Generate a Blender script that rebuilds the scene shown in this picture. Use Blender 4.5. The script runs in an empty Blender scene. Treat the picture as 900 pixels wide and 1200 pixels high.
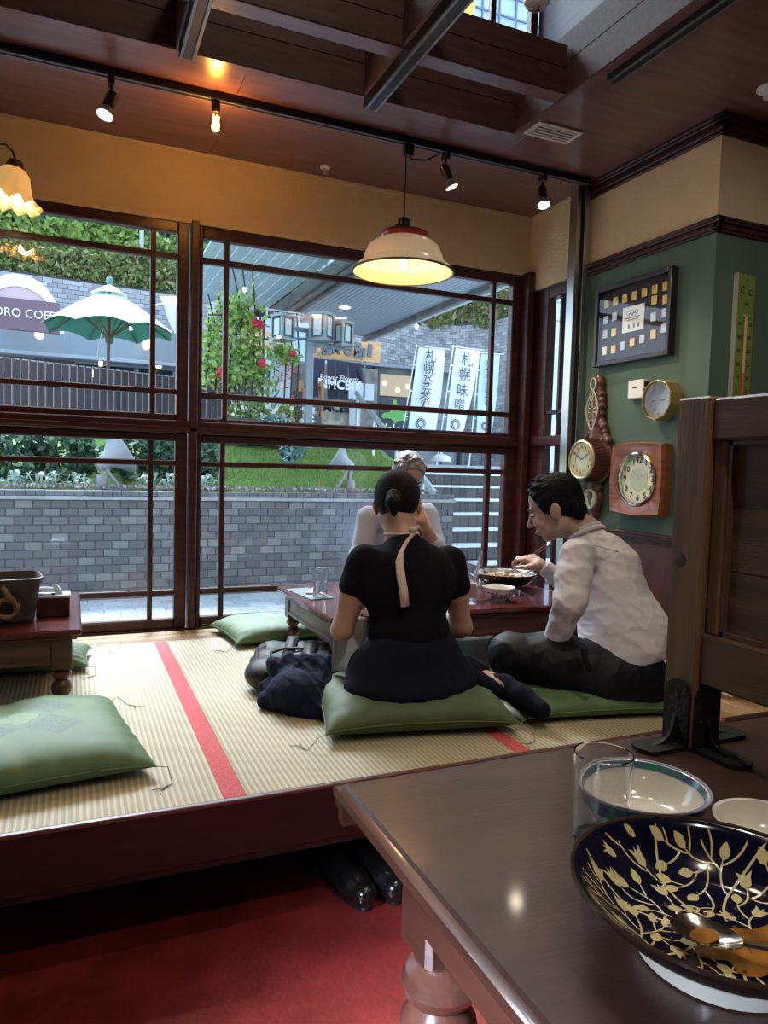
import bpy, math, random
import numpy as np
from mathutils import Vector, Matrix
random.seed(7)
C = bpy.context.scene.collection
SC = bpy.context.scene
# ------------------------------------------------------------------ camera
F = 840.7; YAW, PIT, ROL = math.radians(23.5286), math.radians(-3.4763), math.radians(1.57105)
CAM = Vector((0, 0, 1.19))
_f = Vector((math.sin(YAW)*math.cos(PIT), math.cos(YAW)*math.cos(PIT), math.sin(PIT)))
_r = Vector((math.cos(YAW), -math.sin(YAW), 0)); _u = _r.cross(_f)
_r2 = _r*math.cos(ROL) + _u*math.sin(ROL); _u2 = -_r*math.sin(ROL) + _u*math.cos(ROL)
cam = bpy.data.cameras.new('camera'); co = bpy.data.objects.new('camera', cam); C.objects.link(co)
co.matrix_world = Matrix(((_r2.x, _u2.x, -_f.x, CAM.x), (_r2.y, _u2.y, -_f.y, CAM.y), (_r2.z, _u2.z, -_f.z, CAM.z), (0, 0, 0, 1)))
cam.sensor_fit = 'VERTICAL'; cam.sensor_height = 36; cam.lens = F/1200*36
cam.clip_start = .02; cam.clip_end = 300
SC.camera = co
# ------------------------------------------------------------------ world, sun, exposure
SC.view_settings.view_transform = 'Standard'; SC.view_settings.look = 'None'
SC.view_settings.gamma = 1; SC.view_settings.use_curve_mapping = False
SC.view_settings.exposure = 1.2
w = bpy.data.worlds.new('world'); SC.world = w; w.use_nodes = True
wn = w.node_tree.nodes; wl = w.node_tree.links; wn.clear()
wo = wn.new('ShaderNodeOutputWorld'); wb = wn.new('ShaderNodeBackground'); wl.new(wb.outputs[0], wo.inputs[0])
wc = wn.new('ShaderNodeTexCoord'); ws = wn.new('ShaderNodeSeparateXYZ'); wl.new(wc.outputs['Generated'], ws.inputs[0])
wr = wn.new('ShaderNodeValToRGB'); wl.new(ws.outputs['Z'], wr.inputs[0]); wl.new(wr.outputs[0], wb.inputs[0])
wr.color_ramp.elements[0].color = (.72, .84, 1, 1); wr.color_ramp.elements[1].color = (.42, .64, 1, 1)
wb.inputs[1].default_value = 1.5
def sun(name, energy, angle, direction, color):
    l = bpy.data.lights.new(name, 'SUN'); l.energy = energy; l.angle = math.radians(angle); l.color = color
    o = bpy.data.objects.new(name, l); C.objects.link(o); o.location = (0, 8, 9)
    o.rotation_euler = Vector(direction).to_track_quat('-Z', 'Y').to_euler(); return o
sun('sun', 8.0, 34, (-.05, -.72, -.80), (.86, .93, 1))
def area(name, loc, size, energy, color, direction=(0, 0, -1), sy=None):
    l = bpy.data.lights.new(name, 'AREA'); l.energy = energy; l.color = color; l.size = size
    if sy: l.shape = 'RECTANGLE'; l.size_y = sy
    o = bpy.data.objects.new(name, l); C.objects.link(o); o.location = loc
    o.rotation_euler = Vector(direction).to_track_quat('-Z', 'Y').to_euler(); return o
def point(name, loc, r, energy, color):
    l = bpy.data.lights.new(name, 'POINT'); l.energy = energy; l.color = color; l.shadow_soft_size = r
    o = bpy.data.objects.new(name, l); C.objects.link(o); o.location = loc; return o
def spot(name, loc, d, energy, color, deg=60, r=.03, blend=.6):
    l = bpy.data.lights.new(name, 'SPOT'); l.energy = energy; l.color = color; l.shadow_soft_size = r
    l.spot_size = math.radians(deg); l.spot_blend = blend
    o = bpy.data.objects.new(name, l); C.objects.link(o); o.location = loc
    o.rotation_euler = Vector(d).to_track_quat('-Z', 'Y').to_euler(); return o
# unseen fill spots added behind the camera to brighten the dining room
for dx, dy, e in ((-1.2, -.9, 1.5), (.6, -1.2, 1.5), (2.2, -.8, 3), (3.3, .6, 6)):
    spot('room_fill_spot', (dx, dy, 2.68), (.05, .35, -1), e, (1, .92, .82), 165, .02, .8)
area('left_fill_light', (-2.9, -.6, 1.3), 1.6, 2.0, (.75, .86, 1), (1, .25, -.15), 2.0)  # unseen area light added as cool fill from the left
spot('front_fill_spot', (.75, .25, 2.68), (.02, .12, -1), 20, (1, .86, .68), 110, .02, .7)  # unseen warm spot added to brighten the foreground table and bowls
spot('front_fill_spot', (1.35, 1.25, 2.68), (.3, .35, -1), 18, (1, .86, .68), 140, .02, .8)  # second added spot, brightens the partition and right wall
point('upper_fill_light', (.75, 1.5, 3.7), .12, 8, (1, .80, .58))  # unseen point light added above the opening to brighten the right upper wall
fl = area('doorway_daylight', (-2.6, -.9, 2.0), 1.0, 12, (.72, .82, 1), (2.95, 1.65, -2.0), .9); fl.data.spread = math.radians(11)
# ------------------------------------------------------------------ pixel -> world (900x1200 frame)
def ray(px, py): return _f + _r2*((px-450)/F) + _u2*((600-py)/F)
def at_y(px, py, y): r = ray(px, py); return CAM + r*(y/r.y)
def at_z(px, py, z): r = ray(px, py); return CAM + r*((z-CAM.z)/r.z)
def at_x(px, py, x): r = ray(px, py); return CAM + r*(x/r.x)
def at_d(px, py, d): return CAM + ray(px, py)*d
PZ = .354; WY = 3.7; CZ = 2.71; XR = 2.52
# ------------------------------------------------------------------ materials
def node_mat(name):
    m = bpy.data.materials.new(name); m.use_nodes = True
    return m, m.node_tree.nodes, m.node_tree.links, m.node_tree.nodes['Principled BSDF']
def mat(name, col, rough=.6, metal=0, var=0, vscale=6, stretch=(1, 1, 1), col2=None, bump=0, bscale=60, spec=None, trans=0, emit=None, estr=0, sheen=0, coat=0, sub=0):
    m, n, l, b = node_mat(name)
    c = tuple(col)+(1,)
    b.inputs['Base Color'].default_value = c; b.inputs['Roughness'].default_value = rough; b.inputs['Metallic'].default_value = metal
    if spec is not None: b.inputs['Specular IOR Level'].default_value = spec
    if trans: b.inputs['Transmission Weight'].default_value = trans; b.inputs['IOR'].default_value = 1.45
    if emit: b.inputs['Emission Color'].default_value = tuple(emit)+(1,); b.inputs['Emission Strength'].default_value = estr
    if sheen: b.inputs['Sheen Weight'].default_value = sheen; b.inputs['Sheen Roughness'].default_value = .5
    if coat: b.inputs['Coat Weight'].default_value = coat; b.inputs['Coat Roughness'].default_value = .08
    if sub: b.inputs['Subsurface Weight'].default_value = sub; b.inputs['Subsurface Radius'].default_value = (.02, .008, .004); b.inputs['Subsurface Scale'].default_value = 1
    tc = n.new('ShaderNodeTexCoord'); mp = n.new('ShaderNodeMapping'); l.new(tc.outputs['Object'], mp.inputs[0]); mp.inputs['Scale'].default_value = stretch
    if var or col2:
        t = n.new('ShaderNodeTexNoise'); t.inputs['Scale'].default_value = vscale; t.inputs['Detail'].default_value = 6; l.new(mp.outputs[0], t.inputs['Vector'])
        r = n.new('ShaderNodeValToRGB'); l.new(t.outputs['Fac'], r.inputs[0])
        r.color_ramp.elements[0].position = .34; r.color_ramp.elements[1].position = .66
        r.color_ramp.elements[0].color = c if col2 else tuple(max(0, x*(1-var)) for x in col)+(1,)
        r.color_ramp.elements[1].color = tuple(col2)+(1,) if col2 else tuple(min(1, x*(1+var)) for x in col)+(1,)
        l.new(r.outputs[0], b.inputs['Base Color'])
    if bump:
        t2 = n.new('ShaderNodeTexNoise'); t2.inputs['Scale'].default_value = bscale; t2.inputs['Detail'].default_value = 4; l.new(mp.outputs[0], t2.inputs['Vector'])
        bp = n.new('ShaderNodeBump'); bp.inputs['Strength'].default_value = bump; bp.inputs['Distance'].default_value = .01
        l.new(t2.outputs['Fac'], bp.inputs['Height']); l.new(bp.outputs[0], b.inputs['Normal'])
    return m
def piece_mat(name, cols, rough=.8, bump=.3, bscale=80):
    """colour picked per object (Object Info random), so alike pieces differ"""
    m, n, l, b = node_mat(name); oi = n.new('ShaderNodeObjectInfo'); r = n.new('ShaderNodeValToRGB'); l.new(oi.outputs['Random'], r.inputs[0])
    while len(r.color_ramp.elements) < len(cols): r.color_ramp.elements.new(.5)
    for i, c in enumerate(cols):
        r.color_ramp.elements[i].position = i/len(cols); r.color_ramp.elements[i].color = tuple(c)+(1,)
    r.color_ramp.interpolation = 'CONSTANT'
    b.inputs['Roughness'].default_value = rough
    tc = n.new('ShaderNodeTexCoord'); t = n.new('ShaderNodeTexNoise'); t.inputs['Scale'].default_value = bscale; l.new(tc.outputs['Object'], t.inputs['Vector'])
    mx = n.new('ShaderNodeMixRGB'); mx.blend_type = 'MULTIPLY'; mx.inputs[0].default_value = .5; l.new(r.outputs[0], mx.inputs[1]); l.new(t.outputs['Fac'], mx.inputs[2]); l.new(mx.outputs[0], b.inputs['Base Color'])
    bp = n.new('ShaderNodeBump'); bp.inputs['Strength'].default_value = bump; bp.inputs['Distance'].default_value = .005; l.new(t.outputs['Fac'], bp.inputs['Height']); l.new(bp.outputs[0], b.inputs['Normal'])
    return m
def island_mat(name, cols, rough=.8, transl=0):
    """colour picked per mesh island, for joined small pieces"""
    m, n, l, b = node_mat(name); g = n.new('ShaderNodeNewGeometry'); r = n.new('ShaderNodeValToRGB'); l.new(g.outputs['Random Per Island'], r.inputs[0])
    while len(r.color_ramp.elements) < len(cols): r.color_ramp.elements.new(.5)
    for i, c in enumerate(cols):
        r.color_ramp.elements[i].position = i/max(1, len(cols)-1); r.color_ramp.elements[i].color = tuple(c)+(1,)
    l.new(r.outputs[0], b.inputs['Base Color']); b.inputs['Roughness'].default_value = rough
    if transl:
        o = [q for q in n if q.type == 'OUTPUT_MATERIAL'][0]; t = n.new('ShaderNodeBsdfTranslucent'); mx = n.new('ShaderNodeMixShader'); mx.inputs[0].default_value = transl
        l.new(r.outputs[0], t.inputs[0]); l.new(b.outputs[0], mx.inputs[1]); l.new(t.outputs[0], mx.inputs[2]); l.new(mx.outputs[0], o.inputs[0])
    return m
def glass_pane_mat(name, tint, refl=.075):
    m = bpy.data.materials.new(name); m.use_nodes = True; n = m.node_tree.nodes; l = m.node_tree.links; n.clear()
    o = n.new('ShaderNodeOutputMaterial'); mx = n.new('ShaderNodeMixShader'); t = n.new('ShaderNodeBsdfTransparent'); g = n.new('ShaderNodeBsdfGlossy')
    t.inputs[0].default_value = tuple(tint)+(1,); g.inputs['Roughness'].default_value = .01; g.inputs[0].default_value = (.9, .95, 1, 1)
    ge = n.new('ShaderNodeNewGeometry'); dt = n.new('ShaderNodeVectorMath'); dt.operation = 'DOT_PRODUCT'; l.new(ge.outputs['Normal'], dt.inputs[0]); l.new(ge.outputs['Incoming'], dt.inputs[1])
    def mm(op, a, b=None):
        q = n.new('ShaderNodeMath'); q.operation = op
        for i, v in enumerate((a, b)):
            if v is None: continue
            if isinstance(v, (int, float)): q.inputs[i].default_value = v
            else: l.new(v, q.inputs[i])
        return q.outputs[0]
    c_ = mm('SUBTRACT', 1, mm('ABSOLUTE', dt.outputs['Value'])); l.new(mm('ADD', refl, mm('MULTIPLY', 1-refl, mm('POWER', c_, 5))), mx.inputs[0])
    l.new(t.outputs[0], mx.inputs[1]); l.new(g.outputs[0], mx.inputs[2]); l.new(mx.outputs[0], o.inputs[0]); return m
# ------------------------------------------------------------------ mesh builder
class MB:
    def __init__(s, M=None): s.v = []; s.f = []; s.M = M or Matrix(); s.uv = None
    def add(s, vs, fs):
        k = len(s.v); M = s.M
        s.v += [tuple(M @ Vector(p)) for p in vs]; s.f += [tuple(i+k for i in f) for f in fs]; return s
    def box(s, c, d, rz=0, ch=0, R=None):
        hx, hy, hz = d[0]/2, d[1]/2, d[2]/2
        Q = R or Matrix.Rotation(rz, 3, 'Z'); c = Vector(c)
        if ch <= 0:
            vs = [c + Q @ Vector((x*hx, y*hy, z*hz)) for x in (-1, 1) for y in (-1, 1) for z in (-1, 1)]
            return s.add(vs, [(0, 1, 3, 2), (4, 6, 7, 5), (0, 4, 5, 1), (2, 3, 7, 6), (0, 2, 6, 4), (1, 5, 7, 3)])
        ch = min(ch, hx*.9, hy*.9, hz*.9)
        vs = []
        for x in (-1, 1):
            for y in (-1, 1):
                for z in (-1, 1):
                    vs += [c+Q@Vector((x*hx, y*(hy-ch), z*(hz-ch))), c+Q@Vector((x*(hx-ch), y*hy, z*(hz-ch))), c+Q@Vector((x*(hx-ch), y*(hy-ch), z*hz))]
        I = lambda x, y, z, a: ((x*4+y*2+z)*3+a)
        fs = []
        for a in range(3):
            for q in (0, 1):
                o = [b for b in range(3) if b != a]; L = []
                for (p, r) in ((0, 0), (1, 0), (1, 1), (0, 1)):
                    t = [0, 0, 0]; t[a] = q; t[o[0]] = p; t[o[1]] = r; L.append(I(*t, a))
                flip = (q == 1) ^ (a == 1)
                fs.append(tuple(L if flip else L[::-1]))
        for a in range(3):
            o = [b for b in range(3) if b != a]
            for p in (0, 1):
                for r in (0, 1):
                    t0 = [0, 0, 0]; t0[o[0]] = p; t0[o[1]] = r; t1 = list(t0); t1[a] = 1
                    fs.append((I(*t0, o[0]), I(*t1, o[0]), I(*t1, o[1]), I(*t0, o[1])))
        for x in (0, 1):
            for y in (0, 1):
                for z in (0, 1): fs.append((I(x, y, z, 0), I(x, y, z, 1), I(x, y, z, 2)))
        return s.add(vs, fs)
    def bb(s, a, b, ch=0):
        return s.box([(a[i]+b[i])/2 for i in range(3)], [abs(b[i]-a[i]) for i in range(3)], 0, ch)
    def bar(s, a, b, w, h=None, up=(0, 0, 1), ch=0):
        a, b = Vector(a), Vector(b); d = b-a; L = d.length; d.normalize(); u = Vector(up)
        if abs(d.dot(u)) > .98: u = Vector((1, 0, 0))
        x = d.cross(u).normalized(); z = x.cross(d)
        R = Matrix((x, d, z)).transposed()
        return s.box((a+b)/2, (w, L, h or w), R=R, ch=ch)
    def tube(s, pts, r, n=8, cap=True):
        pts = [Vector(p) for p in pts]; rs = r if isinstance(r, (list, tuple)) else [r]*len(pts)
        vs = []; fs = []; px = None
        for i, p in enumerate(pts):
            d = (pts[min(i+1, len(pts)-1)]-pts[max(i-1, 0)]).normalized()
            if px is None:
                px = d.orthogonal().normalized()
            px = (px - d*px.dot(d)).normalized(); py = d.cross(px)
            for k in range(n):
                a = 2*math.pi*k/n; vs.append(p + px*(math.cos(a)*rs[i]) + py*(math.sin(a)*rs[i]))
        for i in range(len(pts)-1):
            for k in range(n): fs.append((i*n+k, i*n+(k+1) % n, (i+1)*n+(k+1) % n, (i+1)*n+k))
        if cap: fs.append(tuple(range(n))[::-1]); fs.append(tuple((len(pts)-1)*n+k for k in range(n)))
        return s.add(vs, fs)
    def lathe(s, prof, n=32, c=(0, 0, 0), R=None, closed=False, sq=None, c0=1, c1=1):
        """prof [(r,z)...] round z; sq: optional function angle->radius factor"""
        c = Vector(c); vs = []; fs = []
        for (r, z) in prof:
            for k in range(n):
                a = 2*math.pi*k/n; g = sq(a, z) if sq else 1
                p = Vector((math.cos(a)*r*g, math.sin(a)*r*g, z)); vs.append(c + (R @ p if R else p))
        m = len(prof)
        if m == 2 and prof[0][0] < .003 and abs(prof[0][1]-prof[1][1]) < .003: c1 = 0
        for i in range(m-1):
            for k in range(n): fs.append((i*n+k, i*n+(k+1) % n, (i+1)*n+(k+1) % n, (i+1)*n+k))
        if closed:
            for k in range(n): fs.append(((m-1)*n+k, (m-1)*n+(k+1) % n, (k+1) % n, k))
        else:
            if c0 and prof[0][0] > 1e-5: fs.append(tuple(range(n))[::-1])
            if c1 and prof[-1][0] > 1e-5: fs.append(tuple((m-1)*n+k for k in range(n)))
        return s.add(vs, fs)
    def prism(s, poly, a, b, axis='y', c=(0, 0, 0)):
        """polygon in 2D extruded a..b. axis y: poly=(x,z); axis z: poly=(x,y); axis x: poly=(y,z)"""
        def P(p, t):
            return {'y': (p[0], t, p[1]), 'z': (p[0], p[1], t), 'x': (t, p[0], p[1])}[axis]
        n = len(poly); vs = [Vector(P(p, a))+Vector(c) for p in poly]+[Vector(P(p, b))+Vector(c) for p in poly]
        fs = [tuple(range(n))[::-1], tuple(range(n, 2*n))]+[(k, (k+1) % n, n+(k+1) % n, n+k) for k in range(n)]
        return s.add(vs, fs)
    def quad(s, a, b, c, d): return s.add([a, b, c, d], [(0, 1, 2, 3)])
    def ball(s, c, r, n=12, sc=(1, 1, 1)):
        prof = [(max(1e-6, math.sin(math.pi*i/n))*1.0, -math.cos(math.pi*i/n)) for i in range(n+1)]
        vs = []; fs = []; m = n+4
        for (q, z) in prof:
            for k in range(m):
                a = 2*math.pi*k/m; vs.append((c[0]+r*sc[0]*q*math.cos(a), c[1]+r*sc[1]*q*math.sin(a), c[2]+r*sc[2]*z))
        for i in range(n):
            for k in range(m): fs.append((i*m+k, i*m+(k+1) % m, (i+1)*m+(k+1) % m, (i+1)*m+k))
        return s.add(vs, fs)
    def mesh(s, name, smooth=35):
        me = bpy.data.meshes.new(name); me.from_pydata(s.v, [], s.f); me.validate(clean_customdata=False)
        if smooth: me.shade_smooth(); me.set_sharp_from_angle(angle=math.radians(smooth))
        return me
def fix_normals(me):
    import bmesh
    bm = bmesh.new(); bm.from_mesh(me); bmesh.ops.recalc_face_normals(bm, faces=bm.faces); bm.to_mesh(me); bm.free()
def link(name, me, m, parent=None, fix=True, smooth=35):
    if isinstance(me, MB): me = me.mesh(name, smooth); fix and fix_normals(me)
    if m and not me.materials: me.materials.append(m)
    o = bpy.data.objects.new(name, me); C.objects.link(o)
    if parent is not None:
        o.parent = parent; o.matrix_parent_inverse = WM(parent).inverted()
    return o
_wm = {}
def WM(o): return _wm.get(o.name, Matrix())
def tag(o, label=None, cat=None, group=None, kind=None):
    if label: o['label'] = label
    if cat: o['category'] = cat
    if group: o['group'] = group
    if kind: o['kind'] = kind
    return o
def thing(name, label, cat, loc=(0, 0, 0), group=None, kind=None):
    o = bpy.data.objects.new(name, None); C.objects.link(o); o.location = loc; o.empty_display_size = .05
    _wm[o.name] = Matrix.Translation(Vector(loc)); return tag(o, label, cat, group, kind)
def struct(name, mb, m, label=None, parent=None, smooth=35):
    o = link(name, mb, m, parent, smooth=smooth)
    if parent is None: tag(o, label, None, None, 'structure')
    return o
def text_mb(s, size, th=.002, R=None, c=(0, 0, 0), align='CENTER', sx=1, font_shear=0, bold=0, spacing=1):
    cu = bpy.data.curves.new('t', 'FONT'); cu.body = s; cu.size = size; cu.extrude = th; cu.align_x = align; cu.align_y = 'CENTER'; cu.shear = font_shear; cu.offset = bold; cu.space_line = spacing; cu.resolution_u = 3
    o = bpy.data.objects.new('t', cu); C.objects.link(o); bpy.context.view_layer.update()
    dg = bpy.context.evaluated_depsgraph_get(); me = bpy.data.meshes.new_from_object(o.evaluated_get(dg))
    M = Matrix.Translation(Vector(c)) @ (R.to_4x4() if R else Matrix()) @ Matrix.Diagonal((sx, 1, 1, 1))
    mb = MB(M); mb.add([v.co for v in me.vertices], [tuple(p.vertices) for p in me.polygons])
    bpy.data.objects.remove(o); bpy.data.curves.remove(cu); bpy.data.meshes.remove(me); return mb
def frame_R(x, z):
    """rotation whose local x,z map to given world vectors (text faces local +z)"""
    x = Vector(x).normalized(); z = Vector(z).normalized(); y = z.cross(x).normalized(); x = y.cross(z)
    return Matrix((x, y, z)).transposed()
R_SOUTH = frame_R((1, 0, 0), (0, -1, 0))      # text readable when looking towards +y
R_WEST = frame_R((0, -1, 0), (-1, 0, 0))      # readable when looking towards +x
def RT(c, rz=0): return Matrix.Translation(Vector(c)) @ Matrix.Rotation(rz, 4, 'Z')
# ------------------------------------------------------------------ implicit surfaces (smooth unions -> surface nets)
class SDF:
    def __init__(s, k=.02): s.p = []; s.k = k; s.cut = []; s.sub = []; s.disp = None
    def cap(s, a, b, ra, rb=None, k=None): s.p.append(('c', np.array(a, float), np.array(b, float), ra, ra if rb is None else rb, k)); return s
    def chain(s, pts, rs, k=None):
        for i in range(len(pts)-1): s.cap(pts[i], pts[i+1], rs[i], rs[i+1], k)
        return s
    def ell(s, c, r, R=None, k=None): s.p.append(('e', np.array(c, float), np.array(r, float), np.array(R if R is not None else np.eye(3), float), k)); return s
    def plane(s, c, n): n = np.array(n, float); s.cut.append((np.array(c, float), n/np.linalg.norm(n))); return s   # keeps the side n points away from
    def hole(s, a, b, r, ex=1): s.sub.append((np.array(a, float), np.array(b, float), r)); return s
    def bounds(s, q):
        if q[0] == 'c':
            r = max(q[3], q[4]); return np.minimum(q[1], q[2])-r, np.maximum(q[1], q[2])+r
        r = np.max(q[2]); return q[1]-r, q[1]+r
    def build(s, h, name='m'):
        B = [s.bounds(q) for q in s.p]; pad = .03+s.k
        lo = np.min([b[0] for b in B], 0)-pad; hi = np.max([b[1] for b in B], 0)+pad
        n = np.ceil((hi-lo)/h).astype(int)+1
        ax = [lo[i]+h*np.arange(n[i]) for i in range(3)]
        D = np.full(n, .08, np.float32)
        for q, b in zip(s.p, B):
            m = pad+.02
            sl = []; loc = []
            for i in range(3):
                i0 = max(0, int((b[0][i]-m-lo[i])/h)); i1 = min(n[i], int((b[1][i]+m-lo[i])/h)+2); sl.append(slice(i0, i1)); loc.append(ax[i][i0:i1])
            X, Y, Z = np.meshgrid(*loc, indexing='ij', sparse=True)
            if q[0] == 'c':
                a, e, ra, rb = q[1], q[2], q[3], q[4]; d = e-a; L = max(1e-9, float(d@d))
                t = np.clip(((X-a[0])*d[0]+(Y-a[1])*d[1]+(Z-a[2])*d[2])/L, 0, 1)
                dd = np.sqrt((X-a[0]-t*d[0])**2+(Y-a[1]-t*d[1])**2+(Z-a[2]-t*d[2])**2)-(ra+(rb-ra)*t); k = q[5]
            else:
                c, r, R = q[1], q[2], q[3]; P = [X-c[0], Y-c[1], Z-c[2]]
                U = [P[0]*R[0][i]+P[1]*R[1][i]+P[2]*R[2][i] for i in range(3)]
                k0 = np.sqrt((U[0]/r[0])**2+(U[1]/r[1])**2+(U[2]/r[2])**2); k1 = np.sqrt((U[0]/r[0]**2)**2+(U[1]/r[1]**2)**2+(U[2]/r[2]**2)**2)
                dd = k0*(k0-1)/np.maximum(k1, 1e-6); k = q[4]
            k = s.k if k is None else k
            A = D[tuple(sl)]; hh = np.clip(.5+.5*(A-dd)/k, 0, 1); D[tuple(sl)] = A+(dd-A)*hh-k*hh*(1-hh)
        X, Y, Z = np.meshgrid(*ax, indexing='ij', sparse=True)
        if s.disp: D += s.disp(X, Y, Z).astype(np.float32)
        for (c, nn) in s.cut: D = np.maximum(D, (X-c[0])*nn[0]+(Y-c[1])*nn[1]+(Z-c[2])*nn[2])
        for (a, e, r) in s.sub:
            d = e-a; t = np.clip(((X-a[0])*d[0]+(Y-a[1])*d[1]+(Z-a[2])*d[2])/float(d@d), 0, 1)
            D = np.maximum(D, r-np.sqrt((X-a[0]-t*d[0])**2+(Y-a[1]-t*d[1])**2+(Z-a[2]-t*d[2])**2)).astype(np.float32)
        S = D < 0
        cs = np.zeros(np.array(S.shape)-1, int)
        for dx in (0, 1):
            for dy in (0, 1):
                for dz in (0, 1): cs += S[dx:S.shape[0]-1+dx, dy:S.shape[1]-1+dy, dz:S.shape[2]-1+dz]
        act = (cs > 0) & (cs < 8); idx = -np.ones(act.shape, int); I = np.argwhere(act); idx[act] = np.arange(len(I))
        acc = np.zeros((len(I), 3)); cnt = np.zeros(len(I))
        for a in range(3):
            o = [b for b in range(3) if b != a]
            for p in (0, 1):
                for r in (0, 1):
                    off = np.zeros(3, int); off[o[0]] = p; off[o[1]] = r; e = np.zeros(3, int); e[a] = 1
                    A = I+off; Bq = A+e; da = D[A[:, 0], A[:, 1], A[:, 2]]; db = D[Bq[:, 0], Bq[:, 1], Bq[:, 2]]
                    mk = (da < 0) != (db < 0); t = np.where(mk, da/np.where(mk, da-db, 1), 0)
                    P = off[None, :]+e[None, :]*t[:, None]; acc[mk] += P[mk]; cnt[mk] += 1
        V = lo+h*(I+acc/cnt[:, None])
        Fs = []
        for a in range(3):
            o = [(a+1) % 3, (a+2) % 3]
            sl0 = [slice(None)]*3; sl1 = [slice(None)]*3; sl0[a] = slice(0, -1); sl1[a] = slice(1, None)
            S0, S1 = S[tuple(sl0)], S[tuple(sl1)]; E = np.argwhere(S0 != S1)
            ok = (E[:, o[0]] > 0) & (E[:, o[1]] > 0) & (E[:, o[0]] < S.shape[o[0]]-1) & (E[:, o[1]] < S.shape[o[1]]-1); E = E[ok]
            u = np.zeros(3, int); u[o[0]] = 1; v = np.zeros(3, int); v[o[1]] = 1
            q = [idx[tuple((E-u-v).T)], idx[tuple((E-v).T)], idx[tuple(E.T)], idx[tuple((E-u).T)]]
            Q = np.stack(q, 1); fl = S0[tuple(E.T)]; Q[~fl] = Q[~fl][:, ::-1]; Fs.append(Q)
        Q = np.concatenate(Fs)
        return V, Q
    def mesh(s, h, name='m', more=()):
        V, Q = s.build(h); 
        for (V2, Q2) in more: Q = np.concatenate([Q, Q2+len(V)]); V = np.concatenate([V, V2])
        me = bpy.data.meshes.new(name); me.vertices.add(len(V)); me.vertices.foreach_set('co', V.ravel())
        me.loops.add(Q.size); me.loops.foreach_set('vertex_index', Q.ravel().astype(np.int32)); me.polygons.add(len(Q))
        me.polygons.foreach_set('loop_start', np.arange(0, Q.size, 4, dtype=np.int32)); me.update(calc_edges=True); me.validate(); me.shade_smooth(); return me
def wrinkle(amp, freq, seed=0, dirs=None):
    rg = np.random.RandomState(seed); W = []
    for i in range(7):
        d = rg.normal(size=3) if dirs is None else np.array(dirs[i % len(dirs)])+rg.normal(size=3)*.25
        d = d/np.linalg.norm(d); W.append((d*freq*(.6+.9*rg.rand()), rg.rand()*6.28, rg.normal(size=3)*freq*.25, rg.rand()*6.28))
    def f(X, Y, Z):
        o = 0
        for d, p, e, q in W:
            a = np.sin(X*d[0]+Y*d[1]+Z*d[2]+p+1.3*np.sin(X*e[0]+Y*e[1]+Z*e[2]+q)); o = o+(1-np.abs(a))**2.0
        return (o/7-.33)*-amp
    return f
def leaf_cloud(mb, pts, size, aspect=1.0, seed=0, up=0.0):
    rg = np.random.RandomState(seed); n = len(pts)
    for i in range(n):
        a = rg.normal(size=3); a[2] += up; a /= np.linalg.norm(a); b = np.cross(a, rg.normal(size=3)); b /= np.linalg.norm(b)
        s_ = size*(.6+.8*rg.rand()); p = pts[i]; t = a*s_; q = b*s_*.5*aspect
        k = len(mb.v); mb.v += [tuple(p-t), tuple(p+q), tuple(p+t), tuple(p-q)]; mb.f.append((k, k+1, k+2, k+3))
# ================================================================== ROOM MATERIALS
M = {}
M['mahog'] = mat('mahogany', (.052, .013, .011), .34, var=.35, vscale=5, stretch=(1, 1, 9), bump=.08)
M['mahog_x'] = mat('mahogany_long', (.048, .013, .012), .32, var=.35, vscale=5, stretch=(1, 12, 12), bump=.06)
M['ceil'] = mat('ceiling_wood', (.155, .072, .066), .30, var=.22, vscale=3, stretch=(1, 8, 1), bump=.05, coat=.25)
M['beam'] = mat('beam_wood', (.070, .028, .025), .62, var=.3, vscale=4, stretch=(1, 12, 12), bump=.08)
M['yellow'] = mat('yellow_plaster', (.62, .50, .31), .85, var=.06, vscale=4, bump=.35, bscale=90)
M['cream'] = mat('cream_caulk', (.62, .52, .36), .8, var=.1, vscale=20)
M['green'] = mat('green_paint', (.075, .130, .098), .72, var=.05, vscale=3, bump=.12, bscale=200)
M['wains'] = mat('wainscot_wood', (.072, .022, .02), .4, var=.3, vscale=4, stretch=(9, 9, 1), bump=.08)
M['red'] = mat('red_floor', (.15, .018, .018), .30, var=.3, vscale=7, bump=.25, bscale=40)
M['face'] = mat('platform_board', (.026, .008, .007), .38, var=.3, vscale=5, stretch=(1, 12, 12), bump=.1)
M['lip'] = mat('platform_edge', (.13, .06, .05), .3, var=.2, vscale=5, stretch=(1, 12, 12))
M['steel'] = mat('brushed_steel', (.50, .50, .49), .32, 1, var=.12, vscale=8, stretch=(30, 30, .5))
M['black'] = mat('black_gap', (.01, .01, .01), .6)
M['blackm'] = mat('black_metal', (.014, .014, .016), .35, .3)
M['glass_pane'] = glass_pane_mat('window_glass', (.88, .93, .94))
M['strip'] = piece_mat('floor_plank_wood', [(.52, .34, .17), (.46, .28, .13), (.58, .40, .21), (.40, .24, .11)], .35, .1, 25)
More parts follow.
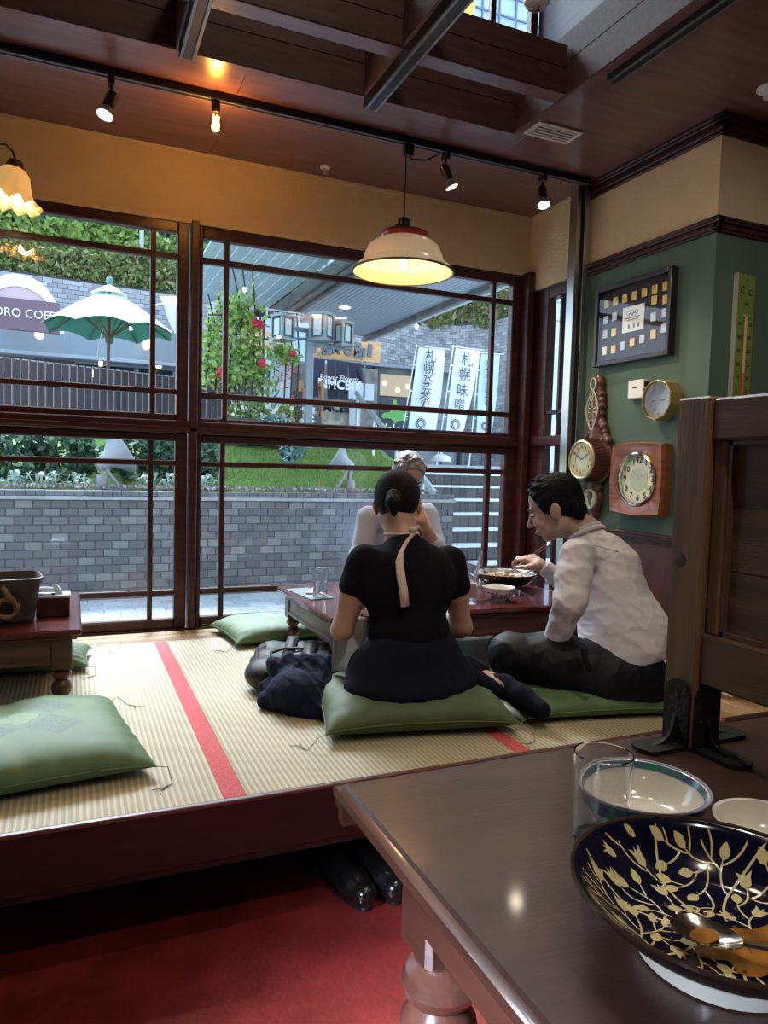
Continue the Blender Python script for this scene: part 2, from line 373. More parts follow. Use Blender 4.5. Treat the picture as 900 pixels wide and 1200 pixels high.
# tatami
def tatami_mat():
    m, n, l, b = node_mat('tatami_straw')
    tc = n.new('ShaderNodeTexCoord'); sp = n.new('ShaderNodeSeparateXYZ'); l.new(tc.outputs['Object'], sp.inputs[0])
    def sinw(sock, f):
        a = n.new('ShaderNodeMath'); a.operation = 'MULTIPLY'; a.inputs[1].default_value = f; l.new(sock, a.inputs[0])
        s = n.new('ShaderNodeMath'); s.operation = 'SINE'; l.new(a.outputs[0], s.inputs[0]); return s.outputs[0]
    w1 = sinw(sp.outputs['X'], 2*math.pi/.0155); w2 = sinw(sp.outputs['Y'], 2*math.pi/.0042)
    r = n.new('ShaderNodeValToRGB'); l.new(w1, r.inputs[0]); r.color_ramp.elements[0].position = -.0; r.color_ramp.elements[0].color = (.41, .355, .22, 1)
    r.color_ramp.elements[1].position = .45; r.color_ramp.elements[1].color = (.58, .52, .37, 1)
    nz = n.new('ShaderNodeTexNoise'); nz.inputs['Scale'].default_value = 5; l.new(tc.outputs['Object'], nz.inputs['Vector'])
    mx = n.new('ShaderNodeMixRGB'); mx.blend_type = 'MULTIPLY'; mx.inputs[0].default_value = .25; l.new(r.outputs[0], mx.inputs[1]); l.new(nz.outputs['Fac'], mx.inputs[2]); l.new(mx.outputs[0], b.inputs['Base Color'])
    ad = n.new('ShaderNodeMath'); ad.operation = 'ADD'; l.new(w1, ad.inputs[0]); a2 = n.new('ShaderNodeMath'); a2.operation = 'MULTIPLY'; a2.inputs[1].default_value = .4; l.new(w2, a2.inputs[0]); l.new(a2.outputs[0], ad.inputs[1])
    bp = n.new('ShaderNodeBump'); bp.inputs['Strength'].default_value = .5; bp.inputs['Distance'].default_value = .0015; l.new(ad.outputs[0], bp.inputs['Height']); l.new(bp.outputs[0], b.inputs['Normal'])
    b.inputs['Roughness'].default_value = .55; return m
M['tatami'] = tatami_mat()
M['tape'] = mat('red_cloth_border', (.50, .045, .06), .8, col2=(.62, .13, .14), vscale=260, bump=.3, bscale=400)
# ================================================================== ROOM STRUCTURE
mb = MB(); mb.bb((-3, -3.5, -.1), (4.2, 3.9, 0)); struct('floor', mb, M['red'], 'glossy red-painted floor below the tatami platform')
EY = 1.742
# platform carcass: front board, recessed plinth
plat = thing('trim_1', 'raised dark wood platform carrying the tatami', None, (0, EY, 0)); plat['kind'] = 'structure'
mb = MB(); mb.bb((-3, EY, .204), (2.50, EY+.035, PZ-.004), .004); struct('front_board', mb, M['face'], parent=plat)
mb = MB(); mb.bb((-3, EY+.38, 0), (2.50, EY+.42, .204)); struct('plinth', mb, M['beam'], parent=plat)
mb = MB(); mb.bb((-3, EY+.036, .17), (4.1, 3.68, PZ-.05)); struct('deck', mb, M['beam'], parent=plat)
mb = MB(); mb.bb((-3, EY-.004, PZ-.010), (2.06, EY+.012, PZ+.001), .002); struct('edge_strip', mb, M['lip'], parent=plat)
# tatami mats
TB = 3.44; xs = [-2.19, -1.325, -.46, .405, 1.27, 2.075]
lab = {0: 'tatami mat at the far left edge of the platform', 1: 'straw tatami mat under the left low table and patterned cushion', 2: 'straw tatami mat left of the long red border, by the green cushion', 3: 'straw tatami mat between the two red borders, under backpack and woman', 4: 'straw tatami mat right of the right red border, under the man in the shirt'}
for i in (1, 2, 3, 4):
    x0, x1 = xs[i], xs[i+1]
    t = thing('tatami_mat', lab[i], 'tatami mat', ((x0+x1)/2, 2.6, PZ-.05), 'tatami mats on the platform')
    mb = MB(); mb.bb((x0+.001, EY+.012, PZ-.05), (x1-.0275, TB, PZ), .002); link('straw_surface', mb, M['tatami'], t)
    mb = MB(); mb.bb((x1-.0565 if i < 4 else x1-.03, EY+.012, PZ-.048), (x1-.0005, TB, PZ+.0012), .001); link('red_border', mb, M['tape'], t)
# planks between mats and window, and to the right of the mats
pk = thing('trim_2', 'strip of pale wooden floor planks along the window', None, (0, 3.55, PZ)); pk['kind'] = 'structure'
def planks(x0, x1, y0, y1, rows, L, seed, alongx=True):
    rg = random.Random(seed); w_ = (y1-y0)/rows if alongx else (x1-x0)/rows; cache = {}
    for r in range(rows):
        p = (x0 if alongx else y0) - rg.random()*L; end = x1 if alongx else y1
        while p < end:
            l_ = L*(.7+.6*rg.random()); a, b = max(p, x0 if alongx else y0), min(p+l_, end)
            if b-a > .03:
                mb = MB(); dz = rg.random()*.0012
                if alongx: mb.bb((a+.0008, y0+r*w_+.0008, PZ-.05), (b-.0008, y0+(r+1)*w_-.0008, PZ-.003+dz), .001)
                else: mb.bb((x0+r*w_+.0008, a+.0008, PZ-.05), (x0+(r+1)*w_-.0008, b-.0008, PZ-.003+dz), .001)
                link('plank', mb, M['strip'], pk)
            p += l_
planks(-1.4, 2.5, TB+.002, 3.655, 3, .62, 3)
planks(2.078, 2.50, EY+.036, TB, 5, .7, 5, False)
planks(2.50, 3.3, EY+.036, 2.29, 6, .8, 6)
# walls
WT = 2.374
mb = MB(); mb.bb((-3, WY, 2.374), (XR+.25, WY+.2, 5.4)) 
mb = MB()
mb.bb((-3, WY-.005, WT), (XR, WY+.2, CZ)); struct('wall_north', mb, M['yellow'], 'mustard plaster wall band above the windows')
mb = MB(); mb.bb((-3, WY, 2.71), (XR, WY+.2, 3.42)); mb.bb((-3, WY, 5.0), (XR, WY+.2, 5.5)); mb.bb((-3, WY, 3.42), (.9, WY+.2, 5.0)); struct('wall_north_upper', mb, M['beam'], 'dark wood wall of the upper storey seen through the ceiling opening')
mb = MB(); mb.bb((-3, WY-.012, CZ-.018), (XR-.001, WY-.004, CZ-.001)); mb.bb((XR-.012, 3.22, CZ-.018), (XR-.003, WY, CZ-.001)); struct('trim_3', mb, M['cream'], 'pale caulk line where mustard wall meets ceiling')
mb = MB(); mb.bb((-3, WY-.009, WT-.010), (XR-.001, WY-.004, WT+.008)); struct('trim_4', mb, M['cream'], 'pale caulk line above the window head')
mb = MB(); mb.bb((-3, WY+.0, -.4), (XR, WY+.2, PZ+.0)); struct('wall_below_window', mb, M['beam'], 'low wall under the windows')
# east wall: green lower, yellow upper, wainscot
ya, yb = 2.315, 3.22
mb = MB(); mb.bb((XR, ya, .9), (XR+.25, yb, 2.27)); struct('wall_east', mb, M['green'], 'dark green painted wall carrying the clocks and framed pins')
mb = MB(); mb.bb((XR, ya, 2.27), (XR+.25, WY, CZ)); struct('wall_east_top', mb, M['yellow'], 'mustard upper part of the right wall')
mb = MB(); mb.bb((XR-.004, ya-.004, .22), (XR+.25, yb, .9)); struct('wall_east_wainscot', mb, M['wains'], 'dark wooden wainscot under the green wall')
mb = MB(); mb.bb((XR+.25, ya, 2.27), (4.2, ya+.2, CZ)); struct('wall_recess_top', mb, M['yellow'], 'mustard wall beyond the corner, top part')
mb = MB(); mb.bb((XR+.25, ya, .9), (4.2, ya+.2, 2.27)); struct('wall_recess', mb, M['green'], 'dark green wall beyond the corner with the thermometer')
mb = MB(); mb.bb((XR+.25, ya-.004, .0), (4.2, ya+.2, .9)); struct('wall_recess_wainscot', mb, M['wains'], 'dark wainscot beyond the corner')
def moulding(name, z0, z1, steps, m, label, east=True, south=True, y1=None):
    mb = MB(); n = len(steps); e = y1 or yb
    for i, d in enumerate(steps):
        a, b = z0+(z1-z0)*i/n, z0+(z1-z0)*(i+1)/n
        mb.bb((XR-d, ya-d, a), (XR+.01, e, b), .002); mb.bb((XR-d+.0, ya-d, a), (4.2, ya+.01, b), .002)
    struct(name, mb, m, label)
moulding('trim_5', 2.638, 2.709, [.014, .026, .018, .040, .046], M['mahog_x'], 'dark crown moulding at the ceiling of the right wall', y1=3.15)
moulding('trim_6', 2.236, 2.296, [.012, .020, .012, .026, .030], M['mahog_x'], 'dark picture rail between green and mustard paint')
moulding('trim_7', .868, .918, [.010, .016, .026, .030], M['mahog_x'], 'dark chair rail on top of the wainscot')
mb = MB(); mb.bb((XR-.018, ya-.018, PZ-.002), (XR, 3.6, PZ+.075), .003); mb.bb((XR, ya-.018, PZ-.002), (4.2, ya, PZ+.075), .003); struct('baseboard_east', mb, M['lip'], 'low skirting along the right wall')
# other walls behind the camera (closed room)
mb = MB(); mb.bb((-3.2, -3.5, 0), (-3, 3.9, 5.4)); struct('wall_west', mb, M['yellow'], 'left wall outside the view')
mb = MB(); mb.bb((-3.2, -3.7, 0), (4.2, -3.5, 5.4)); struct('wall_south', mb, M['yellow'], 'wall behind the camera')
mb = MB(); mb.bb((4.2, -3.7, 0), (4.4, 2.5, 2.9)); struct('wall_far_east', mb, M['wains'], 'far right wall outside the view')
# ceiling with opening
OX, OY = 1.82, 2.836
ce = thing('ceiling', None, None, (0, 3, CZ)); ce['kind'] = 'structure'; ce['label'] = 'dark glossy wooden ceiling with a coffered opening'
def cpan(a, b): mb = MB(); mb.bb(a, b, .0015); struct('ceiling_panel', mb, M['ceil'], parent=ce)
x = -3.0
for x0, x1 in ((-3, -1.2), (-1.2, .62), (.62, OX+.06)): cpan((x0+.0006, OY, CZ), (x1-.0006, WY, CZ+.04))
for x0, x1 in ((OX+.06, 3.0), (3.0, 4.2)):
    for y0, y1 in ((-3.5, -1.2), (-1.2, .9), (.9, 3.7)): cpan((x0+.0006, y0+.0006, CZ), (x1-.0006, y1-.0006, CZ+.04))
cpan((-3, -3.5, CZ), (OX+.06, .3, CZ+.04))
# opening fascias and beams, boards with joints
def board(a, b, m=None):  # a beam made of two stacked boards with a fine joint
    be = thing('ceiling_beam', None, None, ((a[0]+b[0])/2, (a[1]+b[1])/2, a[2])); be['kind'] = 'structure'
    h = (b[2]-a[2]); z = a[2]+h*.52
    mb = MB(); mb.bb((a[0]+.004, a[1]+.004, a[2]-.003), (b[0]-.004, b[1]-.004, a[2]+.0005)); struct('underside_strip', mb, M['ceil'], parent=be)  # paler strip added to stand in for light reflected under the beam
    mb = MB(); mb.bb(a, (b[0], b[1], z-.0012), .003); struct('board', mb, m or M['beam'], parent=be)
    mb = MB(); mb.bb((a[0]+.002, a[1]+.002, z+.0012), (b[0]-.002, b[1]-.002, b[2]), .002); struct('board', mb, m or M['beam'], parent=be)
    return be
board((-3, OY-.008, CZ-.002), (OX, OY+.05, 2.95))
board((-3, 2.455, CZ), (OX, 2.535, 2.90))
board((OX, .3, CZ-.002), (OX+.06, OY, 2.96))
board((.345, .3, CZ), (.42, 2.455, 2.93)); board((.345, 2.535, CZ), (.42, OY, 2.93))
board((1.09, .3, CZ), (1.165, 2.455, 2.93)); board((1.09, 2.535, CZ), (1.165, OY, 2.93))
board((-.60, .3, CZ), (-.525, 2.455, 2.93))
# upper storey floor edges and shell
mb = MB(); mb.bb((OX+.07, .3, 2.8), (4.2, WY, 2.95)); mb.bb((-3, OY+.06, 2.8), (OX+.07, WY, 2.95)); mb.bb((-3, -3.5, 2.8), (4.2, .3, 2.95)); struct('ceiling_slab', mb, M['beam'], 'floor slab of the upper storey')
mb = MB(); mb.bb((-3, -3.5, 5.2), (4.4, 3.9, 5.3)); struct('ceiling_upper', mb, M['beam'], 'ceiling of the upper storey')
mb = MB(); mb.bb((XR, 2.9, 2.95), (XR+.15, WY, 5.2)); struct('wall_east_upper', mb, M['mahog'], 'reddish wood wall in the upper storey')
mb = MB(); mb.bb((XR+.0, .3, 2.95), (XR+.15, 2.9, 5.2)); struct('wall_east_upper_green', mb, M['green'], 'green wall in the upper storey')
mb = MB(); mb.bb((XR-.05, 2.80, 2.95), (XR-.01, 2.90, 5.2)); struct('trim_8', mb, mat('pale_post', (.55, .62, .60), .4), 'pale steel post in the upper storey')
mb = MB(); mb.bb((2.40, 3.0, 3.3), (2.5, 3.69, 3.38), .005); struct('trim_9', mb, M['mahog'], 'reddish rail in the upper storey')
# ------------------------------------------------------------------ windows
FR = .045
def window(idx, x0, x1, z0, z1, vbars, hbars, fw=(.065, .05, .055, .055), label='', mb_m=None):
    """fw: left,right,top,bottom frame widths; glass area = inside"""
    o = thing('window_%d' % idx, label, None, ((x0+x1)/2, WY, z0)); o['kind'] = 'structure'
    y0, y1 = WY+.0, WY+.055
    l, r, t, b = fw
    for nm, a, c in (('stile', (x0, y0, z0), (x0+l, y1, z1)), ('stile', (x1-r, y0, z0), (x1, y1, z1)), ('rail', (x0+l, y0+.002, z1-t), (x1-r, y1-.002, z1)), ('rail', (x0+l, y0+.002, z0), (x1-r, y1-.002, z0+b))):
        mb = MB(); mb.bb(a, c, .006); struct(nm, mb, M['mahog'] if nm == 'stile' else M['mahog_x'], parent=o)
    X = [x0+l]+[q for v in vbars for q in v]+[x1-r]; Z = [z0+b]+[q for v in hbars for q in v]+[z1-t]
    for v in vbars: mb = MB(); mb.bb((v[0], y0+.008, z0+b), (v[1], y1-.012, z1-t), .004); struct('muntin', mb, M['mahog'], parent=o)
    for h in hbars: mb = MB(); mb.bb((x0+l, y0+.010, h[0]), (x1-r, y1-.014, h[1]), .004); struct('muntin', mb, M['mahog_x'], parent=o)
    for i in range(0, len(X), 2):
        for j in range(0, len(Z), 2):
            mb = MB(); mb.quad((X[i]-.002, y0+.028, Z[j]-.002), (X[i+1]+.002, y0+.028, Z[j]-.002), (X[i+1]+.002, y0+.028, Z[j+1]+.002), (X[i]-.002, y0+.028, Z[j+1]+.002))
            struct('pane', mb, M['glass_pane'], parent=o)
    return o
window(1, -1.30, .528, 1.378, 2.372, [(-1.13, -1.105), (.347, .372)], [(1.528, 1.555), (2.186, 2.216)], (.06, .055, .058, .055), 'upper left window over the bench side with white parasol behind it')
window(2, .528+.048, 2.472, 1.368, 2.372, [(.701, .727), (2.276, 2.303)], [(1.518, 1.549), (2.186, 2.216)], (.020, .058, .066, .052), 'upper right window showing the shop sign and banners')
window(3, -1.30, .528, PZ+.0, 1.336, [(-1.13, -1.105), (.342, .366)], [(.522, .549), (1.174, 1.202)], (.06, .058, .040, .050), 'lower left window in front of the brick planter wall')
window(4, .528+.048, 2.472, PZ+.0, 1.336, [(.694, .720), (2.276, 2.310)], [(.522, .549), (1.174, 1.202)], (.022, .072, .042, .050), 'lower right window behind the diners')
mb = MB(); mb.bb((.534, WY-.035, PZ), (.572, WY+.055, WT), .004); struct('trim_10', mb, M['mahog'], 'vertical post between the left and right windows')
mb = MB(); mb.bb((-1.6, WY-.02, 1.336), (2.47, WY+.055, 1.40), .006); mb.bb((-1.6, WY-.035, 1.345), (2.472, WY-.018, 1.368), .003); struct('trim_11', mb, M['mahog_x'], 'heavy transom rail between upper and lower windows')
mb = MB(); mb.bb((2.472, WY-.075, PZ), (2.515, WY+.055, WT), .004); mb.bb((2.515, WY-.03, PZ), (2.62, WY+.055, WT), .004); struct('trim_12', mb, M['mahog'], 'reddish corner post at the right end of the windows')
mb = MB(); mb.bb((-1.45, WY, PZ), (-1.3, WY+.055, WT), .004); mb.bb((-3, WY, PZ), (-1.45, WY+.2, WT)); struct('trim_13', mb, M['mahog'], 'left end of the window wall')
# side window in the niche between corner and steel posts
so = thing('window_5', 'narrow side window in the corner behind the steel posts', None, (XR, 3.45, PZ)); so['kind'] = 'structure'
for a, c in (((XR+.02, 3.22, PZ), (XR+.08, 3.30, 2.27)), ((XR+.02, 3.52, PZ), (XR+.08, 3.70, 2.27)), ((XR+.02, 3.30, 2.20), (XR+.08, 3.52, 2.27)), ((XR+.0, 3.22, 1.345), (XR+.08, 3.62, 1.405)), ((XR+.02, 3.30, PZ), (XR+.08, 3.52, .42)), ((XR+.03, 3.40, .42), (XR+.07, 3.425, 2.2)), ((XR+.03, 3.30, 1.53), (XR+.07, 3.52, 1.555))):
    mb = MB(); mb.bb(a, c, .004); struct('frame_bar', mb, M['mahog'], parent=so)
mb = MB(); mb.quad((XR+.05, 3.3, .4), (XR+.05, 3.52, .4), (XR+.05, 3.52, 2.22), (XR+.05, 3.3, 2.22)); struct('pane', mb, M['glass_pane'], parent=so)
# upper storey window
window(6, .9, 2.52, 3.42, 5.0, [(1.60, 1.63), (2.20, 2.235)], [(3.62+.10, 3.75), (4.2, 4.23)], (.05, .05, .05, .05), 'window of the upper storey seen through the ceiling opening')
# steel posts
sp = thing('steel_post', 'pair of slim brushed steel channels running from ceiling past the green wall', 'post', (2.47, 3.16, PZ))
mb = MB(); mb.bb((2.414, 3.13, PZ+.001), (2.442, 3.19, CZ-.001), .002); link('channel', mb, M['steel'], sp)
mb = MB(); mb.bb((2.468, 3.13, PZ+.001), (2.496, 3.19, CZ-.001), .002); link('channel', mb, M['steel'], sp)
mb = MB(); mb.bb((2.4425, 3.15, PZ+.001), (2.4675, 3.185, CZ-.001)); link('dark_gap_strip', mb, M['black'], sp)
# air vent in the ceiling
v = [at_z(612, 148, CZ), at_z(648, 142, CZ), at_z(684, 158, CZ), at_z(650, 168, CZ)]
cx_, cy_ = sum(p.x for p in v)/4+.0, sum(p.y for p in v)/4
av = thing('air_vent', 'cream slatted air-conditioning vent set in the dark ceiling', 'vent', (cx_, cy_, CZ)); mv = mat('vent_cream', (.55, .50, .42), .5)
mb = MB(RT((cx_, cy_, 0), 0)); W_, D_ = .235, .125
for a, c in (((-W_/2, -D_/2, CZ-.010), (W_/2, -D_/2+.018, CZ-.0005)), ((-W_/2, D_/2-.018, CZ-.010), (W_/2, D_/2, CZ-.0005)), ((-W_/2, -D_/2+.018, CZ-.010), (-W_/2+.018, D_/2-.018, CZ-.0005)), ((W_/2-.018, -D_/2+.018, CZ-.010), (W_/2, D_/2-.018, CZ-.0005))): mb.bb(a, c, .002)
link('frame', mb, mv, av)
mb = MB(RT((cx_, cy_, 0), 0)); mb.bb((-W_/2+.018, -D_/2+.018, CZ-.003), (W_/2-.018, D_/2-.018, CZ-.0005)); link('dark_backing', mb, M['black'], av)
for i in range(4):
    mb = MB(RT((cx_, cy_, 0), 0)); y = -D_/2+.03+i*.0215; mb.box((0, y, CZ-.0068), (W_-.04, .010, .004)); link('slat', mb, mv, av)
# sprinkler and round ceiling fittings
def fitting(name, p, r, label, cat, m):
    o = thing(name, label, cat, (p.x, p.y, CZ)); mb = MB(); mb.lathe([(r, CZ-.0005), (r, CZ-.006), (r*.85, CZ-.012), (r*.4, CZ-.014)], 24, (p.x, p.y, 0)); link('plate', mb, m, o)
    mb = MB(); mb.lathe([(r*.3, CZ-.013), (r*.28, CZ-.028), (r*.5, CZ-.032), (r*.5, CZ-.036), (.001, CZ-.038)], 16, (p.x, p.y, 0)); link('sensor_head', mb, M['steel'] if r < .03 else m, o)
mw = mat('white_plastic', (.72, .72, .70), .4)
p = at_z(381, 195, CZ); fitting('sprinkler', p, .026, 'small chrome ceiling sprinkler above the right window', 'sprinkler', mw)
p = at_z(903, 103, CZ); fitting('smoke_detector', p, .05, 'white round detector on the brown ceiling at the right picture edge', 'detector', mw)
p = at_z(629, 3, 3.40)
o = thing('smoke_detector', 'white round detector hanging in the upper ceiling opening', 'detector', tuple(p)); mb = MB(); mb.lathe([(.055, .03), (.06, 0), (.045, -.02), (.02, -.022)], 24, tuple(p)); link('plate', mb, mw, o)
mb = MB(); mb.lathe([(.018, -.022), (.018, -.035), (.001, -.036)], 16, tuple(p)); link('sensor_head', mb, M['steel'], o)
mb = MB(); mb.tube([(p.x, p.y, p.z+.03), (p.x, p.y, 5.2)], .012); link('stem', mb, mw, o)
# ------------------------------------------------------------------ tracks and lights
def rail(a, b, w_, h, label, top=CZ):
    o = thing('lighting_track', label, 'lighting track', ((a[0]+b[0])/2, (a[1]+b[1])/2, top))
    mb = MB(); a3 = Vector((a[0], a[1], top-h/2-.0005)); b3 = Vector((b[0], b[1], top-h/2-.0005)); mb.bar(a3, b3, w_, h, ch=.002); link('housing', mb, M['blackm'], o)
    d = (b3-a3).normalized(); sx = Vector((-d.y, d.x, 0))*(w_*.36)
    for s_ in (-1, 1):
        mb = MB(); mb.bar(a3+sx*s_-Vector((0, 0, h/2+.0015)), b3+sx*s_-Vector((0, 0, h/2+.0015)), w_*.16, .003); link('contact_strip', mb, mat('track_edge', (.22, .23, .25), .3, .6), o)
    return o
a, b = at_z(-60, 37, CZ), at_z(690, 210, CZ); TY = 3.085
rail((-1.6, TY), (2.44, TY), .034, .030, 'long black lighting track along the ceiling carrying the spotlights')
rail((.383, .6), (.383, 2.80), .06, .045, 'black steel rail under the left ceiling beam', CZ)
rail((1.127, .6), (1.127, 2.84), .06, .045, 'black steel rail under the middle ceiling beam', CZ)
rail((1.885, .6), (1.885, 2.27), .045, .030, 'black steel rail on the ceiling beside the opening at right', CZ)
def spotlight(tx, aim, label, on=6):
    t = Vector((tx, TY, CZ-.033)); o = thing('spotlight', label, 'spotlight', tuple(t), 'black track spotlights')
    mb = MB(); mb.box((t.x, t.y, t.z-.016), (.024, .05, .032), ch=.003); link('track_adapter', mb, M['blackm'], o)
    mb = MB(); mb.tube([(t.x, t.y, t.z-.03), (t.x, t.y, t.z-.075)], .006); link('stem', mb, M['blackm'], o)
    d = Vector(aim).normalized(); p0 = Vector((t.x, t.y, t.z-.08)) - d*.02; R = d.to_track_quat('Z', 'Y').to_matrix()
    mb = MB(); mb.lathe([(.012, -.01), (.022, 0), (.023, .055), (.019, .06), (.019, .066)], 20, p0, R); link('lamp_housing', mb, M['blackm'], o)
    mb = MB(); mb.lathe([(.017, .066), (.020, .078), (.031, .100), (.032, .104), (.029, .104), (.019, .08)], 20, p0, R); link('reflector', mb, M['steel'], o)
    mb = MB(); mb.lathe([(.001, .098), (.028, .1005)], 20, p0, R); lens = link('lit_lens', mb, mat('spot_lens', (1, 1, 1), .3, emit=(1, .95, .82), estr=on), o)
    s = spot('spot_beam', p0+d*.11, d, 12, (1, .84, .62), 85, .025); s.parent = o; s.matrix_parent_inverse = WM(o).inverted()
spotlight(at_z(130, 85, CZ).x, (-.28, -.25, -.9), 'black track spotlight on the left, aimed down, leftmost of three')
spotlight(at_z(522, 172, CZ).x, (.34, -.15, -.85), 'middle black track spotlight right of the pendant cable')
spotlight(at_z(631, 201, CZ).x, (-.10, -.35, -.9), 'black track spotlight nearest the steel posts')
# filament bulb
t = at_z(257, 108, CZ-.03); t.y = TY
o = thing('filament_bulb', 'bare glowing amber filament bulb plugged into the track', 'light bulb', (t.x, TY, CZ-.033))
mb = MB(); mb.lathe([(.018, CZ-.033), (.018, CZ-.07), (.014, CZ-.078)], 16, (t.x, TY, 0)); link('socket', mb, M['blackm'], o)
bulbg = mat('amber_bulb', (1, .6, .2), .1, emit=(1, .45, .08), estr=1.3)
mb = MB(); z = CZ-.078; mb.lathe([(.013, z), (.016, z-.012), (.026, z-.032), (.030, z-.05), (.027, z-.068), (.015, z-.082), (.001, z-.087)], 20, (t.x, TY, 0)); link('bulb_glass', mb, glass_pane_mat('bulb_glass', (1, .75, .4)), o)
mb = MB()
for k in range(5):
    a = k*2*math.pi/5; mb.tube([(t.x+.012*math.cos(a), TY+.012*math.sin(a), z-.015), (t.x+.010*math.cos(a+.6), TY+.010*math.sin(a+.6), z-.065)], .0022, 5)
link('filament', mb, mat('hot_filament', (1, .7, .3), .5, emit=(1, .62, .16), estr=30), o)
l = point('filament_light', (t.x, TY, z-.045), .02, 3.2, (1, .55, .16)); l.parent = o; l.matrix_parent_inverse = WM(o).inverted()
# pendant
bx = 1.405
pe = thing('pendant_lamp', 'cream enamel pendant lamp with a red collar hanging over the low table', 'pendant lamp', (bx, TY, 2.05))
shade = mat('cream_enamel', (.78, .66, .46), .3, coat=.4, emit=(1, .72, .42), estr=.08); dark = mat('brown_rim', (.03, .02, .02), .4)
RR = .235
zr = at_y(474, 318, TY).z - .005
def Z_(q): return zr+q
mb = MB(); mb.lathe([(RR, Z_(0)), (RR*.93, Z_(.022)), (RR*.80, Z_(.045)), (RR*.765, Z_(.075)), (RR*.70, Z_(.112)), (RR*.56, Z_(.137)), (RR*.40, Z_(.146)), (RR*.39, Z_(.142)), (RR*.55, Z_(.132)), (RR*.685, Z_(.108)), (RR*.75, Z_(.073)), (RR*.785, Z_(.043)), (RR*.92, Z_(.018)), (RR*.985, Z_(-.002))], 56, (bx, TY, 0), closed=True); link('shade', mb, shade, pe)
mb = MB(); mb.lathe([(RR+.003, Z_(.002)), (RR+.004, Z_(-.003)), (RR-.004, Z_(-.006)), (RR-.005, Z_(-.001))], 56, (bx, TY, 0), closed=True); link('rim', mb, dark, pe)
mb = MB(); mb.lathe([(RR*.43, Z_(.140)), (RR*.46, Z_(.150)), (RR*.47, Z_(.168)), (RR*.30, Z_(.178))], 48, (bx, TY, 0)); link('red_collar', mb, mat('red_enamel', (.42, .025, .02), .25, coat=.5), pe)
mb = MB(); mb.lathe([(RR*.475, Z_(.166)), (RR*.485, Z_(.172)), (RR*.42, Z_(.180)), (.028, Z_(.186)), (.028, Z_(.190))], 48, (bx, TY, 0)); link('collar_cap', mb, dark, pe)
mb = MB(); mb.lathe([(.030, Z_(.186)), (.030, Z_(.235)), (.026, Z_(.242)), (.006, Z_(.248))], 24, (bx, TY, 0)); mb.tube([(bx-.04, TY-.01, Z_(.182)), (bx-.04, TY-.01, Z_(.205))], .009); link('socket', mb, M['blackm'], pe)
mb = MB(); mb.tube([(bx, TY, Z_(.245)), (bx, TY, CZ-.06)], .0035); link('cable', mb, M['blackm'], pe)
mb = MB(); mb.box((bx+.012, TY, CZ-.058), (.045, .034, .052), ch=.004); mb.tube([(bx, TY, CZ-.07), (bx+.03, TY, CZ-.095), (bx+.10, TY, CZ-.085), (bx+.16, TY, CZ-.05)], .004); link('track_adapter', mb, M['blackm'], pe)
zb = Z_(.06)
mb = MB(); mb.lathe([(.014, zb+.04), (.018, zb+.02), (.030, zb), (.032, zb-.018), (.026, zb-.036), (.001, zb-.048)], 20, (bx, TY, 0)); link('bulb_glass', mb, bpy.data.materials['bulb_glass'], pe)
mb = MB()
for k in range(5):
    a = k*2*math.pi/5; mb.tube([(bx+.011*math.cos(a), TY+.011*math.sin(a), zb+.02), (bx+.011*math.cos(a+.5), TY+.011*math.sin(a+.5), zb-.03)], .0028, 5)
link('filament', mb, bpy.data.materials['hot_filament'], pe)
l = point('pendant_light', (bx, TY, zb-.01), .03, 3.2, (1, .82, .60)); l.parent = pe; l.matrix_parent_inverse = WM(pe).inverted()
# wall/arm lamp at the upper left: frilled glass shade hanging from a curved brass arm
q = at_d(16, 205, 2.9); q = Vector(q)
al = thing('frilled_glass_lamp', 'amber frilled glass lamp on a curved brass arm at the upper left', 'lamp', (q.x, q.y, q.z)); br = mat('aged_brass', (.16, .10, .05), .35, .9)
amber = mat('amber_glass', (.85, .50, .14), .3, emit=(1, .55, .17), estr=.22)
def frill(a, z): return 1 + (.10*max(0, (q.z-.030-z)/.07))*math.cos(8*a)
tilt = Matrix.Rotation(math.radians(8), 3, 'Y')
prof = [(.030, .028), (.045, .020), (.060, 0), (.068, -.035), (.076, -.070), (.092, -.098), (.113, -.112), (.110, -.114), (.088, -.100), (.072, -.070)]
mb = MB(); n_ = 96; vs = []; fs = []
for i, (r, z) in enumerate(prof):
    for k in range(n_):
        a = 2*math.pi*k/n_; e = max(0, (-z-.05)/.064); rr = r*(1+.08*e*math.cos(11*a))*(1+.012*math.cos(36*a)); zz = z+.012*e*math.cos(11*a+1.2)
        vs.append(q + tilt @ Vector((rr*math.cos(a), rr*math.sin(a), zz)))
for i in range(len(prof)-1):
    for k in range(n_): fs.append((i*n_+k, i*n_+(k+1) % n_, (i+1)*n_+(k+1) % n_, (i+1)*n_+k))
mb.add(vs, fs); link('glass_shade', mb, amber, al, smooth=60)
mb = MB(); mb.lathe([(.012, .062), (.026, .056), (.034, .036), (.036, .024), (.030, .022)], 24, q, tilt); link('shade_cap', mb, br, al)
mb = MB(); c0 = q+Vector((.006, 0, .06)); pts = [c0+Vector(p) for p in ((0, 0, 0), (-.008, 0, .03), (-.035, 0, .055), (-.075, 0, .05), (-.12, 0, .02), (-.20, 0, .01), (-.27, 0, .05))]
mb.tube(pts, .005, 8); link('curved_arm', mb, br, al)
mb = MB(); e = c0+Vector((-.27, 0, .05)); mb.tube([e, (e.x, e.y, CZ)], .006); mb.lathe([(.05, CZ-.012), (.05, CZ-.001)], 24, (e.x, e.y, 0)); link('suspension_rod', mb, br, al)
mb = MB(); mb.ball(q+Vector((0, 0, -.035)), .026, 10); link('bulb', mb, mat('lit_bulb', (1, .8, .5), .4, emit=(1, .75, .40), estr=2.5), al)
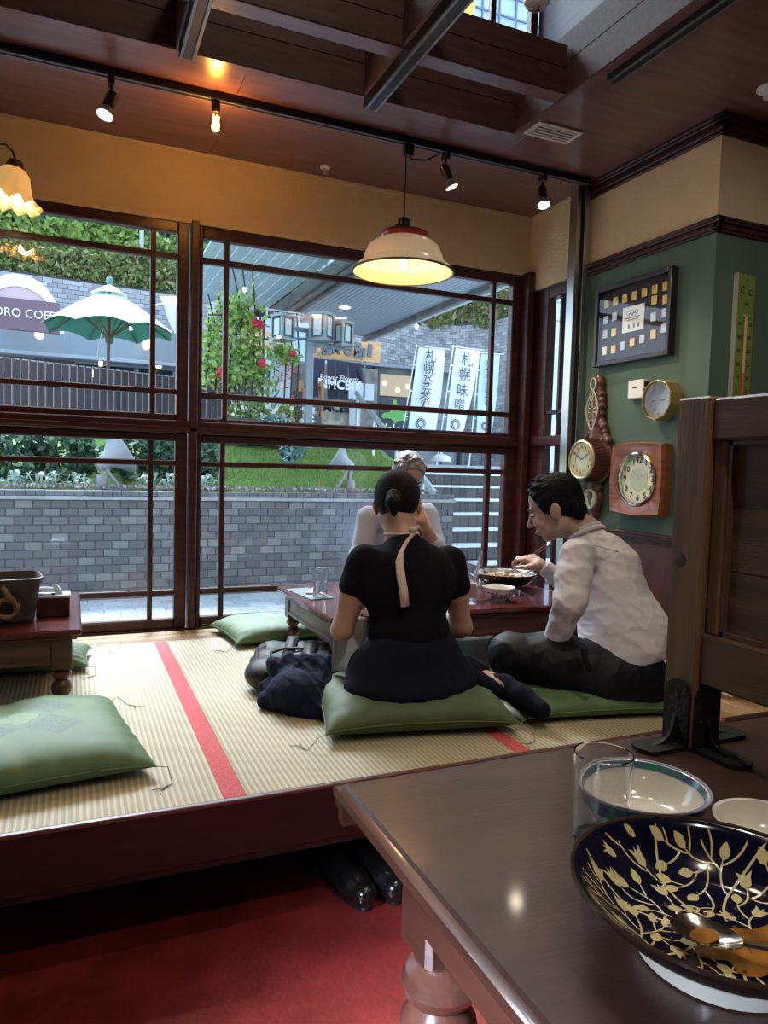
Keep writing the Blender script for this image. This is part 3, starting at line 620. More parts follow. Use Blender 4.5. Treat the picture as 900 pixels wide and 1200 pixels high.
l = point('frilled_lamp_light', q+Vector((0, 0, -.09)), .03, 3, (1, .62, .28)); l.parent = al; l.matrix_parent_inverse = WM(al).inverted()
# lamp globe in upper storey
q = at_y(537, 8, 3.3)
o = thing('pendant_lamp', 'warm glass pendant in the upper storey, partly hidden by the ceiling beam', 'pendant lamp', tuple(q)); mb = MB(); mb.lathe([(.02, .09), (.06, .06), (.085, 0), (.08, -.03), (.07, -.03), (.075, 0), (.05, .055)], 32, tuple(q)); link('shade', mb, mat('upper_lamp', (.8, .6, .3), .4, emit=(1, .62, .2), estr=.6), o)
mb = MB(); mb.tube([(q.x, q.y, q.z+.09), (q.x, q.y, 5.2)], .004); link('cable', mb, M['blackm'], o)
# ================================================================== OUTSIDE: courtyard, planter wall, stairs, terrace, cafe
M['brick'] = piece_mat('paver_brick', [(.17, .17, .175), (.205, .20, .195), (.25, .25, .24), (.18, .175, .17), (.29, .29, .275), (.15, .15, .155)], .8, .4, 120)
M['mortar_dark'] = mat('mortar_dark', (.05, .05, .055), .9)
M['mortar'] = mat('mortar', (.15, .15, .15), .9, bump=.3)
M['capstone'] = piece_mat('cap_brick', [(.20, .20, .20), (.25, .25, .24), (.17, .17, .18)], .8, .4, 120)
M['conc'] = mat('pale_concrete', (.36, .37, .37), .8, var=.15, vscale=5, bump=.3)
M['tile'] = piece_mat('courtyard_tile', [(.66, .68, .68), (.58, .60, .61), (.72, .73, .72), (.52, .54, .55)], .6, .1, 20)
M['bricks_far'] = island_mat('far_bricks', [(.22, .225, .235), (.30, .305, .315), (.38, .39, .40), (.26, .26, .27), (.46, .47, .47), (.20, .205, .22)])
M['leaf1'] = island_mat('leaves_bright', [(.18, .32, .06), (.30, .48, .10), (.42, .58, .16), (.12, .24, .05), (.65, .74, .34)], .5, .4)
M['leaf2'] = island_mat('leaves_dark', [(.022, .06, .035), (.04, .10, .06), (.06, .14, .08), (.12, .24, .14), (.22, .34, .22)], .45, .25)
M['leaf3'] = island_mat('leaves_pale', [(.40, .50, .42), (.55, .65, .55), (.30, .42, .34), (.65, .72, .62)], .5, .3)
M['hedge'] = island_mat('leaves_hedge', [(.10, .15, .04), (.20, .28, .08), (.32, .40, .14), (.26, .20, .10), (.55, .60, .28)], .5, .4)
M['lawn'] = mat('lawn_soil', (.22, .34, .085), .9, var=.3, vscale=30)
M['blade'] = island_mat('grass_blades', [(.20, .34, .07), (.28, .42, .11), (.38, .50, .17), (.17, .28, .07)], .6, .3)
GZ = -.36; TZ = 1.75
struct('ground', MB().bb((-14, WY+.2, GZ-.1), (16, 40, GZ-.02)), M['mortar'], 'courtyard ground')
# courtyard tiles (parts), near rows that can be seen over the sill
cy = thing('trim_14', 'pale tiled courtyard path outside the windows', None, (1, 7.5, GZ)); cy['kind'] = 'structure'
tile = MB().bb((-.148, -.098, -.018), (.148, .098, .004), .003); tme = tile.mesh('tile'); fix_normals(tme); tme.materials.append(M['tile'])
y = 5.9
cnt = 0
while y < 8.45:
    x = -1.2
    k = int(round((y-5.9)/.2))
    while x < 4.6 and cnt < 298:
        if at_d(0, 0, 1) and (x > -.12*y-.3):
            o = bpy.data.objects.new('tile', tme); C.objects.link(o); o.parent = cy; o.matrix_parent_inverse = WM(cy).inverted(); o.location = (x+(.15 if k % 2 else 0), y+.1, GZ+random.random()*.002); cnt += 1
        x += .3
    y += .2
mb = MB(); mb.bb((-4, 3.9, GZ-.02), (9, 5.88, GZ-.001)); struct('trim_15', mb, M['conc'], 'paving next to the building')
# planter wall of paver bricks; individual bricks
RX1 = at_y(531, 620, 8.5).x; BW, BH = .176, .0905
rw = thing('retaining_wall', 'low grey brick planter wall with a row of cap bricks outside the lower windows', 'wall', (1.6, 8.5, GZ))
mb = MB(); mb.bb((-5, 8.512, GZ-.02), (RX1-.012, 9.0, .78)); link('mortar_core', mb, M['mortar'], rw)
bme = MB().bb((-BW/2+.005, 0, -BH/2+.0045), (BW/2-.005, .05, BH/2-.0045), .004).mesh('brick'); fix_normals(bme); bme.materials.append(M['brick'])
cme = MB().bb((-.046, -.012, 0), (.046, .14, .058), .004).mesh('cap_brick'); fix_normals(cme); cme.materials.append(M['capstone'])
stuff = MB(); n = 0
rows = int((.755-GZ)/BH)
x_left = at_y(0, 600, 8.5).x
cells = []
for r in range(rows):
    z = .755-BH*(r+.5); x = RX1-.01-(BW/2 if r % 2 else 0)
    if r % 2: stuff.bb((RX1-BW/2+.003, 8.5, z-BH/2+.0045), (RX1-.003, 8.55, z+BH/2-.0045))
    while x > x_left-.15:
        cells.append((x-BW/2, z)); x -= BW
vis = []
for c in cells:
    d = Vector((c[0], 8.5, c[1]))-CAM; px = 450+F*d.dot(_r2)/d.dot(_f); py = 600-F*d.dot(_u2)/d.dot(_f)
    hid = (px > 395 and px < 505 and py > 585) or py > 706 or (px < 45 and py > 650)
    vis.append((hid, c))
vis.sort(key=lambda q: (q[0], -q[1][1]))
for i, (hid, c) in enumerate(vis):
    if i < 298 and not hid:
        o = bpy.data.objects.new('brick', bme); C.objects.link(o); o.parent = rw; o.matrix_parent_inverse = WM(rw).inverted(); o.location = (c[0], 8.5+random.uniform(-.002, .002), c[1])
    else: stuff.box((c[0], 8.525+random.uniform(-.002, .002), c[1]), (BW-.01, .05, BH-.009))
o = link('lower_bricks', stuff, M['brick'], rw); o['kind'] = 'stuff'
x = RX1-.05; n = 0
while x > x_left-.2:
    o = bpy.data.objects.new('cap_brick', cme); C.objects.link(o); o.parent = rw; o.matrix_parent_inverse = WM(rw).inverted(); o.location = (x, 8.5, .80+random.uniform(-.002, .002)); x -= .096
mb = MB(); mb.bb((-5, 8.475, .757), (RX1+.01, 8.9, .797), .004); link('pale_ledge', mb, M['conc'], rw)
mb = MB(); mb.bb((-5, 8.64, .797), (RX1, 9.0, .85), .004); link('back_coping', mb, M['conc'], rw)
mb = MB(); mb.bb((RX1-.012, 8.51, GZ), (RX1-.002, 9.2, .755)); link('end_face', mb, M['brick'], rw)
# lawn bank and planting
lw = MB(); nx, ny = 60, 26; vs = []
for j in range(ny+1):
    for i in range(nx+1):
        x = -5+(RX1+5)*i/nx; t = j/ny; y = 9.005+2.695*t; z = .83+ (TZ-.83)*t + .03*math.sin(3*x+2*y)*math.sin(t*3.1)
        vs.append((x, y, z))
lw.add(vs, [(j*(nx+1)+i, j*(nx+1)+i+1, (j+1)*(nx+1)+i+1, (j+1)*(nx+1)+i) for j in range(ny) for i in range(nx)])
o = link('ground_lawn', lw, M['lawn'], None, fix=True); tag(o, 'sloping green lawn bank behind the brick planter wall', None, None, 'structure')
def lawn_z(x, y): t = min(1, max(0, (y-9.005)/2.695)); return .83+(TZ-.83)*t + .03*math.sin(3*x+2*y)*math.sin(t*3.1)
gb = MB(); rg = random.Random(2)
for i in range(30000):
    y = 9.02+2.66*rg.random()**1.2; x = .9+ (RX1-1.0)*rg.random()
    z = lawn_z(x, y); a = rg.random()*6.28; h = .025+.03*rg.random(); dx, dy = .006*math.cos(a), .006*math.sin(a); k = len(gb.v)
    gb.v += [(x-dx, y-dy, z), (x+dx, y+dy, z), (x+rg.uniform(-.02, .02), y+rg.uniform(-.02, .02), z+h)]; gb.f.append((k, k+1, k+2))
o = link('grass', gb, M['blade'], None, fix=False, smooth=0); tag(o, 'short grass growing on the lawn bank', 'grass', None, 'stuff')
# leaf litter edge
gb = MB(); P = []
for i in range(1600): P.append(np.array([rg.uniform(-1.4, RX1-.1), rg.uniform(8.72, 8.98), .888+rg.random()*.02]))
leaf_cloud(gb, P, .024, 1.2, 3, 1.5); o = link('leaf_litter', gb, island_mat('litter', [(.20, .16, .12), (.34, .30, .26), (.48, .46, .44), (.14, .11, .09)]), None, fix=False, smooth=0); tag(o, 'dry leaf litter along the top of the planter wall', 'leaf litter', None, 'stuff')
# dark shrubs on the left of the bank
def shrub(name, label, cat, c, r, n, leaf, m, seed, group=None, stem=True, up=.2, aspect=1.):
    o = thing(name, label, cat, (c[0], c[1], c[2]-r[2]), group); rg = np.random.RandomState(seed); P = []
    while len(P) < n:
        q = rg.normal(size=3); q /= np.linalg.norm(q); rr = (.55+.45*rg.rand()**.5)*(1+.18*math.sin(5*q[0]+seed)+.15*math.sin(7*q[2]+4*q[1]+seed)); P.append(np.array(c)+q*np.array(r)*rr)
    mb = MB(); leaf_cloud(mb, P, leaf, aspect, seed, up); f = link('foliage', mb, m, o, fix=False, smooth=0)
    if stem:
        mb = MB()
        for k in range(4): a = k*1.7+seed; mb.tube([(c[0], c[1], c[2]-r[2]), (c[0]+r[0]*.3*math.cos(a), c[1]+r[1]*.3*math.sin(a), c[2]-r[2]*.3), (c[0]+r[0]*.6*math.cos(a), c[1]+r[1]*.6*math.sin(a), c[2]+r[2]*.4)], .012, 5)
        link('stem', mb, mat('twig', (.06, .045, .03), .9) if 'twig' not in bpy.data.materials else bpy.data.materials['twig'], o)
    return o
for i, (px, lb) in enumerate(((18, 'dark broad-leaved shrub at the left picture edge on the planter bank'), (75, 'dark shrub left of the larger floodlight'), (165, 'dark green shrub right of the left floodlight'), (215, 'dark shrub beside the window post, rightmost of the bank shrubs'))):
    q = at_y(px, 535, 9.5); shrub('shrub', lb, 'shrub', (q.x, 9.55, 1.23), (.42, .35, .40), 1500, .055, M['leaf2'], i+1, 'dark shrubs on the planter bank')
for i, px in enumerate((12, 55, 88, 168, 200, 245)):
    q = at_y(px, 565, 9.0); o = thing('pale_leafed_plant', ['silvery plant at the left picture edge on top of the planter wall', 'silvery plant second from the left on the planter wall', 'silvery plant just left of the left floodlight foot', 'silvery plant just right of the left floodlight', 'silvery plant left of the window post', 'pale plant at the left edge of the lawn'][i], 'plant', (q.x, 9.0, .85), 'silvery plants on the planter wall')
    mb = MB(); rgp = random.Random(i)
    for k in range(26):
        a = rgp.random()*6.28; L = .10+.12*rgp.random(); h = .06+.16*rgp.random(); p0 = Vector((q.x+rgp.uniform(-.12, .12), 9.0+rgp.uniform(-.06, .08), .85)); t = p0+Vector((L*math.cos(a)*.6, L*math.sin(a)*.5, h)); e = p0+Vector((L*math.cos(a)*1.3, L*math.sin(a), h*.8)); s = Vector((-math.sin(a), math.cos(a), 0))*.02
        mb.add([p0, t-s, e, t+s], [(0, 1, 2, 3)])
    link('leaf_blades', mb, M['leaf3'], o, fix=False, smooth=0)
# teal shrub on the lawn
q = at_y(340, 540, 9.9); shrub('shrub', 'small bluish shrub growing alone on the lawn', 'shrub', (q.x, 9.9, 1.42), (.17, .15, .20), 420, .04, island_mat('leaves_teal', [(.10, .24, .24), (.20, .38, .40), (.45, .62, .62), (.05, .12, .10)]), 9)
# floodlights
def floodlight(px, py, y, lab_, flip, sc):
    q = at_y(px, py, y); q = Vector((q.x, y, q.z)); base = Vector((q.x+(.02 if flip < 0 else -.0), y, .86)); mg = mat('floodlight_grey', (.33, .35, .37), .5, .2) if 'floodlight_grey' not in bpy.data.materials else bpy.data.materials['floodlight_grey']
    o = thing('floodlight', lab_, 'floodlight', tuple(base)); d = Vector((.80*flip, .25, .50)).normalized(); R = d.to_track_quat('Z', 'Y').to_matrix()
    mb = MB(); mb.lathe([(.055*sc, -.20*sc), (.085*sc, -.16*sc), (.10*sc, -.05*sc), (.19*sc, .06*sc), (.27*sc, .12*sc), (.275*sc, .14*sc), (.255*sc, .14*sc), (.18*sc, .075*sc), (.08*sc, -.02*sc)], 32, q, R); link('bell_housing', mb, mg, o)
    mb = MB(); mb.lathe([(.001, .125*sc), (.255*sc, .128*sc)], 32, q, R); link('front_glass', mb, M['glass_pane'], o)
    mb = MB(); j = q-d*.14*sc; mb.bar(j, base+Vector((flip*.10, 0, .02)), .075*sc, .03); mb.bar(j, base+Vector((-flip*.10, 0, .02)), .075*sc, .03); link('bracket_leg', mb, mg, o)
    mb = MB(); mb.tube([base+Vector((-flip*.12, 0, 0)), base+Vector((-flip*.10, 0, .16))], .07*sc, 16); link('ballast_box', mb, mg, o)
    mb = MB(); mb.bb(base+Vector((-.17, -.07, -.012)), base+Vector((.17, .07, .012)), .004); link('foot_plate', mb, mg, o)
floodlight(131, 537, 9.05, 'large grey bell-shaped floodlight on the planter wall at left', 1, 1.0)
floodlight(401, 541, 9.05, 'grey floodlight tilted left on the lawn edge behind the seated elder man', -1, .85)
# stairs
st = thing('outdoor_staircase', 'outdoor stairs of dark tiles with white nosings right of the planter wall', 'stairs', (6, 8, GZ))
steps = [(py, 8.62+.28*i) for i, py in enumerate((660, 638.5, 619.5, 601.5, 585, 569.5, 555))]
tl = piece_mat('stair_tile', [(.085, .075, .078), (.11, .10, .10), (.07, .065, .07), (.13, .115, .115)], .6, .2, 60); nos = mat('white_nosing', (.80, .84, .84), .6)
lv = [(y, at_y(560, py, y).z) for py, y in steps]
ext = [(8.62-.28*k, lv[0][1]-.2*k) for k in (1,)] + lv
for i, (y, z) in enumerate(ext):
    y1 = ext[i+1][0] if i+1 < len(ext) else y+.34; x0 = RX1+.02 if y < 9.2 else RX1-.1
    mb = MB(); mb.bb((x0, y, z-.03), (x0+4.2, y1+.02, z-.001)); mb.bb((x0, y-.012, z-.034), (x0+4.2, y+.05, z+.002), .003); link('white_nosing', mb, nos, st)
    k = 0; xx = x0
    while xx < x0+4.2:
        mb = MB(); mb.bb((xx+.003, y+.004, z-.205), (xx+.147, y+.05, z-.036)); link('riser_tile', mb, tl, st); xx += .15
        if k > 8: break
        k += 1
    mb = MB(); mb.bb((xx if k > 8 else x0, y+.006, z-.206), (x0+4.2, y+.05, z-.034)); link('riser_slab', mb, tl, st)
    mb = MB(); mb.bb((x0, y+.05, z-.2), (x0+4.2, y1+.02, z-.031)); link('step_core', mb, M['mortar'], st)
LZ = lv[-1][1]+.13; ly = ext[-1][0]+.34
mb = MB(); mb.bb((RX1+.02, ly, LZ-.3), (15, 24, LZ)); o = link('landing', mb, M['conc'], None); tag(o, None, None, None, 'structure'); o.name = 'ground_landing'; o['label'] = 'paved landing above the outdoor stairs'
mb = MB(); mb.bb((-14, 11.7, GZ), (RX1+.02, 24, TZ)); o = link('ground_terrace', mb, M['conc'], None); tag(o, 'paved cafe terrace behind the lawn', None, None, 'structure')
# pale stair-side path strip on the lawn's right top
# handrail
a = at_y(509, 577, 8.45); b_ = at_x(417, 460, a.x)
hr = thing('handrail', 'pale steel handrail running down the outdoor stairs', 'handrail', (a.x, a.y, .85)); hm = mat('pale_steel', (.55, .63, .66), .35, .4)
mb = MB(); mb.bar(a, b_, .05, .075, ch=.006); link('rail', mb, hm, hr)
for t in (.12, .42, .72, .97):
    p = a.lerp(b_, t); mb = MB(); zb = lawn_z(p.x, p.y) if p.y < 11.7 else TZ; mb.bb((p.x-.02, p.y-.02, min(zb, p.z-.3)), (p.x+.02, p.y+.02, p.z-.03)); link('post', mb, hm, hr)
# fence of vertical slats
f0 = at_z(-6, 417.5, 2.62); f1 = at_z(276, 449.5, 2.62); fd = (f1-f0); fl = fd.length; fd.normalize(); fn = Vector((-fd.y, fd.x, 0))
fe = thing('slat_fence', 'dark vertical slat fence along the cafe terrace', 'fence', (f0.x, f0.y, TZ)); fm = mat('fence_wood', (.060, .042, .048), .6, var=.25, vscale=8, stretch=(1, 1, .3)); fem = mat('fence_edge', (.36, .34, .36), .5)
N = 34
for i in range(N):
    p = f0+fd*(fl*(i+.5)/N); ww = fl/N*.80; rz = math.atan2(fd.y, fd.x)
    mb = MB(RT((p.x, p.y, TZ), rz)); mb.bb((-ww/2, -.012, .04), (ww/2, .012, 2.62-TZ), .003); s = link('slat', mb, fm, fe)
    mb = MB(RT((p.x, p.y, TZ), rz)); mb.bb((ww/2-.007, -.017, .04), (ww/2+.003, -.0125, 2.625-TZ)); mb.bb((-ww/2, -.017, 2.605-TZ), (ww/2-.016, -.0125, 2.625-TZ)); link('pale_edge', mb, fem, s)
for zz in (.15, .62): mb = MB(RT((f0.x, f0.y, TZ), math.atan2(fd.y, fd.x))); mb.bb((0, .014, zz), (fl, .045, zz+.05)); link('cross_rail', mb, fm, fe)
# far plain brick walls: joined bricks
def brick_wall(o, pts, z0, ztop, bw, bh, m, seed=0):
    """pts polyline (x,y); facing side = right-hand normal flipped towards -y"""
    mb = MB(); core = MB(); rg = random.Random(seed); L = 0
    for (a, b) in zip(pts[:-1], pts[1:]):
        a = Vector((a[0], a[1], 0)); b = Vector((b[0], b[1], 0)); d = (b-a); l = d.length; d.normalize(); nrm = Vector((d.y, -d.x, 0))
        if nrm.y > 0: nrm = -nrm
        zt = (lambda t: ztop(a.lerp(b, t))) if callable(ztop) else (lambda t: ztop)
        core.add([a+Vector((0, 0, z0)), b+Vector((0, 0, z0)), b+Vector((0, 0, zt(1))), a+Vector((0, 0, zt(0))), a-nrm*.3+Vector((0, 0, z0)), b-nrm*.3+Vector((0, 0, z0)), b-nrm*.3+Vector((0, 0, zt(1))), a-nrm*.3+Vector((0, 0, zt(0)))], [(0, 1, 2, 3), (4, 5, 6, 7), (3, 2, 6, 7), (0, 1, 5, 4), (0, 3, 7, 4), (1, 2, 6, 5)])
        r = 0; z = z0
        while z < max(zt(0), zt(1))-bh*.5:
            x = -(bw/2 if r % 2 else 0)
            while x < l:
                x0, x1 = max(0, x)+.004, min(l, x+bw)-.004
                if x1 > x0+.01 and z+bh < zt(min(1, max(0, (x0+x1)/2/l)))+.01:
                    A = a+d*x0; B = a+d*x1; e = nrm*.012
                    q0, q1 = Vector((0, 0, z+.004)), Vector((0, 0, z+bh-.004))
                    mb.add([A+q0, B+q0, B+q1, A+q1, A+e+q0, B+e+q0, B+e+q1, A+e+q1], [(4, 5, 6, 7), (0, 1, 5, 4), (3, 2, 6, 7), (0, 3, 7, 4), (1, 2, 6, 5)])
                x += bw
            z += bh; r += 1
    link('core', core, M['mortar_dark'], o, smooth=0); b_ = link('bricks', mb, m, o, fix=False, smooth=0); b_['kind'] = 'stuff'
# left brick wall above the cafe eave
wl0 = at_y(-40, 309, 17.0); wl1 = at_y(300, 358, 17.6)
o = thing('brick_wall', 'grey brick wall under the hedge behind the white parasol', 'wall', (0, 17, TZ))
brick_wall(o, [(wl0.x, 17.0), (wl1.x, 17.6)], 2.6, lambda p: wl0.z+(wl1.z-wl0.z)*(p.x-wl0.x)/(wl1.x-wl0.x), .2, .098, M['bricks_far'], 1)
# hedge rows above it
def hedge(name, label, a, b, z0, z1, dep, n, leaf, m, seed, cat='hedge', bumps=.25):
    o = thing(name, label, cat, ((a[0]+b[0])/2, (a[1]+b[1])/2, z0(.5) if callable(z0) else z0)); rg = np.random.RandomState(seed); P = []
    for i in range(n):
        t = rg.rand(); x = a[0]+(b[0]-a[0])*t; y = a[1]+(b[1]-a[1])*t; face = rg.rand() < .6
        zt = z1(t) if callable(z1) else z1; zb_ = z0(t) if callable(z0) else z0
        bulge = bumps*(math.sin(x*2.1+seed)+.6*math.sin(x*5.3+1)+.4*math.sin(x*11))*.5
        if face: P.append(np.array([x, y+rg.rand()*.25-.15*bulge, zb_+(zt+bulge-zb_)*rg.rand()]))
        else: P.append(np.array([x, y+rg.rand()*dep, zt+bulge-.18*rg.rand()]))
    mb = MB(); leaf_cloud(mb, P, leaf, 1.1, seed, .3); link('foliage', mb, m, o, fix=False, smooth=0)
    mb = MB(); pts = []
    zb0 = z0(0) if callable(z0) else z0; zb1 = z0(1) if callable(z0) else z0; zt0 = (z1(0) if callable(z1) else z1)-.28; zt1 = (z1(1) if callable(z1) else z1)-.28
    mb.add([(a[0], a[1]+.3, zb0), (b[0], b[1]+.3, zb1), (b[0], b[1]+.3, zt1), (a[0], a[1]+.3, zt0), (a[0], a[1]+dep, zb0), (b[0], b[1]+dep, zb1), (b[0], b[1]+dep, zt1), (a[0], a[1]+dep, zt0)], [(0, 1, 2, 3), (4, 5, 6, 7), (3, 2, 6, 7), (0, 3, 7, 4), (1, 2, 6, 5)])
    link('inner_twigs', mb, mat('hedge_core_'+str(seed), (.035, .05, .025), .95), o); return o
h0 = at_y(-40, 270, 17.2); h1 = at_y(300, 318, 17.8)
hedge('hedge', 'clipped bronze-green hedge on the left brick wall', (wl0.x, 17.2), (wl1.x, 17.8), lambda t: wl0.z+(wl1.z-wl0.z)*t-.1, lambda t: h0.z+(h1.z-h0.z)*t, .8, 14000, .07, M['hedge'], 11)
hedge('hedge', 'bright green bushes above the clipped hedge at upper left', (wl0.x-.5, 18.6), (wl1.x+.5, 19.2), lambda t: 5.5, lambda t: h0.z+1.35-.2*t, 1.0, 11000, .10, M['leaf1'], 12, bumps=.5)
hedge('hedge', 'dark tree foliage at the top of the upper left window', (wl0.x-2, 22), (wl1.x+3, 22), lambda t: 6.0, lambda t: 12.5, 1.5, 7000, .26, M['leaf2'], 13, 'trees', .8)
q = at_y(166, 285, 17.9); o = MB().tube([(q.x, 17.9, 5), (q.x, 17.9, q.z+.35)], .05, 10); o = link('pole', o, mat('grey_pole', (.36, .42, .45), .5), None); tag(o, 'short grey pole rising from the bright bushes', 'pole')
# cafe: eave, dark glazing, wood panel
ez0, ez1 = at_y(100, 421, 15.6).z, at_y(100, 392, 15.6).z
cf = thing('cafe_building', 'low cafe with grey-blue eave, dark windows and wood panelling behind the fence', 'building', (2, 16.5, TZ))
gb_ = mat('eave_bluegrey', (.25, .30, .35), .5); dk = mat('dark_glazing', (.028, .038, .055), .15); wd = mat('cafe_wood', (.13, .085, .075), .6, var=.25, vscale=4, stretch=(8, 1, .4))
xl = at_y(-30, 400, 16.2).x; xr_ = at_y(240, 400, 16.2).x
mb = MB(); mb.bb((xl, 15.6, ez0+.06), (xr_, 17.0, ez1+.35), .01); link('eave', mb, gb_, cf)
mb = MB(); mb.bb((xl, 15.58, ez0), (xr_, 15.7, ez0+.07), .01); link('eave_lip', mb, mat('eave_lip', (.38, .43, .47), .5), cf)
mb = MB(); mb.bb((xl, 16.6, TZ), (at_y(352, 400, 16.7).x, 16.8, ez0+.2)); link('dark_glazing', mb, dk, cf)
wx = at_y(80, 430, 16.5).x
k = 0; xx = xl
while xx < wx:
    mb = MB(); mb.bb((xx, 16.5+.01*(k % 2), TZ), (xx+.145, 16.6, ez0+.06), .004); link('wood_board', mb, wd, cf); xx += .15; k += 1
for pxx in (82, 160, 205): p = at_y(pxx, 430, 16.5); mb = MB(); mb.bb((p.x-.04, 16.46, TZ), (p.x+.04, 16.55, ez0)); link('window_post', mb, gb_, cf)
mb = MB(); mb.bb((wx, 16.52, at_y(120, 428, 16.5).z), (xr_, 16.58, at_y(120, 424, 16.5).z)); link('window_rail', mb, gb_, cf)
glow = mat('warm_lantern', (1, .9, .6), .5, emit=(1, .82, .42), estr=1.3)
def bulb(px, py, y, r, label, group='warm lamps at the cafe'):
    p = at_y(px, py, y); o = thing('hanging_lamp', label, 'lamp', tuple(p), group); mb = MB(); mb.lathe([(r*.7, r*1.6), (r, r), (r, -r), (r*.5, -r*1.5)], 16, tuple(p)); link('glass_shade', mb, glow, o); mb = MB(); mb.lathe([(r*.8, r*1.6), (r*.8, r*2.1), (.01, r*2.3), (.01, r*3.5)], 12, tuple(p)); mb.bar(p+Vector((0, 0, r*3.4)), (p.x, 15.7 if y < 15.6 else 16.55, p.z+r*3.4), .02); link('lamp_cap', mb, gb_, o)
bulb(46, 390, 15.3, .075, 'warm glass lamp under the cafe eave at far left'); bulb(171, 403, 15.3, .075, 'warm glass lamp under the cafe eave right of the parasol pole')
bulb(186, 427, 16.2, .06, 'small warm lamp inside the cafe beside the window bar'); bulb(118, 426, 16.2, .04, 'tiny warm lamp just left of the parasol pole'); bulb(109, 438, 16.2, .045, 'tiny warm lamp low behind the fence left of the parasol pole')
# arched white awning with lettering
ac = at_y(22, 386, 14.0); 
aw = thing('arched_awning', 'white and pink arched awning with white cafe lettering at far left', 'awning', (ac.x, 14.0, ac.z)); R1 = at_y(75, 378, 14.0).x-ac.x; Rz = at_y(22, 321, 14).z-ac.z
wh = mat('white_canvas', (.80, .80, .80), .7); pk_ = mat('pink_canvas', (.55, .40, .46), .8)
def arcpts(r1, rz, y, n=24): return [Vector((ac.x+r1*math.cos(math.pi*(1-i/n)), y, ac.z+rz*math.sin(math.pi*(1-i/n)))) for i in range(n+1)]
A = arcpts(R1, Rz, 14.0); B = arcpts(R1, Rz, 14.9); Ai = arcpts(R1*.86, Rz*.78, 14.0)
mb = MB(); m_ = len(A)
for i in range(m_-1): mb.quad(A[i], A[i+1], Ai[i+1], Ai[i]); mb.quad(A[i], A[i+1], B[i+1], B[i])
link('white_border', mb, wh, aw, fix=False)
mb = MB(); mb.add([p+Vector((0, .03, 0)) for p in Ai], [tuple(range(m_))]); link('pink_front', mb, pk_, aw)
mb = MB(); mb.bb((ac.x-R1*.9, 13.98, ac.z-.02), (ac.x+R1*.9, 14.05, ac.z+.52), .01); link('sign_band', mb, mat('sign_band', (.16, .10, .13), .7), aw)
link('lettering', text_mb('SAPPORO COFFEE', .20, .004, R_SOUTH, (ac.x-.02, 13.97, ac.z+.27), sx=.95), mat('white_letters', (.8, .8, .82), .6), aw)
# second awning edge near the window post
p = at_y(203, 370, 14.5); mb = MB(); q0 = at_y(193, 356, 14.5); q1 = at_y(236, 356, 14.5); q2 = at_y(236, 392, 14.5); q3 = at_y(205, 391, 14.5)
mb.add([q0, q1, q2, q3, q0+Vector((0, .8, .3)), q1+Vector((0, .8, .3)), q2+Vector((0, .8, .3)), q3+Vector((0, .8, .3))], [(0, 1, 2, 3), (0, 1, 5, 4), (0, 3, 7, 4)]); mb.bar(q1, (q1.x, 17.3, q1.z+.5), .04); mb.bar(q0, (q0.x, 17.3, q0.z+.5), .04); o = link('awning', mb, wh, None); tag(o, 'second white canvas awning peeking out beside the window post', 'awning')
# parasol
py_ = 12.6; pc = at_y(125, 390, py_); tp = at_y(129, 331, py_); ed = at_y(125, 386, py_).z
pa = thing('market_parasol', 'white parasol with green underside on a wooden pole on the cafe terrace', 'parasol', (pc.x, py_, TZ))
top = mat('parasol_white', (.72, .86, .84), .7); under = mat('parasol_green', (.08, .32, .22), .8)
Rp = (at_y(207, 390, py_).x-at_y(46, 390, py_).x)/2; zt = tp.z-.12; ze = ed-.04; cx = pc.x+.04
def rim(i, n=8, r=Rp): a = 2*math.pi*(i+.35)/n; return Vector((cx+r*math.cos(a), py_+r*math.sin(a), 0))
mbt = MB(); mbu = MB()
for i in range(8):
    G = 6
    for s_, mbx, dz in ((0, mbt, 0), (1, mbu, -.012)):
        vs = []
        for u in range(G+1):
            for v_ in range(G+1):
                t = .16+.84*u/G; e = rim(i)*(1-v_/G)+rim(i+1)*(v_/G); e.z = 0
                sag = .09*math.sin(math.pi*v_/G)*t**2; bow = .10*math.sin(math.pi*t)
                vs.append(Vector((cx, py_, 0))*(1-t)+Vector((e.x, e.y, 0))*t+Vector((0, 0, zt+(ze-zt)*t+bow*.5-(.0)*t+sag*.9+dz)))
        mbx.add(vs, [(u*(G+1)+v_, u*(G+1)+v_+1, (u+1)*(G+1)+v_+1, (u+1)*(G+1)+v_) for u in range(G) for v_ in range(G)])
link('canopy', mbt, top, pa, fix=False, smooth=25); link('green_underside', mbu, under, pa, fix=False, smooth=25)
mb = MB()
for i in range(8):
    a, b = rim(i, r=Rp*.28), rim(i+1, r=Rp*.28); mb.add([(cx, py_, zt+.10), (a.x, a.y, zt-.10+.02), (b.x, b.y, zt-.10+.02)], [(0, 1, 2)])
link('vent_cap', mb, top, pa, fix=False, smooth=0)
mb = MB(); mb.lathe([(.03, zt+.08), (.05, zt+.12), (.05, zt+.18), (.02, zt+.22)], 12, (cx, py_, 0)); link('finial', mb, mat('teal_finial', (.12, .26, .28), .4), pa)
pw = mat('parasol_wood', (.17, .10, .07), .5)
mb = MB(); mb.tube([(cx-.03, py_, TZ), (cx, py_, zt+.05)], .028, 12); link('pole', mb, pw, pa)
mb = MB(); mb.lathe([(.05, ed-.22), (.06, ed-.18), (.06, ed-.10), (.05, ed-.08)], 12, (cx-.005, py_, 0)); link('runner', mb, pw, pa)
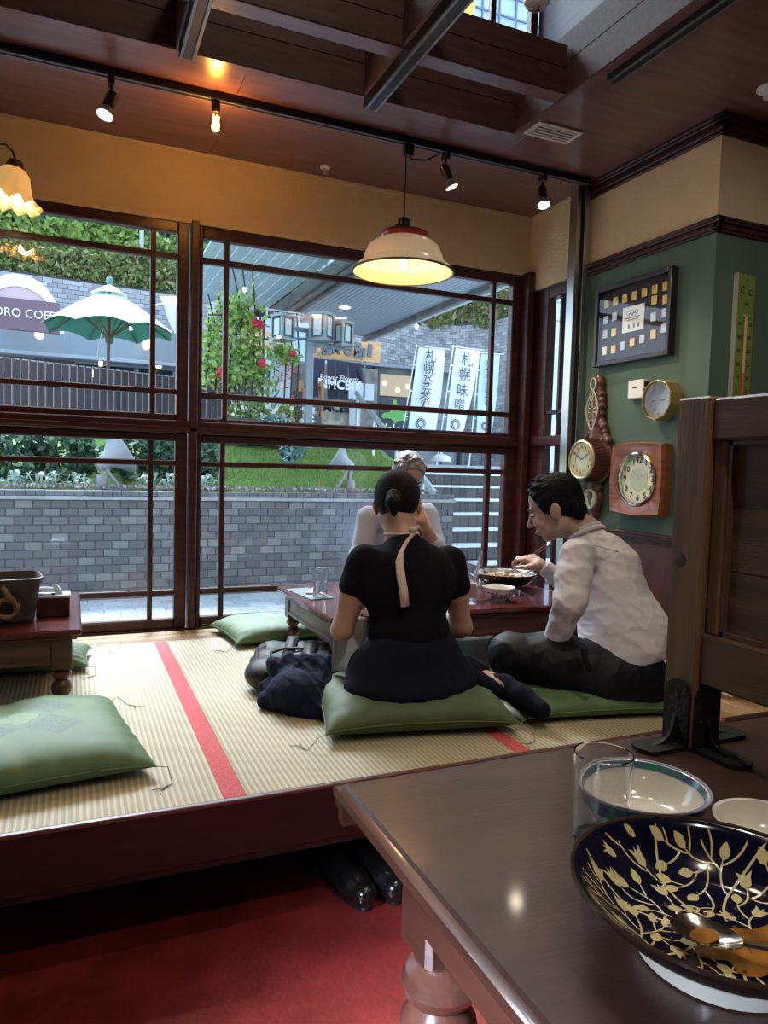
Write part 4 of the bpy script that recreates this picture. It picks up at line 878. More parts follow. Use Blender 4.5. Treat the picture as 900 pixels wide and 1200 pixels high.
for i in range(8):
    e = rim(i, r=Rp*.97); mb = MB(); mb.bar((cx, py_, zt-.05), (e.x, e.y, ze-.01), .018, .022); r_ = link('rib', mb, pw, pa)
    e2 = rim(i, r=Rp*.5); mb = MB(); mb.bar((cx, py_, ed-.14), (e2.x, e2.y, (zt+ze)/2-.03), .014, .018); link('strut', mb, pw, r_)
mb = MB(); mb.tube([(cx-.10, py_-.06, ed-.02), (cx-.16, py_-.06, ed-.25), (cx-.18, py_-.06, ed-.45), (cx-.10, py_-.05, ed-.60), (cx, py_-.04, ed-.55)], .006, 6); link('pull_cord', mb, wh, pa)
# green small sign behind fence right
p = at_y(153, 455, 13.6); mb = MB(); mb.bb((p.x-.16, 13.5, p.z-.08), (p.x+.16, 13.53, p.z+.08), .004); o = link('small_sign', mb, mat('teal_sign', (.10, .42, .34), .6), None); tag(o, 'small teal sign hanging behind the right part of the fence', 'sign')
# ------------------------------------------------------------------ right half of the outside: trellis, banners, lanterns, canopy, shop
sg = mat('steel_bluegrey', (.22, .28, .31), .45, .2); M['leaf_rose'] = island_mat('leaves_rose', [(.22, .40, .10), (.38, .58, .14), (.55, .70, .25), (.16, .30, .08), (.65, .78, .40)], .5, .4)
trm = mat('trellis_dark', (.06, .06, .07), .5)
# trellis with climbing roses
ty = 11.0
def TP(px, py): return at_y(px, py, ty)
tr = thing('garden_trellis', 'dark wire trellis carrying climbing roses beside the window post', 'trellis', (TP(278, 480).x, ty, 1.6))
for px, t0 in ((245, 372), (250, 376), (277, 354), (286, 350), (305, 360), (314, 356), (309, 378)):
    a = TP(px, t0); a.y = ty+(.25 if px in (250, 286, 314) else 0); mb = MB(); mb.bb((a.x-.014, a.y-.014, 1.60), (a.x+.014, a.y+.014, a.z)); link('upright', mb, trm, tr)
for p0, p1 in (((244, 369), (322, 371)), ((244, 386), (316, 398)), ((266, 374), (312, 381)), ((262, 421), (310, 427)), ((266, 452), (308, 455))):
    a, b = TP(*p0), TP(*p1); mb = MB(); mb.bar(a, b, .022, .022); link('crossbar', mb, trm, tr)
rg = np.random.RandomState(5)
def climber(label, blobs, n, name='climbing_rose', cat='rose bush'):
    c = TP(blobs[0][0], blobs[0][1]); o = thing(name, label, cat, (c.x, ty-.12, 1.6)); P = []
    for (px, py, rx, rz, k) in blobs:
        c = TP(px, py); s_ = 1/ (F/ (at_y(px, py, ty)-CAM).length)
        for i in range(int(n*k)):
            q = rg.normal(size=3)*.5; P.append(np.array([c.x+q[0]*rx*s_, ty-.12+q[1]*.16, c.z+q[2]*rz*s_]))
    mb = MB(); leaf_cloud(mb, P, .055, 1.25, 8, .2); link('leaves', mb, M['leaf_rose'], o, fix=False, smooth=0)
    mb = MB(); c = TP(blobs[0][0], blobs[0][1]); 
    for k in range(3): mb.tube([(c.x+.1*k, ty-.12, 1.6), (c.x+.1*k+.05, ty-.1, c.z), (c.x-.1+.15*k, ty-.1, c.z+.6)], .012, 5)
    link('stem', mb, bpy.data.materials['twig'], o); return o
c1 = climber('climbing rose with pale green leaves left of the window bar', [(250, 395, 18, 24, .7), (250, 430, 20, 22, 1), (262, 440, 18, 12, .6)], 260)
c2 = climber('climbing rose spreading over the trellis right of the window bar', [(278, 365, 22, 20, .9), (290, 385, 20, 16, .5), (280, 415, 18, 24, 1), (296, 440, 22, 20, 1), (300, 415, 14, 18, .3)], 230)
rosem = mat('rose_red', (.55, .03, .05), .5)
for (px, py, o) in ((253, 441, c1), (256, 437, c1), (293, 383, c2), (301, 429, c2), (299, 385, c2)):
    c = TP(px, py); c.y = ty-.36; mb = MB()
    for k in range(7): a = k*.9; mb.ball((c.x+.035*math.cos(a)*(k > 0), c.y+.02*math.sin(a*2), c.z+.035*math.sin(a)*(k > 0)), .034, 6)
    link('rose_bloom', mb, rosem, o)
c3 = climber('rose sprig with a red bloom hanging in front of the coffee banner', [(330, 413, 12, 8, 1), (338, 420, 10, 8, .6)], 120)
c = TP(336, 418); c.y = ty-.36; mb = MB(); mb.ball(c, .055, 8); link('rose_bloom', mb, rosem, c3)
# nobori frame and coffee banner
by = 12.2
def BP(px, py, y=by): return at_y(px, py, y)
def banner(pts, y, m, label, name='banner', text=None, curve=.04, group=None, pole=True, ti=None):
    """pts: TL,TR,BR,BL pixels"""
    P = [BP(*p, y) for p in pts]; o = thing(name, label, 'banner', tuple((P[2]+P[3])/2), group); nx, ny = 6, 14; vs = []
    def surf(u, v): q = (P[0].lerp(P[1], u)).lerp(P[3].lerp(P[2], u), v); return q+Vector((curve*.4*math.sin(3*v+2*u)*v, curve*math.sin(5*v+3*u)*v+.02*math.sin(9*u+v*3), 0))
    mb = MB(); mb.add([surf(i/nx, j/ny) for j in range(ny+1) for i in range(nx+1)], [(j*(nx+1)+i, j*(nx+1)+i+1, (j+1)*(nx+1)+i+1, (j+1)*(nx+1)+i) for j in range(ny) for i in range(nx)])
    link('cloth', mb, m, o, fix=False, smooth=80)
    for (s_, size, u, v, tm) in (text or []):
        q = surf(u, v); t = text_mb(s_, size, .002, R_SOUTH, (q.x, q.y-.05, q.z), sx=.95, spacing=.86); link('lettering', t, tm, o)
    if pole:
        a = P[0]+Vector((-.06, 0, .06)); b = P[3]+Vector((-.10, 0, 0)); d = (b-a); e = a+d*1.35; mb = MB(); mb.tube([a, e], .014, 6); mb.tube([P[0]+Vector((-.10, 0, .03)), P[1]+Vector((.10, 0, .02))], .010, 6); link('pole', mb, bpole, o)
        for t_ in (.22, .5, .78):
            c_ = a+d*t_; mb = MB(); mb.box((c_.x+.03, c_.y, c_.z), (.07, .01, .03)); link('loop', mb, m, o)
    return o
bpole = mat('banner_pole', (.75, .8, .8), .4)
cloth = mat('banner_cloth', (.80, .88, .86), .8, emit=None); cloth_b = mat('banner_cloth_blue', (.50, .66, .78), .8); ink = mat('banner_ink', (.06, .07, .10), .8); inkr = mat('banner_red_ink', (.60, .05, .07), .8); sc_ = mat('banner_cloth_white', (.62, .74, .80), .8)
V = lambda s_: '\n'.join(s_)
banner([(319, 402), (343, 404), (341, 470), (313, 490)], by, sc_, 'pale coffee banner with black and red vertical Japanese lettering', text=[(V('ネルドリップ'), .21, .22, .47, ink), (V('コーヒー'), .22, .60, .44, inkr), (V('帰り'), .26, .92, .40, inkr)])
o = tag(link('hanging_flag', MB().add([BP(320, 366), BP(353, 369), BP(349, 386), BP(334, 382)], [(0, 1, 2, 3)]), sc_), 'small white flag hung from the bar above the coffee banner', 'banner')
mb = MB(); mb.tube([BP(311, 362), BP(356, 368)], .014, 6); mb.tube([BP(313, 360), (BP(313, 360).x, by, 1.5)], .016, 6); o = tag(link('flag_stand', mb, bpy.data.materials['banner_pole']), 'thin white stand with a crossbar holding the small flag', 'stand')
cap_txt = [(V('札幌水芸茶'), .26, .52, .36, ink), ('⌂◡', .20, .50, .80, ink)]
banner([(491, 407), (522, 410), (511, 512), (476, 512)], 14.0, cloth, 'left white banner with vertical brush lettering, widest of the three', text=[('札', .30, .44, .10, ink), ('幌', .30, .43, .235, ink), ('水', .26, .42, .35, ink), ('芸', .27, .42, .46, ink), ('茶', .27, .40, .575, ink), ('人', .24, .38, .67, ink), ('◎', .30, .38, .86, ink)], group='white banners')
banner([(534, 408), (563, 411), (543, 512), (521, 512)], 14.1, cloth, 'middle white banner with brush lettering, its right edge curling', text=[('札', .33, .48, .13, ink), ('幌', .32, .47, .30, ink), ('味', .32, .46, .48, ink), ('噌', .30, .44, .64, ink), ('◎', .30, .40, .87, ink)], group='white banners')
banner([(564, 415), (586, 416), (577, 512), (557, 512)], 14.6, cloth_b, 'right bluish banner half hidden by the window bar', text=[(V('札幌味噌煮'), .24, .45, .34, ink), ('◎', .26, .45, .88, ink)], group='white banners')
# lantern post with three box lanterns
ly_ = 10.2
def LP(px, py): return at_y(px, py, ly_)
lp = thing('lantern_post', 'grey steel post carrying three box lanterns', 'lamp post', (LP(363, 500).x, ly_, 1.5))
a, b = LP(365, 385), LP(361, 500)
mb = MB(); mb.bb((b.x-.05, ly_-.05, 1.45), (a.x+.03, ly_+.05, a.z), .008); link('post', mb, sg, lp)
mb = MB(); mb.bar(LP(340, 385), LP(366, 388), .04, .06); mb.bar(LP(340, 396), LP(366, 398), .03, .03); mb.bar(LP(366, 404), LP(405, 407), .04, .07); link('arm', mb, sg, lp)
lan_w = mat('lantern_panel', (.50, .60, .60), .4)
def lantern(x0, x1, t, b, rz, half=.12):
    p = LP((x0+x1)/2, (t+b)/2); w_ = (LP(x1, t)-LP(x0, t)).length*.60; h = LP(x0, t).z-LP(x0, b).z; L = MB(RT((p.x, ly_-.16, p.z), rz)); w2 = w_/2
    for sx in (-1, 1):
        for sy in (-1, 1): L.box((sx*w2, sy*w2, 0), (.035, .035, h))
    L.box((0, 0, h/2), (w_+.06, w_+.06, .035)); L.box((0, 0, -h/2), (w_+.06, w_+.06, .035)); o = link('lantern_frame', L, sg, lp)
    K = MB(RT((p.x, ly_-.16, p.z), rz)); K.box((0, 0, 0), (w_-.02, w_-.02, h-.04)); link('lantern_box', K, mat('lantern_dark', (.10, .15, .17), .3) if 'lantern_dark' not in bpy.data.materials else bpy.data.materials['lantern_dark'], o)
    K = MB(RT((p.x, ly_-.16, p.z), rz)); K.box((0, -w2-.006, 0), (w_*.52, .01, h*.68)); K.box((-w2-.006, 0, 0), (.01, w_*.52, h*.68)); K.box((w2+.006, 0, 0), (.01, w_*.52, h*.68)); link('lantern_panel', K, lan_w, o)
lantern(314, 342, 373, 400, .45); lantern(358, 388, 371, 401, .75); lantern(387, 409, 381, 407, .35)
# canopy over the shop entrance
cz = 4.25
cn = thing('entrance_canopy', 'large blue-grey canopy soffit with downlights over the shop entrance', 'canopy', (6, 14, cz)); sof = mat('soffit', (.36, .42, .48), .5, var=.06, vscale=2, stretch=(1, 30, 1)); bm_ = mat('canopy_beam', (.15, .15, .15), .6, var=.3, vscale=3, stretch=(12, .6, 1)); cg = mat('canopy_glass', (.48, .60, .66), .4, var=.15, vscale=3, stretch=(14, .8, 1))
S = lambda px, py: at_z(px, py, cz)
far_r, far_l = S(430, 396), S(335, 372)
xr_c = far_r.x; xl_c = S(372, 345).x
n_ = 26
for i in range(n_):
    x0 = xl_c+(xr_c-xl_c)*i/n_; x1 = xl_c+(xr_c-xl_c)*(i+1)/n_; yf = far_l.y+(far_r.y-far_l.y)*((x0-far_l.x)/(far_r.x-far_l.x))
    mb = MB(); mb.bb((x0+.006, 4.9, cz), (x1-.006, max(yf, 9), cz+.04)); link('soffit_panel', mb, sof, cn)
mb = MB(); mb.bb((xl_c, 4.9, cz+.04), (xr_c, far_l.y-.3, cz+.35)); link('deck', mb, sof, cn)
mb = MB(); mb.bb((xr_c, 4.9, cz-.06), (xr_c+.16, far_r.y, cz+.35), .01); link('edge_fascia', mb, mat('fascia', (.50, .54, .56), .5), cn)
mb = MB(); mb.bb((xr_c-.14, 4.9, cz-.10), (xr_c-.02, far_r.y, cz-.001), .01); link('edge_gutter', mb, bm_, cn)
bl = S(318, 366).x; 
for k in range(4):
    x0 = bl+(xl_c-bl)*k/4; mb = MB(); mb.bb((x0+.01, 4.9, cz-.10-.04*(k % 2)), (x0+(xl_c-bl)/4-.01, far_l.y-.2, cz+.1), .01); link('beam_board', mb, bm_, cn)
gl_ = S(294, 362).x
for k in range(9):
    x0 = gl_-1.4+(bl-gl_+1.4)*k/9; mb = MB(); mb.bb((x0+.008, 6.5, cz+.12), (x0+(bl-gl_+1.4)/9-.008, S(300, 370).y-.4+.12*k*.3, cz+.15)); link('translucent_panel', mb, cg, cn)
for px, py, r in ((404, 360, .11), (400, 372, .13)):
    p = S(px, py); mb = MB(); mb.lathe([(r, cz-.012), (r*.8, cz-.016), (r*.01, cz-.016)], 20, (p.x, p.y, 0)); mb2 = link('downlight', mb, mat('downlight_%d' % px, (.9, .9, .9), .4, emit=(1, .97, .9), estr=(1.6 if px == 404 else .25)), cn)
# curved brick wall behind the banners
pts = []; cpx = [(395, 19.4), (435, 19.6), (470, 20.0), (505, 20.3), (540, 20.0), (570, 19.2), (600, 18.0), (640, 16.4)]
tops = {395: 377, 435: 376, 470: 377, 505: 379, 540: 379, 570: 376, 600: 370, 640: 362}
W3 = [(at_y(px, tops[px], y).x, y, at_y(px, tops[px], y).z) for px, y in cpx]
o = thing('brick_wall', 'curved grey brick wall rising behind the white banners', 'wall', (9, 20, 1.3))
def wtop(p):
    for a, b in zip(W3[:-1], W3[1:]):
        if a[0]-.01 <= p.x <= b[0]+.01: return a[2]+(b[2]-a[2])*(p.x-a[0])/(b[0]-a[0])
    return W3[-1][2]
brick_wall(o, [(a[0], a[1]) for a in W3], 1.3, wtop, .2, .098, M['bricks_far'], 4)
hg = [W3[3], W3[5], W3[7]]
hedge('hedge', 'bronze-green hedge on top of the curved brick wall at right', (W3[2][0], 20.4), (W3[5][0]+.2, 19.9), W3[4][2]-.15, lambda t: W3[4][2]+.35+.75*t, .9, 4200, .11, M['hedge'], 21)
hedge('hedge', 'leafy hedge above the wall beside the window corner', (W3[5][0]-.2, 19.6), (W3[7][0]+.4, 17.0), W3[6][2]-.2, lambda t: W3[6][2]+1.0, .9, 3600, .11, M['hedge'], 22)
# shop under the canopy: eave band, window with warm lights, dark lower panel with map sticker
sy_ = 18.6
def SP(px, py): return at_y(px, py, sy_)
sh = thing('cafe_building', 'shop building with a warm window, dark board and grey eave under the canopy', 'building', (SP(455, 500).x, sy_, 1.3))
a, b = SP(395, 424), SP(560, 440)
mb = MB(); mb.bb((a.x, sy_-.2, b.z-.02), (SP(552, 430).x, sy_+.5, a.z+.02), .01); link('eave_band', mb, mat('eave_slate', (.20, .23, .27), .5), sh)
mb = MB(); mb.bb((SP(345, 430).x, sy_+.2, 1.3), (SP(552, 430).x, sy_+.5, b.z)); link('wall_panel', mb, mat('shop_wall', (.20, .23, .25), .6, var=.2, vscale=3), sh)
for px in (440, 443, 488, 542): p = SP(px, 470); mb = MB(); mb.bb((p.x-.04, sy_-.02, 1.3), (p.x+.04, sy_+.19, b.z), .004); link('frame_post', mb, mat('post_dark', (.035, .045, .055), .4) if 'post_dark' not in bpy.data.materials else bpy.data.materials['post_dark'], sh)
def warm_window():
    m, n, l, bs = node_mat('warm_window'); tc = n.new('ShaderNodeTexCoord'); sx = []
    bs.inputs['Base Color'].default_value = (.22, .18, .12, 1); bs.inputs['Roughness'].default_value = .2
    bs.inputs['Emission Color'].default_value = (.75, .55, .30, 1); bs.inputs['Emission Strength'].default_value = .22; return m
mb = MB(); mb.bb((SP(446, 440).x, sy_+.02, SP(460, 464).z), (SP(482, 440).x, sy_+.06, SP(460, 439).z)); wmn = link('lit_window', mb, warm_window(), sh)
for px, py in ((451, 449), (466, 457), (478, 453)): p = SP(px, py); mb = MB(); mb.ball((p.x, sy_-.0, p.z), .07, 8, (1, .25, 1)); link('lamp_globe', mb, glow, wmn)
mb = MB(); mb.bb((SP(446, 440).x, sy_+.0, 1.3), (SP(486, 440).x, sy_+.05, SP(460, 466).z)); link('dark_board', mb, mat('dark_board', (.04, .05, .065), .6), sh)
star = [(461, 468), (464, 469), (466, 477), (470, 482), (478, 483), (475, 489), (478, 492), (472, 493), (467, 493), (462, 497), (458, 491), (452, 490), (449, 491), (446, 488), (449, 484), (456, 483), (459, 478)]
mb = MB(); P = [SP(*s_) for s_ in star]; mb.prism([(p.x, p.z) for p in P], sy_-.03, sy_-.005, 'y'); link('green_map_shape', mb, mat('map_green', (.16, .42, .10), .7), sh)
link('lettering', text_mb('Welcome', .36, .004, R_SOUTH, (SP(466, 503).x, sy_-.02, SP(466, 503).z)), wh, sh)
# wooden sign board
gy = 16.8
def GP(px, py): return at_y(px, py, gy)
mb = MB(); a, b, c, d = GP(363, 398), GP(447, 401), GP(445, 425.5), GP(363, 418); mb.prism([(p.x, p.z) for p in (a, b, c, d)], gy, gy+.06, 'y')
sb = thing('wooden_sign', 'long orange wooden shop sign with grey hand-cut lettering under the canopy', 'sign', (GP(400, 420).x, gy, b.z-.6)); link('board', mb, mat('sign_wood', (.62, .34, .14), .55, var=.12, vscale=3, stretch=(1, 1, 8)), sb)
sgm = mat('sign_letters', (.11, .14, .17), .5)
Rt = frame_R((1, 0, -.085), (0, -1, 0))
for s_, px, py, sz, sx in (('n', 367, 408.5, .26, 1), ('B', 381, 409.5, .36, .9), ('ı', 387, 410, .32, 1), ('M', 394, 410, .26, 1), ('c', 407, 410, .40, 1.1), ('B', 419, 411, .48, .8), ('ı', 426, 412, .36, 1), ('l', 433, 411.5, .40, 1.5)):
    p = GP(px, py); link('letter', text_mb(s_, sz, .02, Rt, (p.x, gy-.02, p.z), sx=sx, bold=.018), sgm, sb)
mb = MB(); mb.bb((GP(385, 396).x, gy+.01, cz-1.0), (GP(385, 396).x+.04, gy+.05, cz)); mb.bb((GP(428, 396).x, gy+.01, cz-1.3), (GP(428, 396).x+.04, gy+.05, cz)); link('hanger', mb, bm_, sb)
# second orange sign piece behind trellis
mb = MB(); mb.prism([(p.x, p.z) for p in (GP(286, 379), GP(312, 383), GP(345, 402), GP(345, 417), GP(300, 410), GP(286, 406))], gy+.3, gy+.36, 'y'); q_ = GP(300, 390); mb.bb((q_.x-.02, gy+.31, q_.z), (q_.x+.02, gy+.35, cz+.1)); q_ = GP(335, 400); mb.bb((q_.x-.02, gy+.31, q_.z), (q_.x+.02, gy+.35, cz+.1)); o = tag(link('wooden_sign', mb, bpy.data.materials['sign_wood']), 'plain orange board seen behind the rose trellis', 'sign')
# noren curtains
nm = mat('noren_navy', (.040, .038, .062), .9); ny_ = 16.4
def NP(px, py): return at_y(px, py, ny_)
no = thing('shop_curtain', 'dark navy split shop curtain with white lettering under the wooden sign', 'curtain', (NP(388, 460).x, ny_, NP(388, 470).z))
for q4 in (((363, 420), (381, 421), (379, 466), (364, 465)), ((383, 422), (394, 422), (393, 468), (384, 467)), ((394, 422), (408, 424), (408, 469), (393.3, 468))):
    P = [NP(*p) for p in q4]; mb = MB(); n = 6; vs = []
    for j in range(n+1):
        for i in range(n+1): q = P[0].lerp(P[1], i/n).lerp(P[3].lerp(P[2], i/n), j/n); vs.append(q+Vector((0, .03*math.sin(i*2.2+j*.4)*j/n, 0)))
    mb.add(vs, [(j*(n+1)+i, j*(n+1)+i+1, (j+1)*(n+1)+i+1, (j+1)*(n+1)+i) for j in range(n) for i in range(n)]); link('curtain_panel', mb, nm, no, fix=False, smooth=80)
P = [NP(*p) for p in ((408, 425), (423, 427), (428, 449), (409, 448))]; mb = MB(); n = 5; vs = []
for j in range(n+1):
    for i in range(n+1): q = P[0].lerp(P[1], i/n).lerp(P[3].lerp(P[2], i/n), j/n); vs.append(q+Vector((0, .05*math.sin(i*2.6)*(.4+j/n), 0)))
mb.add(vs, [(j*(n+1)+i, j*(n+1)+i+1, (j+1)*(n+1)+i+1, (j+1)*(n+1)+i) for j in range(n) for i in range(n)]); link('curtain_panel', mb, nm, no, fix=False, smooth=80)
p = NP(397, 451.5); link('lettering', text_mb('BIMCBIY', .31, .004, R_SOUTH, (p.x, ny_-.06, p.z), sx=.95, bold=.012), wh, no)
p = NP(397, 443.5); link('lettering', text_mb('Power Flower', .17, .004, R_SOUTH, (p.x, ny_-.06, p.z)), wh, no)
mb = MB(); mb.tube([NP(362, 419)+Vector((0, .05, 0)), NP(430, 426)+Vector((0, .05, 0))], .02, 8); mb.bar(NP(375, 421)+Vector((0, .05, 0)), GP(375, 413)+Vector((0, .03, 0)), .03); mb.bar(NP(424, 425)+Vector((0, .05, 0)), GP(424, 416)+Vector((0, .03, 0)), .03); link('curtain_rod', mb, bm_, no)
# entrance clutter: posters, boards, planters
iy = 16.9
def IP(px, py, y=iy): return at_y(px, py, y)
def flat(px0, py0, px1, py1, y, m, name, label, cat, th=.04, parent=None):
    a, b = IP(px0, py0, y), IP(px1, py1, y); mb = MB()
    if py1 > 495 and name != 'framed_print': b.z = TZ if a.x < RX1 else LZ
    mb.bb((a.x, y, b.z), (b.x, y+th, a.z), .006); o = link(name, mb, m, parent)
    if parent is None: tag(o, label, cat)
    return o
flat(345, 425, 441, 506, 17.6, mat('shop_interior', (.22, .20, .17), .8, var=.35, vscale=3), 'entrance_partition', 'pale patterned shop partition behind the navy curtain', 'partition')
ps = thing('poster', 'red and yellow upright poster board beside the dark door panel', 'poster', tuple(IP(334, 500, 12.6)))
flat(324, 462, 344, 497, 12.6, mat('poster_red', (.55, .10, .05), .6), 'poster_sheet', '', '', parent=ps)
p = IP(332, 482, 12.58); mb = MB(); mb.lathe([(.17, 0), (.17, .012)], 28, (p.x, p.y, p.z), frame_R((1, 0, 0), (0, -1, 0))); link('yellow_disc', mb, mat('poster_yellow', (.75, .50, .06), .6), ps)
link('lettering', text_mb('sune', .16, .003, R_SOUTH, (IP(332, 469, 12.57).x, 12.59, IP(332, 469, 12.57).z)), wh, ps)
flat(344, 458, 354, 505, 12.9, mat('door_black', (.02, .022, .03), .4), 'dark_panel', 'narrow black upright panel beside the lantern post', 'panel')
sv = thing('shop_shelf', 'wooden shelf with small framed prints behind the lantern post', 'shelf', tuple(IP(366, 500, 14.5)))
swood = mat('shelf_wood', (.42, .25, .11), .6)
for yy in (452, 468, 484): flat(353, yy, 378, yy+1.6, 14.5, swood, 'board', '', '', .2, sv)
for xx in (353, 377): flat(xx, 445, xx+1.5, 504, 14.5, swood, 'side', '', '', .2, sv)
for i, (x0, y0, x1, y1, c_) in enumerate(((355, 455, 360, 466, (.5, .12, .06)), (366, 472, 375, 482, (.06, .07, .09)), (368, 487, 376, 503, (.05, .06, .08)), (355, 487, 360, 500, (.45, .45, .42)))): flat(x0, y0, x1, y1, 14.46, mat('print_%d' % i, c_, .5), 'framed_print', '', '', .02, sv)
lsb = flat(378, 474, 409, 505, 15.8, mat('banner_low', (.40, .38, .30), .7, var=.4, vscale=6), 'low_signboard', 'low patterned signboard with dark lettering under the navy curtain', 'sign')
p = IP(393, 478, 15.75); link('sign_lettering', text_mb('BIMCBIY', .30, .004, R_SOUTH, (p.x, 15.78, p.z), bold=.01), nm, lsb)
flat(410, 474, 422, 504, 15.6, mat('notice_white', (.55, .58, .60), .6), 'notice_board', 'white notice board left of the handrail', 'notice')
flat(409, 448, 438, 470, 17.4, mat('blind', (.55, .62, .66), .6), 'window_blind', 'pale window blind right of the navy curtain', 'blind')
# planter with flowers at the trellis foot
p = at_y(300, 490, 10.9); pl = thing('flower_planter', 'long planter with white flowering plants at the trellis foot', 'planter', (p.x, 10.9, 1.55))
mb = MB(); mb.bb((p.x-.55, 10.75, 1.5), (p.x+.55, 11.05, p.z-.02), .01); link('trough', mb, mat('trough', (.10, .09, .09), .7), pl)
P = [np.array([p.x+rg.uniform(-.5, .6), 10.9+rg.uniform(-.15, .15), p.z+rg.uniform(-.02, .22)]) for i in range(520)]
mb = MB(); leaf_cloud(mb, P, .035, 1.2, 3, .3); link('leaves', mb, M['leaf1'], pl, fix=False, smooth=0)
P = [np.array([p.x+rg.uniform(-.4, .9), 10.84+rg.uniform(-.15, .1), p.z+rg.uniform(-.05, .22)]) for i in range(150)]
mb = MB(); leaf_cloud(mb, P, .035, 1.6, 4, .3); link('white_flowers', mb, wh, pl, fix=False, smooth=0)
p = at_y(322, 493, 10.5); o = shrub('small_plant', 'bluish flowering plant below the poster board', 'plant', (p.x, 10.5, p.z), (.22, .12, .08), 160, .035, bpy.data.materials['leaves_teal'], 31)
# solid white dome added for a pendant's reflection in the window glass
p = at_y(517, 540, 10.9); o = thing('reflected_dome', 'white domed lamp with a finial beyond the stairs', 'lamp', (p.x, 10.9, p.z)); mb = MB(); mb.lathe([(.175, -.01), (.17, .03), (.14, .075), (.08, .105), (.03, .112), (.02, .115)], 28, (p.x, 10.9, p.z)); link('dome', mb, wh, o)
mb = MB(); mb.lathe([(.015, .11), (.02, .14), (.035, .15), (.03, .165), (.001, .17)], 16, (p.x, 10.9, p.z)); link('finial', mb, wh, o); mb = MB(); mb.tube([(p.x, 10.9, p.z-.3), (p.x, 10.9, p.z)], .05, 12); link('stem', mb, sg, o)
# added blue backdrop beyond the cafe, standing in for sky in the upper window
nbm = mat('sky_blue_panel', (.34, .46, .58), .4, var=.08, vscale=.6); nbl = mat('backdrop_bar', (.12, .17, .23), .5)
nb_ = thing('sky_backdrop', 'pale blue glazed building seen through the upper storey window', 'building', (15, 33, 0))
mb = MB(); mb.bb((8, 33, 0), (26, 36, 34)); link('facade', mb, nbm, nb_)
for i in range(17): mb = MB(); mb.bb((9+i*1.0, 32.9, 9.0), (9.07+i*1.0, 33, 34)); link('mullion', mb, nbl, nb_)
for i in range(24): mb = MB(); mb.bb((8, 32.88, 9.5+i), (26, 32.98, 9.56+i)); link('transom', mb, nbl, nb_)
# ================================================================== LOW TABLES
TT = .625
M['tabletop'] = mat('lacquered_tabletop', (.105, .022, .022), .22, var=.25, vscale=4, stretch=(1, 8, 8), coat=.6)
M['tablewood'] = mat('carved_tablewood', (.115, .040, .032), .35, var=.3, vscale=5, stretch=(1, 9, 9), coat=.2)
def low_table(label, x0, x1, y0, y1, ztop=TT, m=None, mt=None):
    o = thing('low_table', label, 'table', ((x0+x1)/2, (y0+y1)/2, PZ), 'low lacquered tables'); m = m or M['tablewood']; mt = mt or M['tabletop']
    mb = MB(); mb.bb((x0, y0, ztop-.022), (x1, y1, ztop), .007); mb.bb((x0+.012, y0+.012, ztop-.036), (x1-.012, y1-.012, ztop-.0215), .005); link('tabletop', mb, mt, o)
    i = .035; za, zb = ztop-.036-.085, ztop-.0355
    for a, b in (((x0+i+.06, y0+i, za), (x1-i-.06, y0+i+.02, zb)), ((x0+i+.06, y1-i-.02, za), (x1-i-.06, y1-i, zb)), ((x0+i, y0+i+.06, za), (x0+i+.02, y1-i-.06, zb)), ((x1-i-.02, y0+i+.06, za), (x1-i, y1-i-.06, zb))):
        mb = MB(); mb.bb(a, b, .002); dx = (b[0]-a[0]) > (b[1]-a[1])
        # raised frame mouldings around a sunk panel
        if dx:
            for z in (za, zb-.016): mb.bb((a[0], a[1]-.005, z), (b[0], b[1]+.005, z+.016), .002)
        else:
            for z in (za, zb-.016): mb.bb((a[0]-.005, a[1], z), (b[0]+.005, b[1], z+.016), .002)
        link('apron', mb, m, o)
    for cx in (x0+i+.028, x1-i-.028):
        for cy in (y0+i+.028, y1-i-.028):
            mb = MB(); mb.box((cx, cy, (za-.02+zb)/2), (.066, .066, zb-za+.02), ch=.004)
            z = za-.02; H = z-PZ
            mb.lathe([(.020, z), (.020, z-.004), (.030, z-.010), (.032, z-.022), (.024, z-.034), (.018, z-.038), (.030, z-.050), (.034, z-.070), (.028, z-.088), (.019, z-.096), (.021, z-.100), (.031, z-.110), (.031, PZ+.008), (.026, PZ+.001)], 24, (cx, cy, 0)); link('leg', mb, m, o)
    return o
low_table('low lacquered table at the left edge holding the dark pot', -1.05, .03, 2.57, 3.31)
low_table('low lacquered table the three diners are eating at', .885, 2.12, 2.50, 3.27)
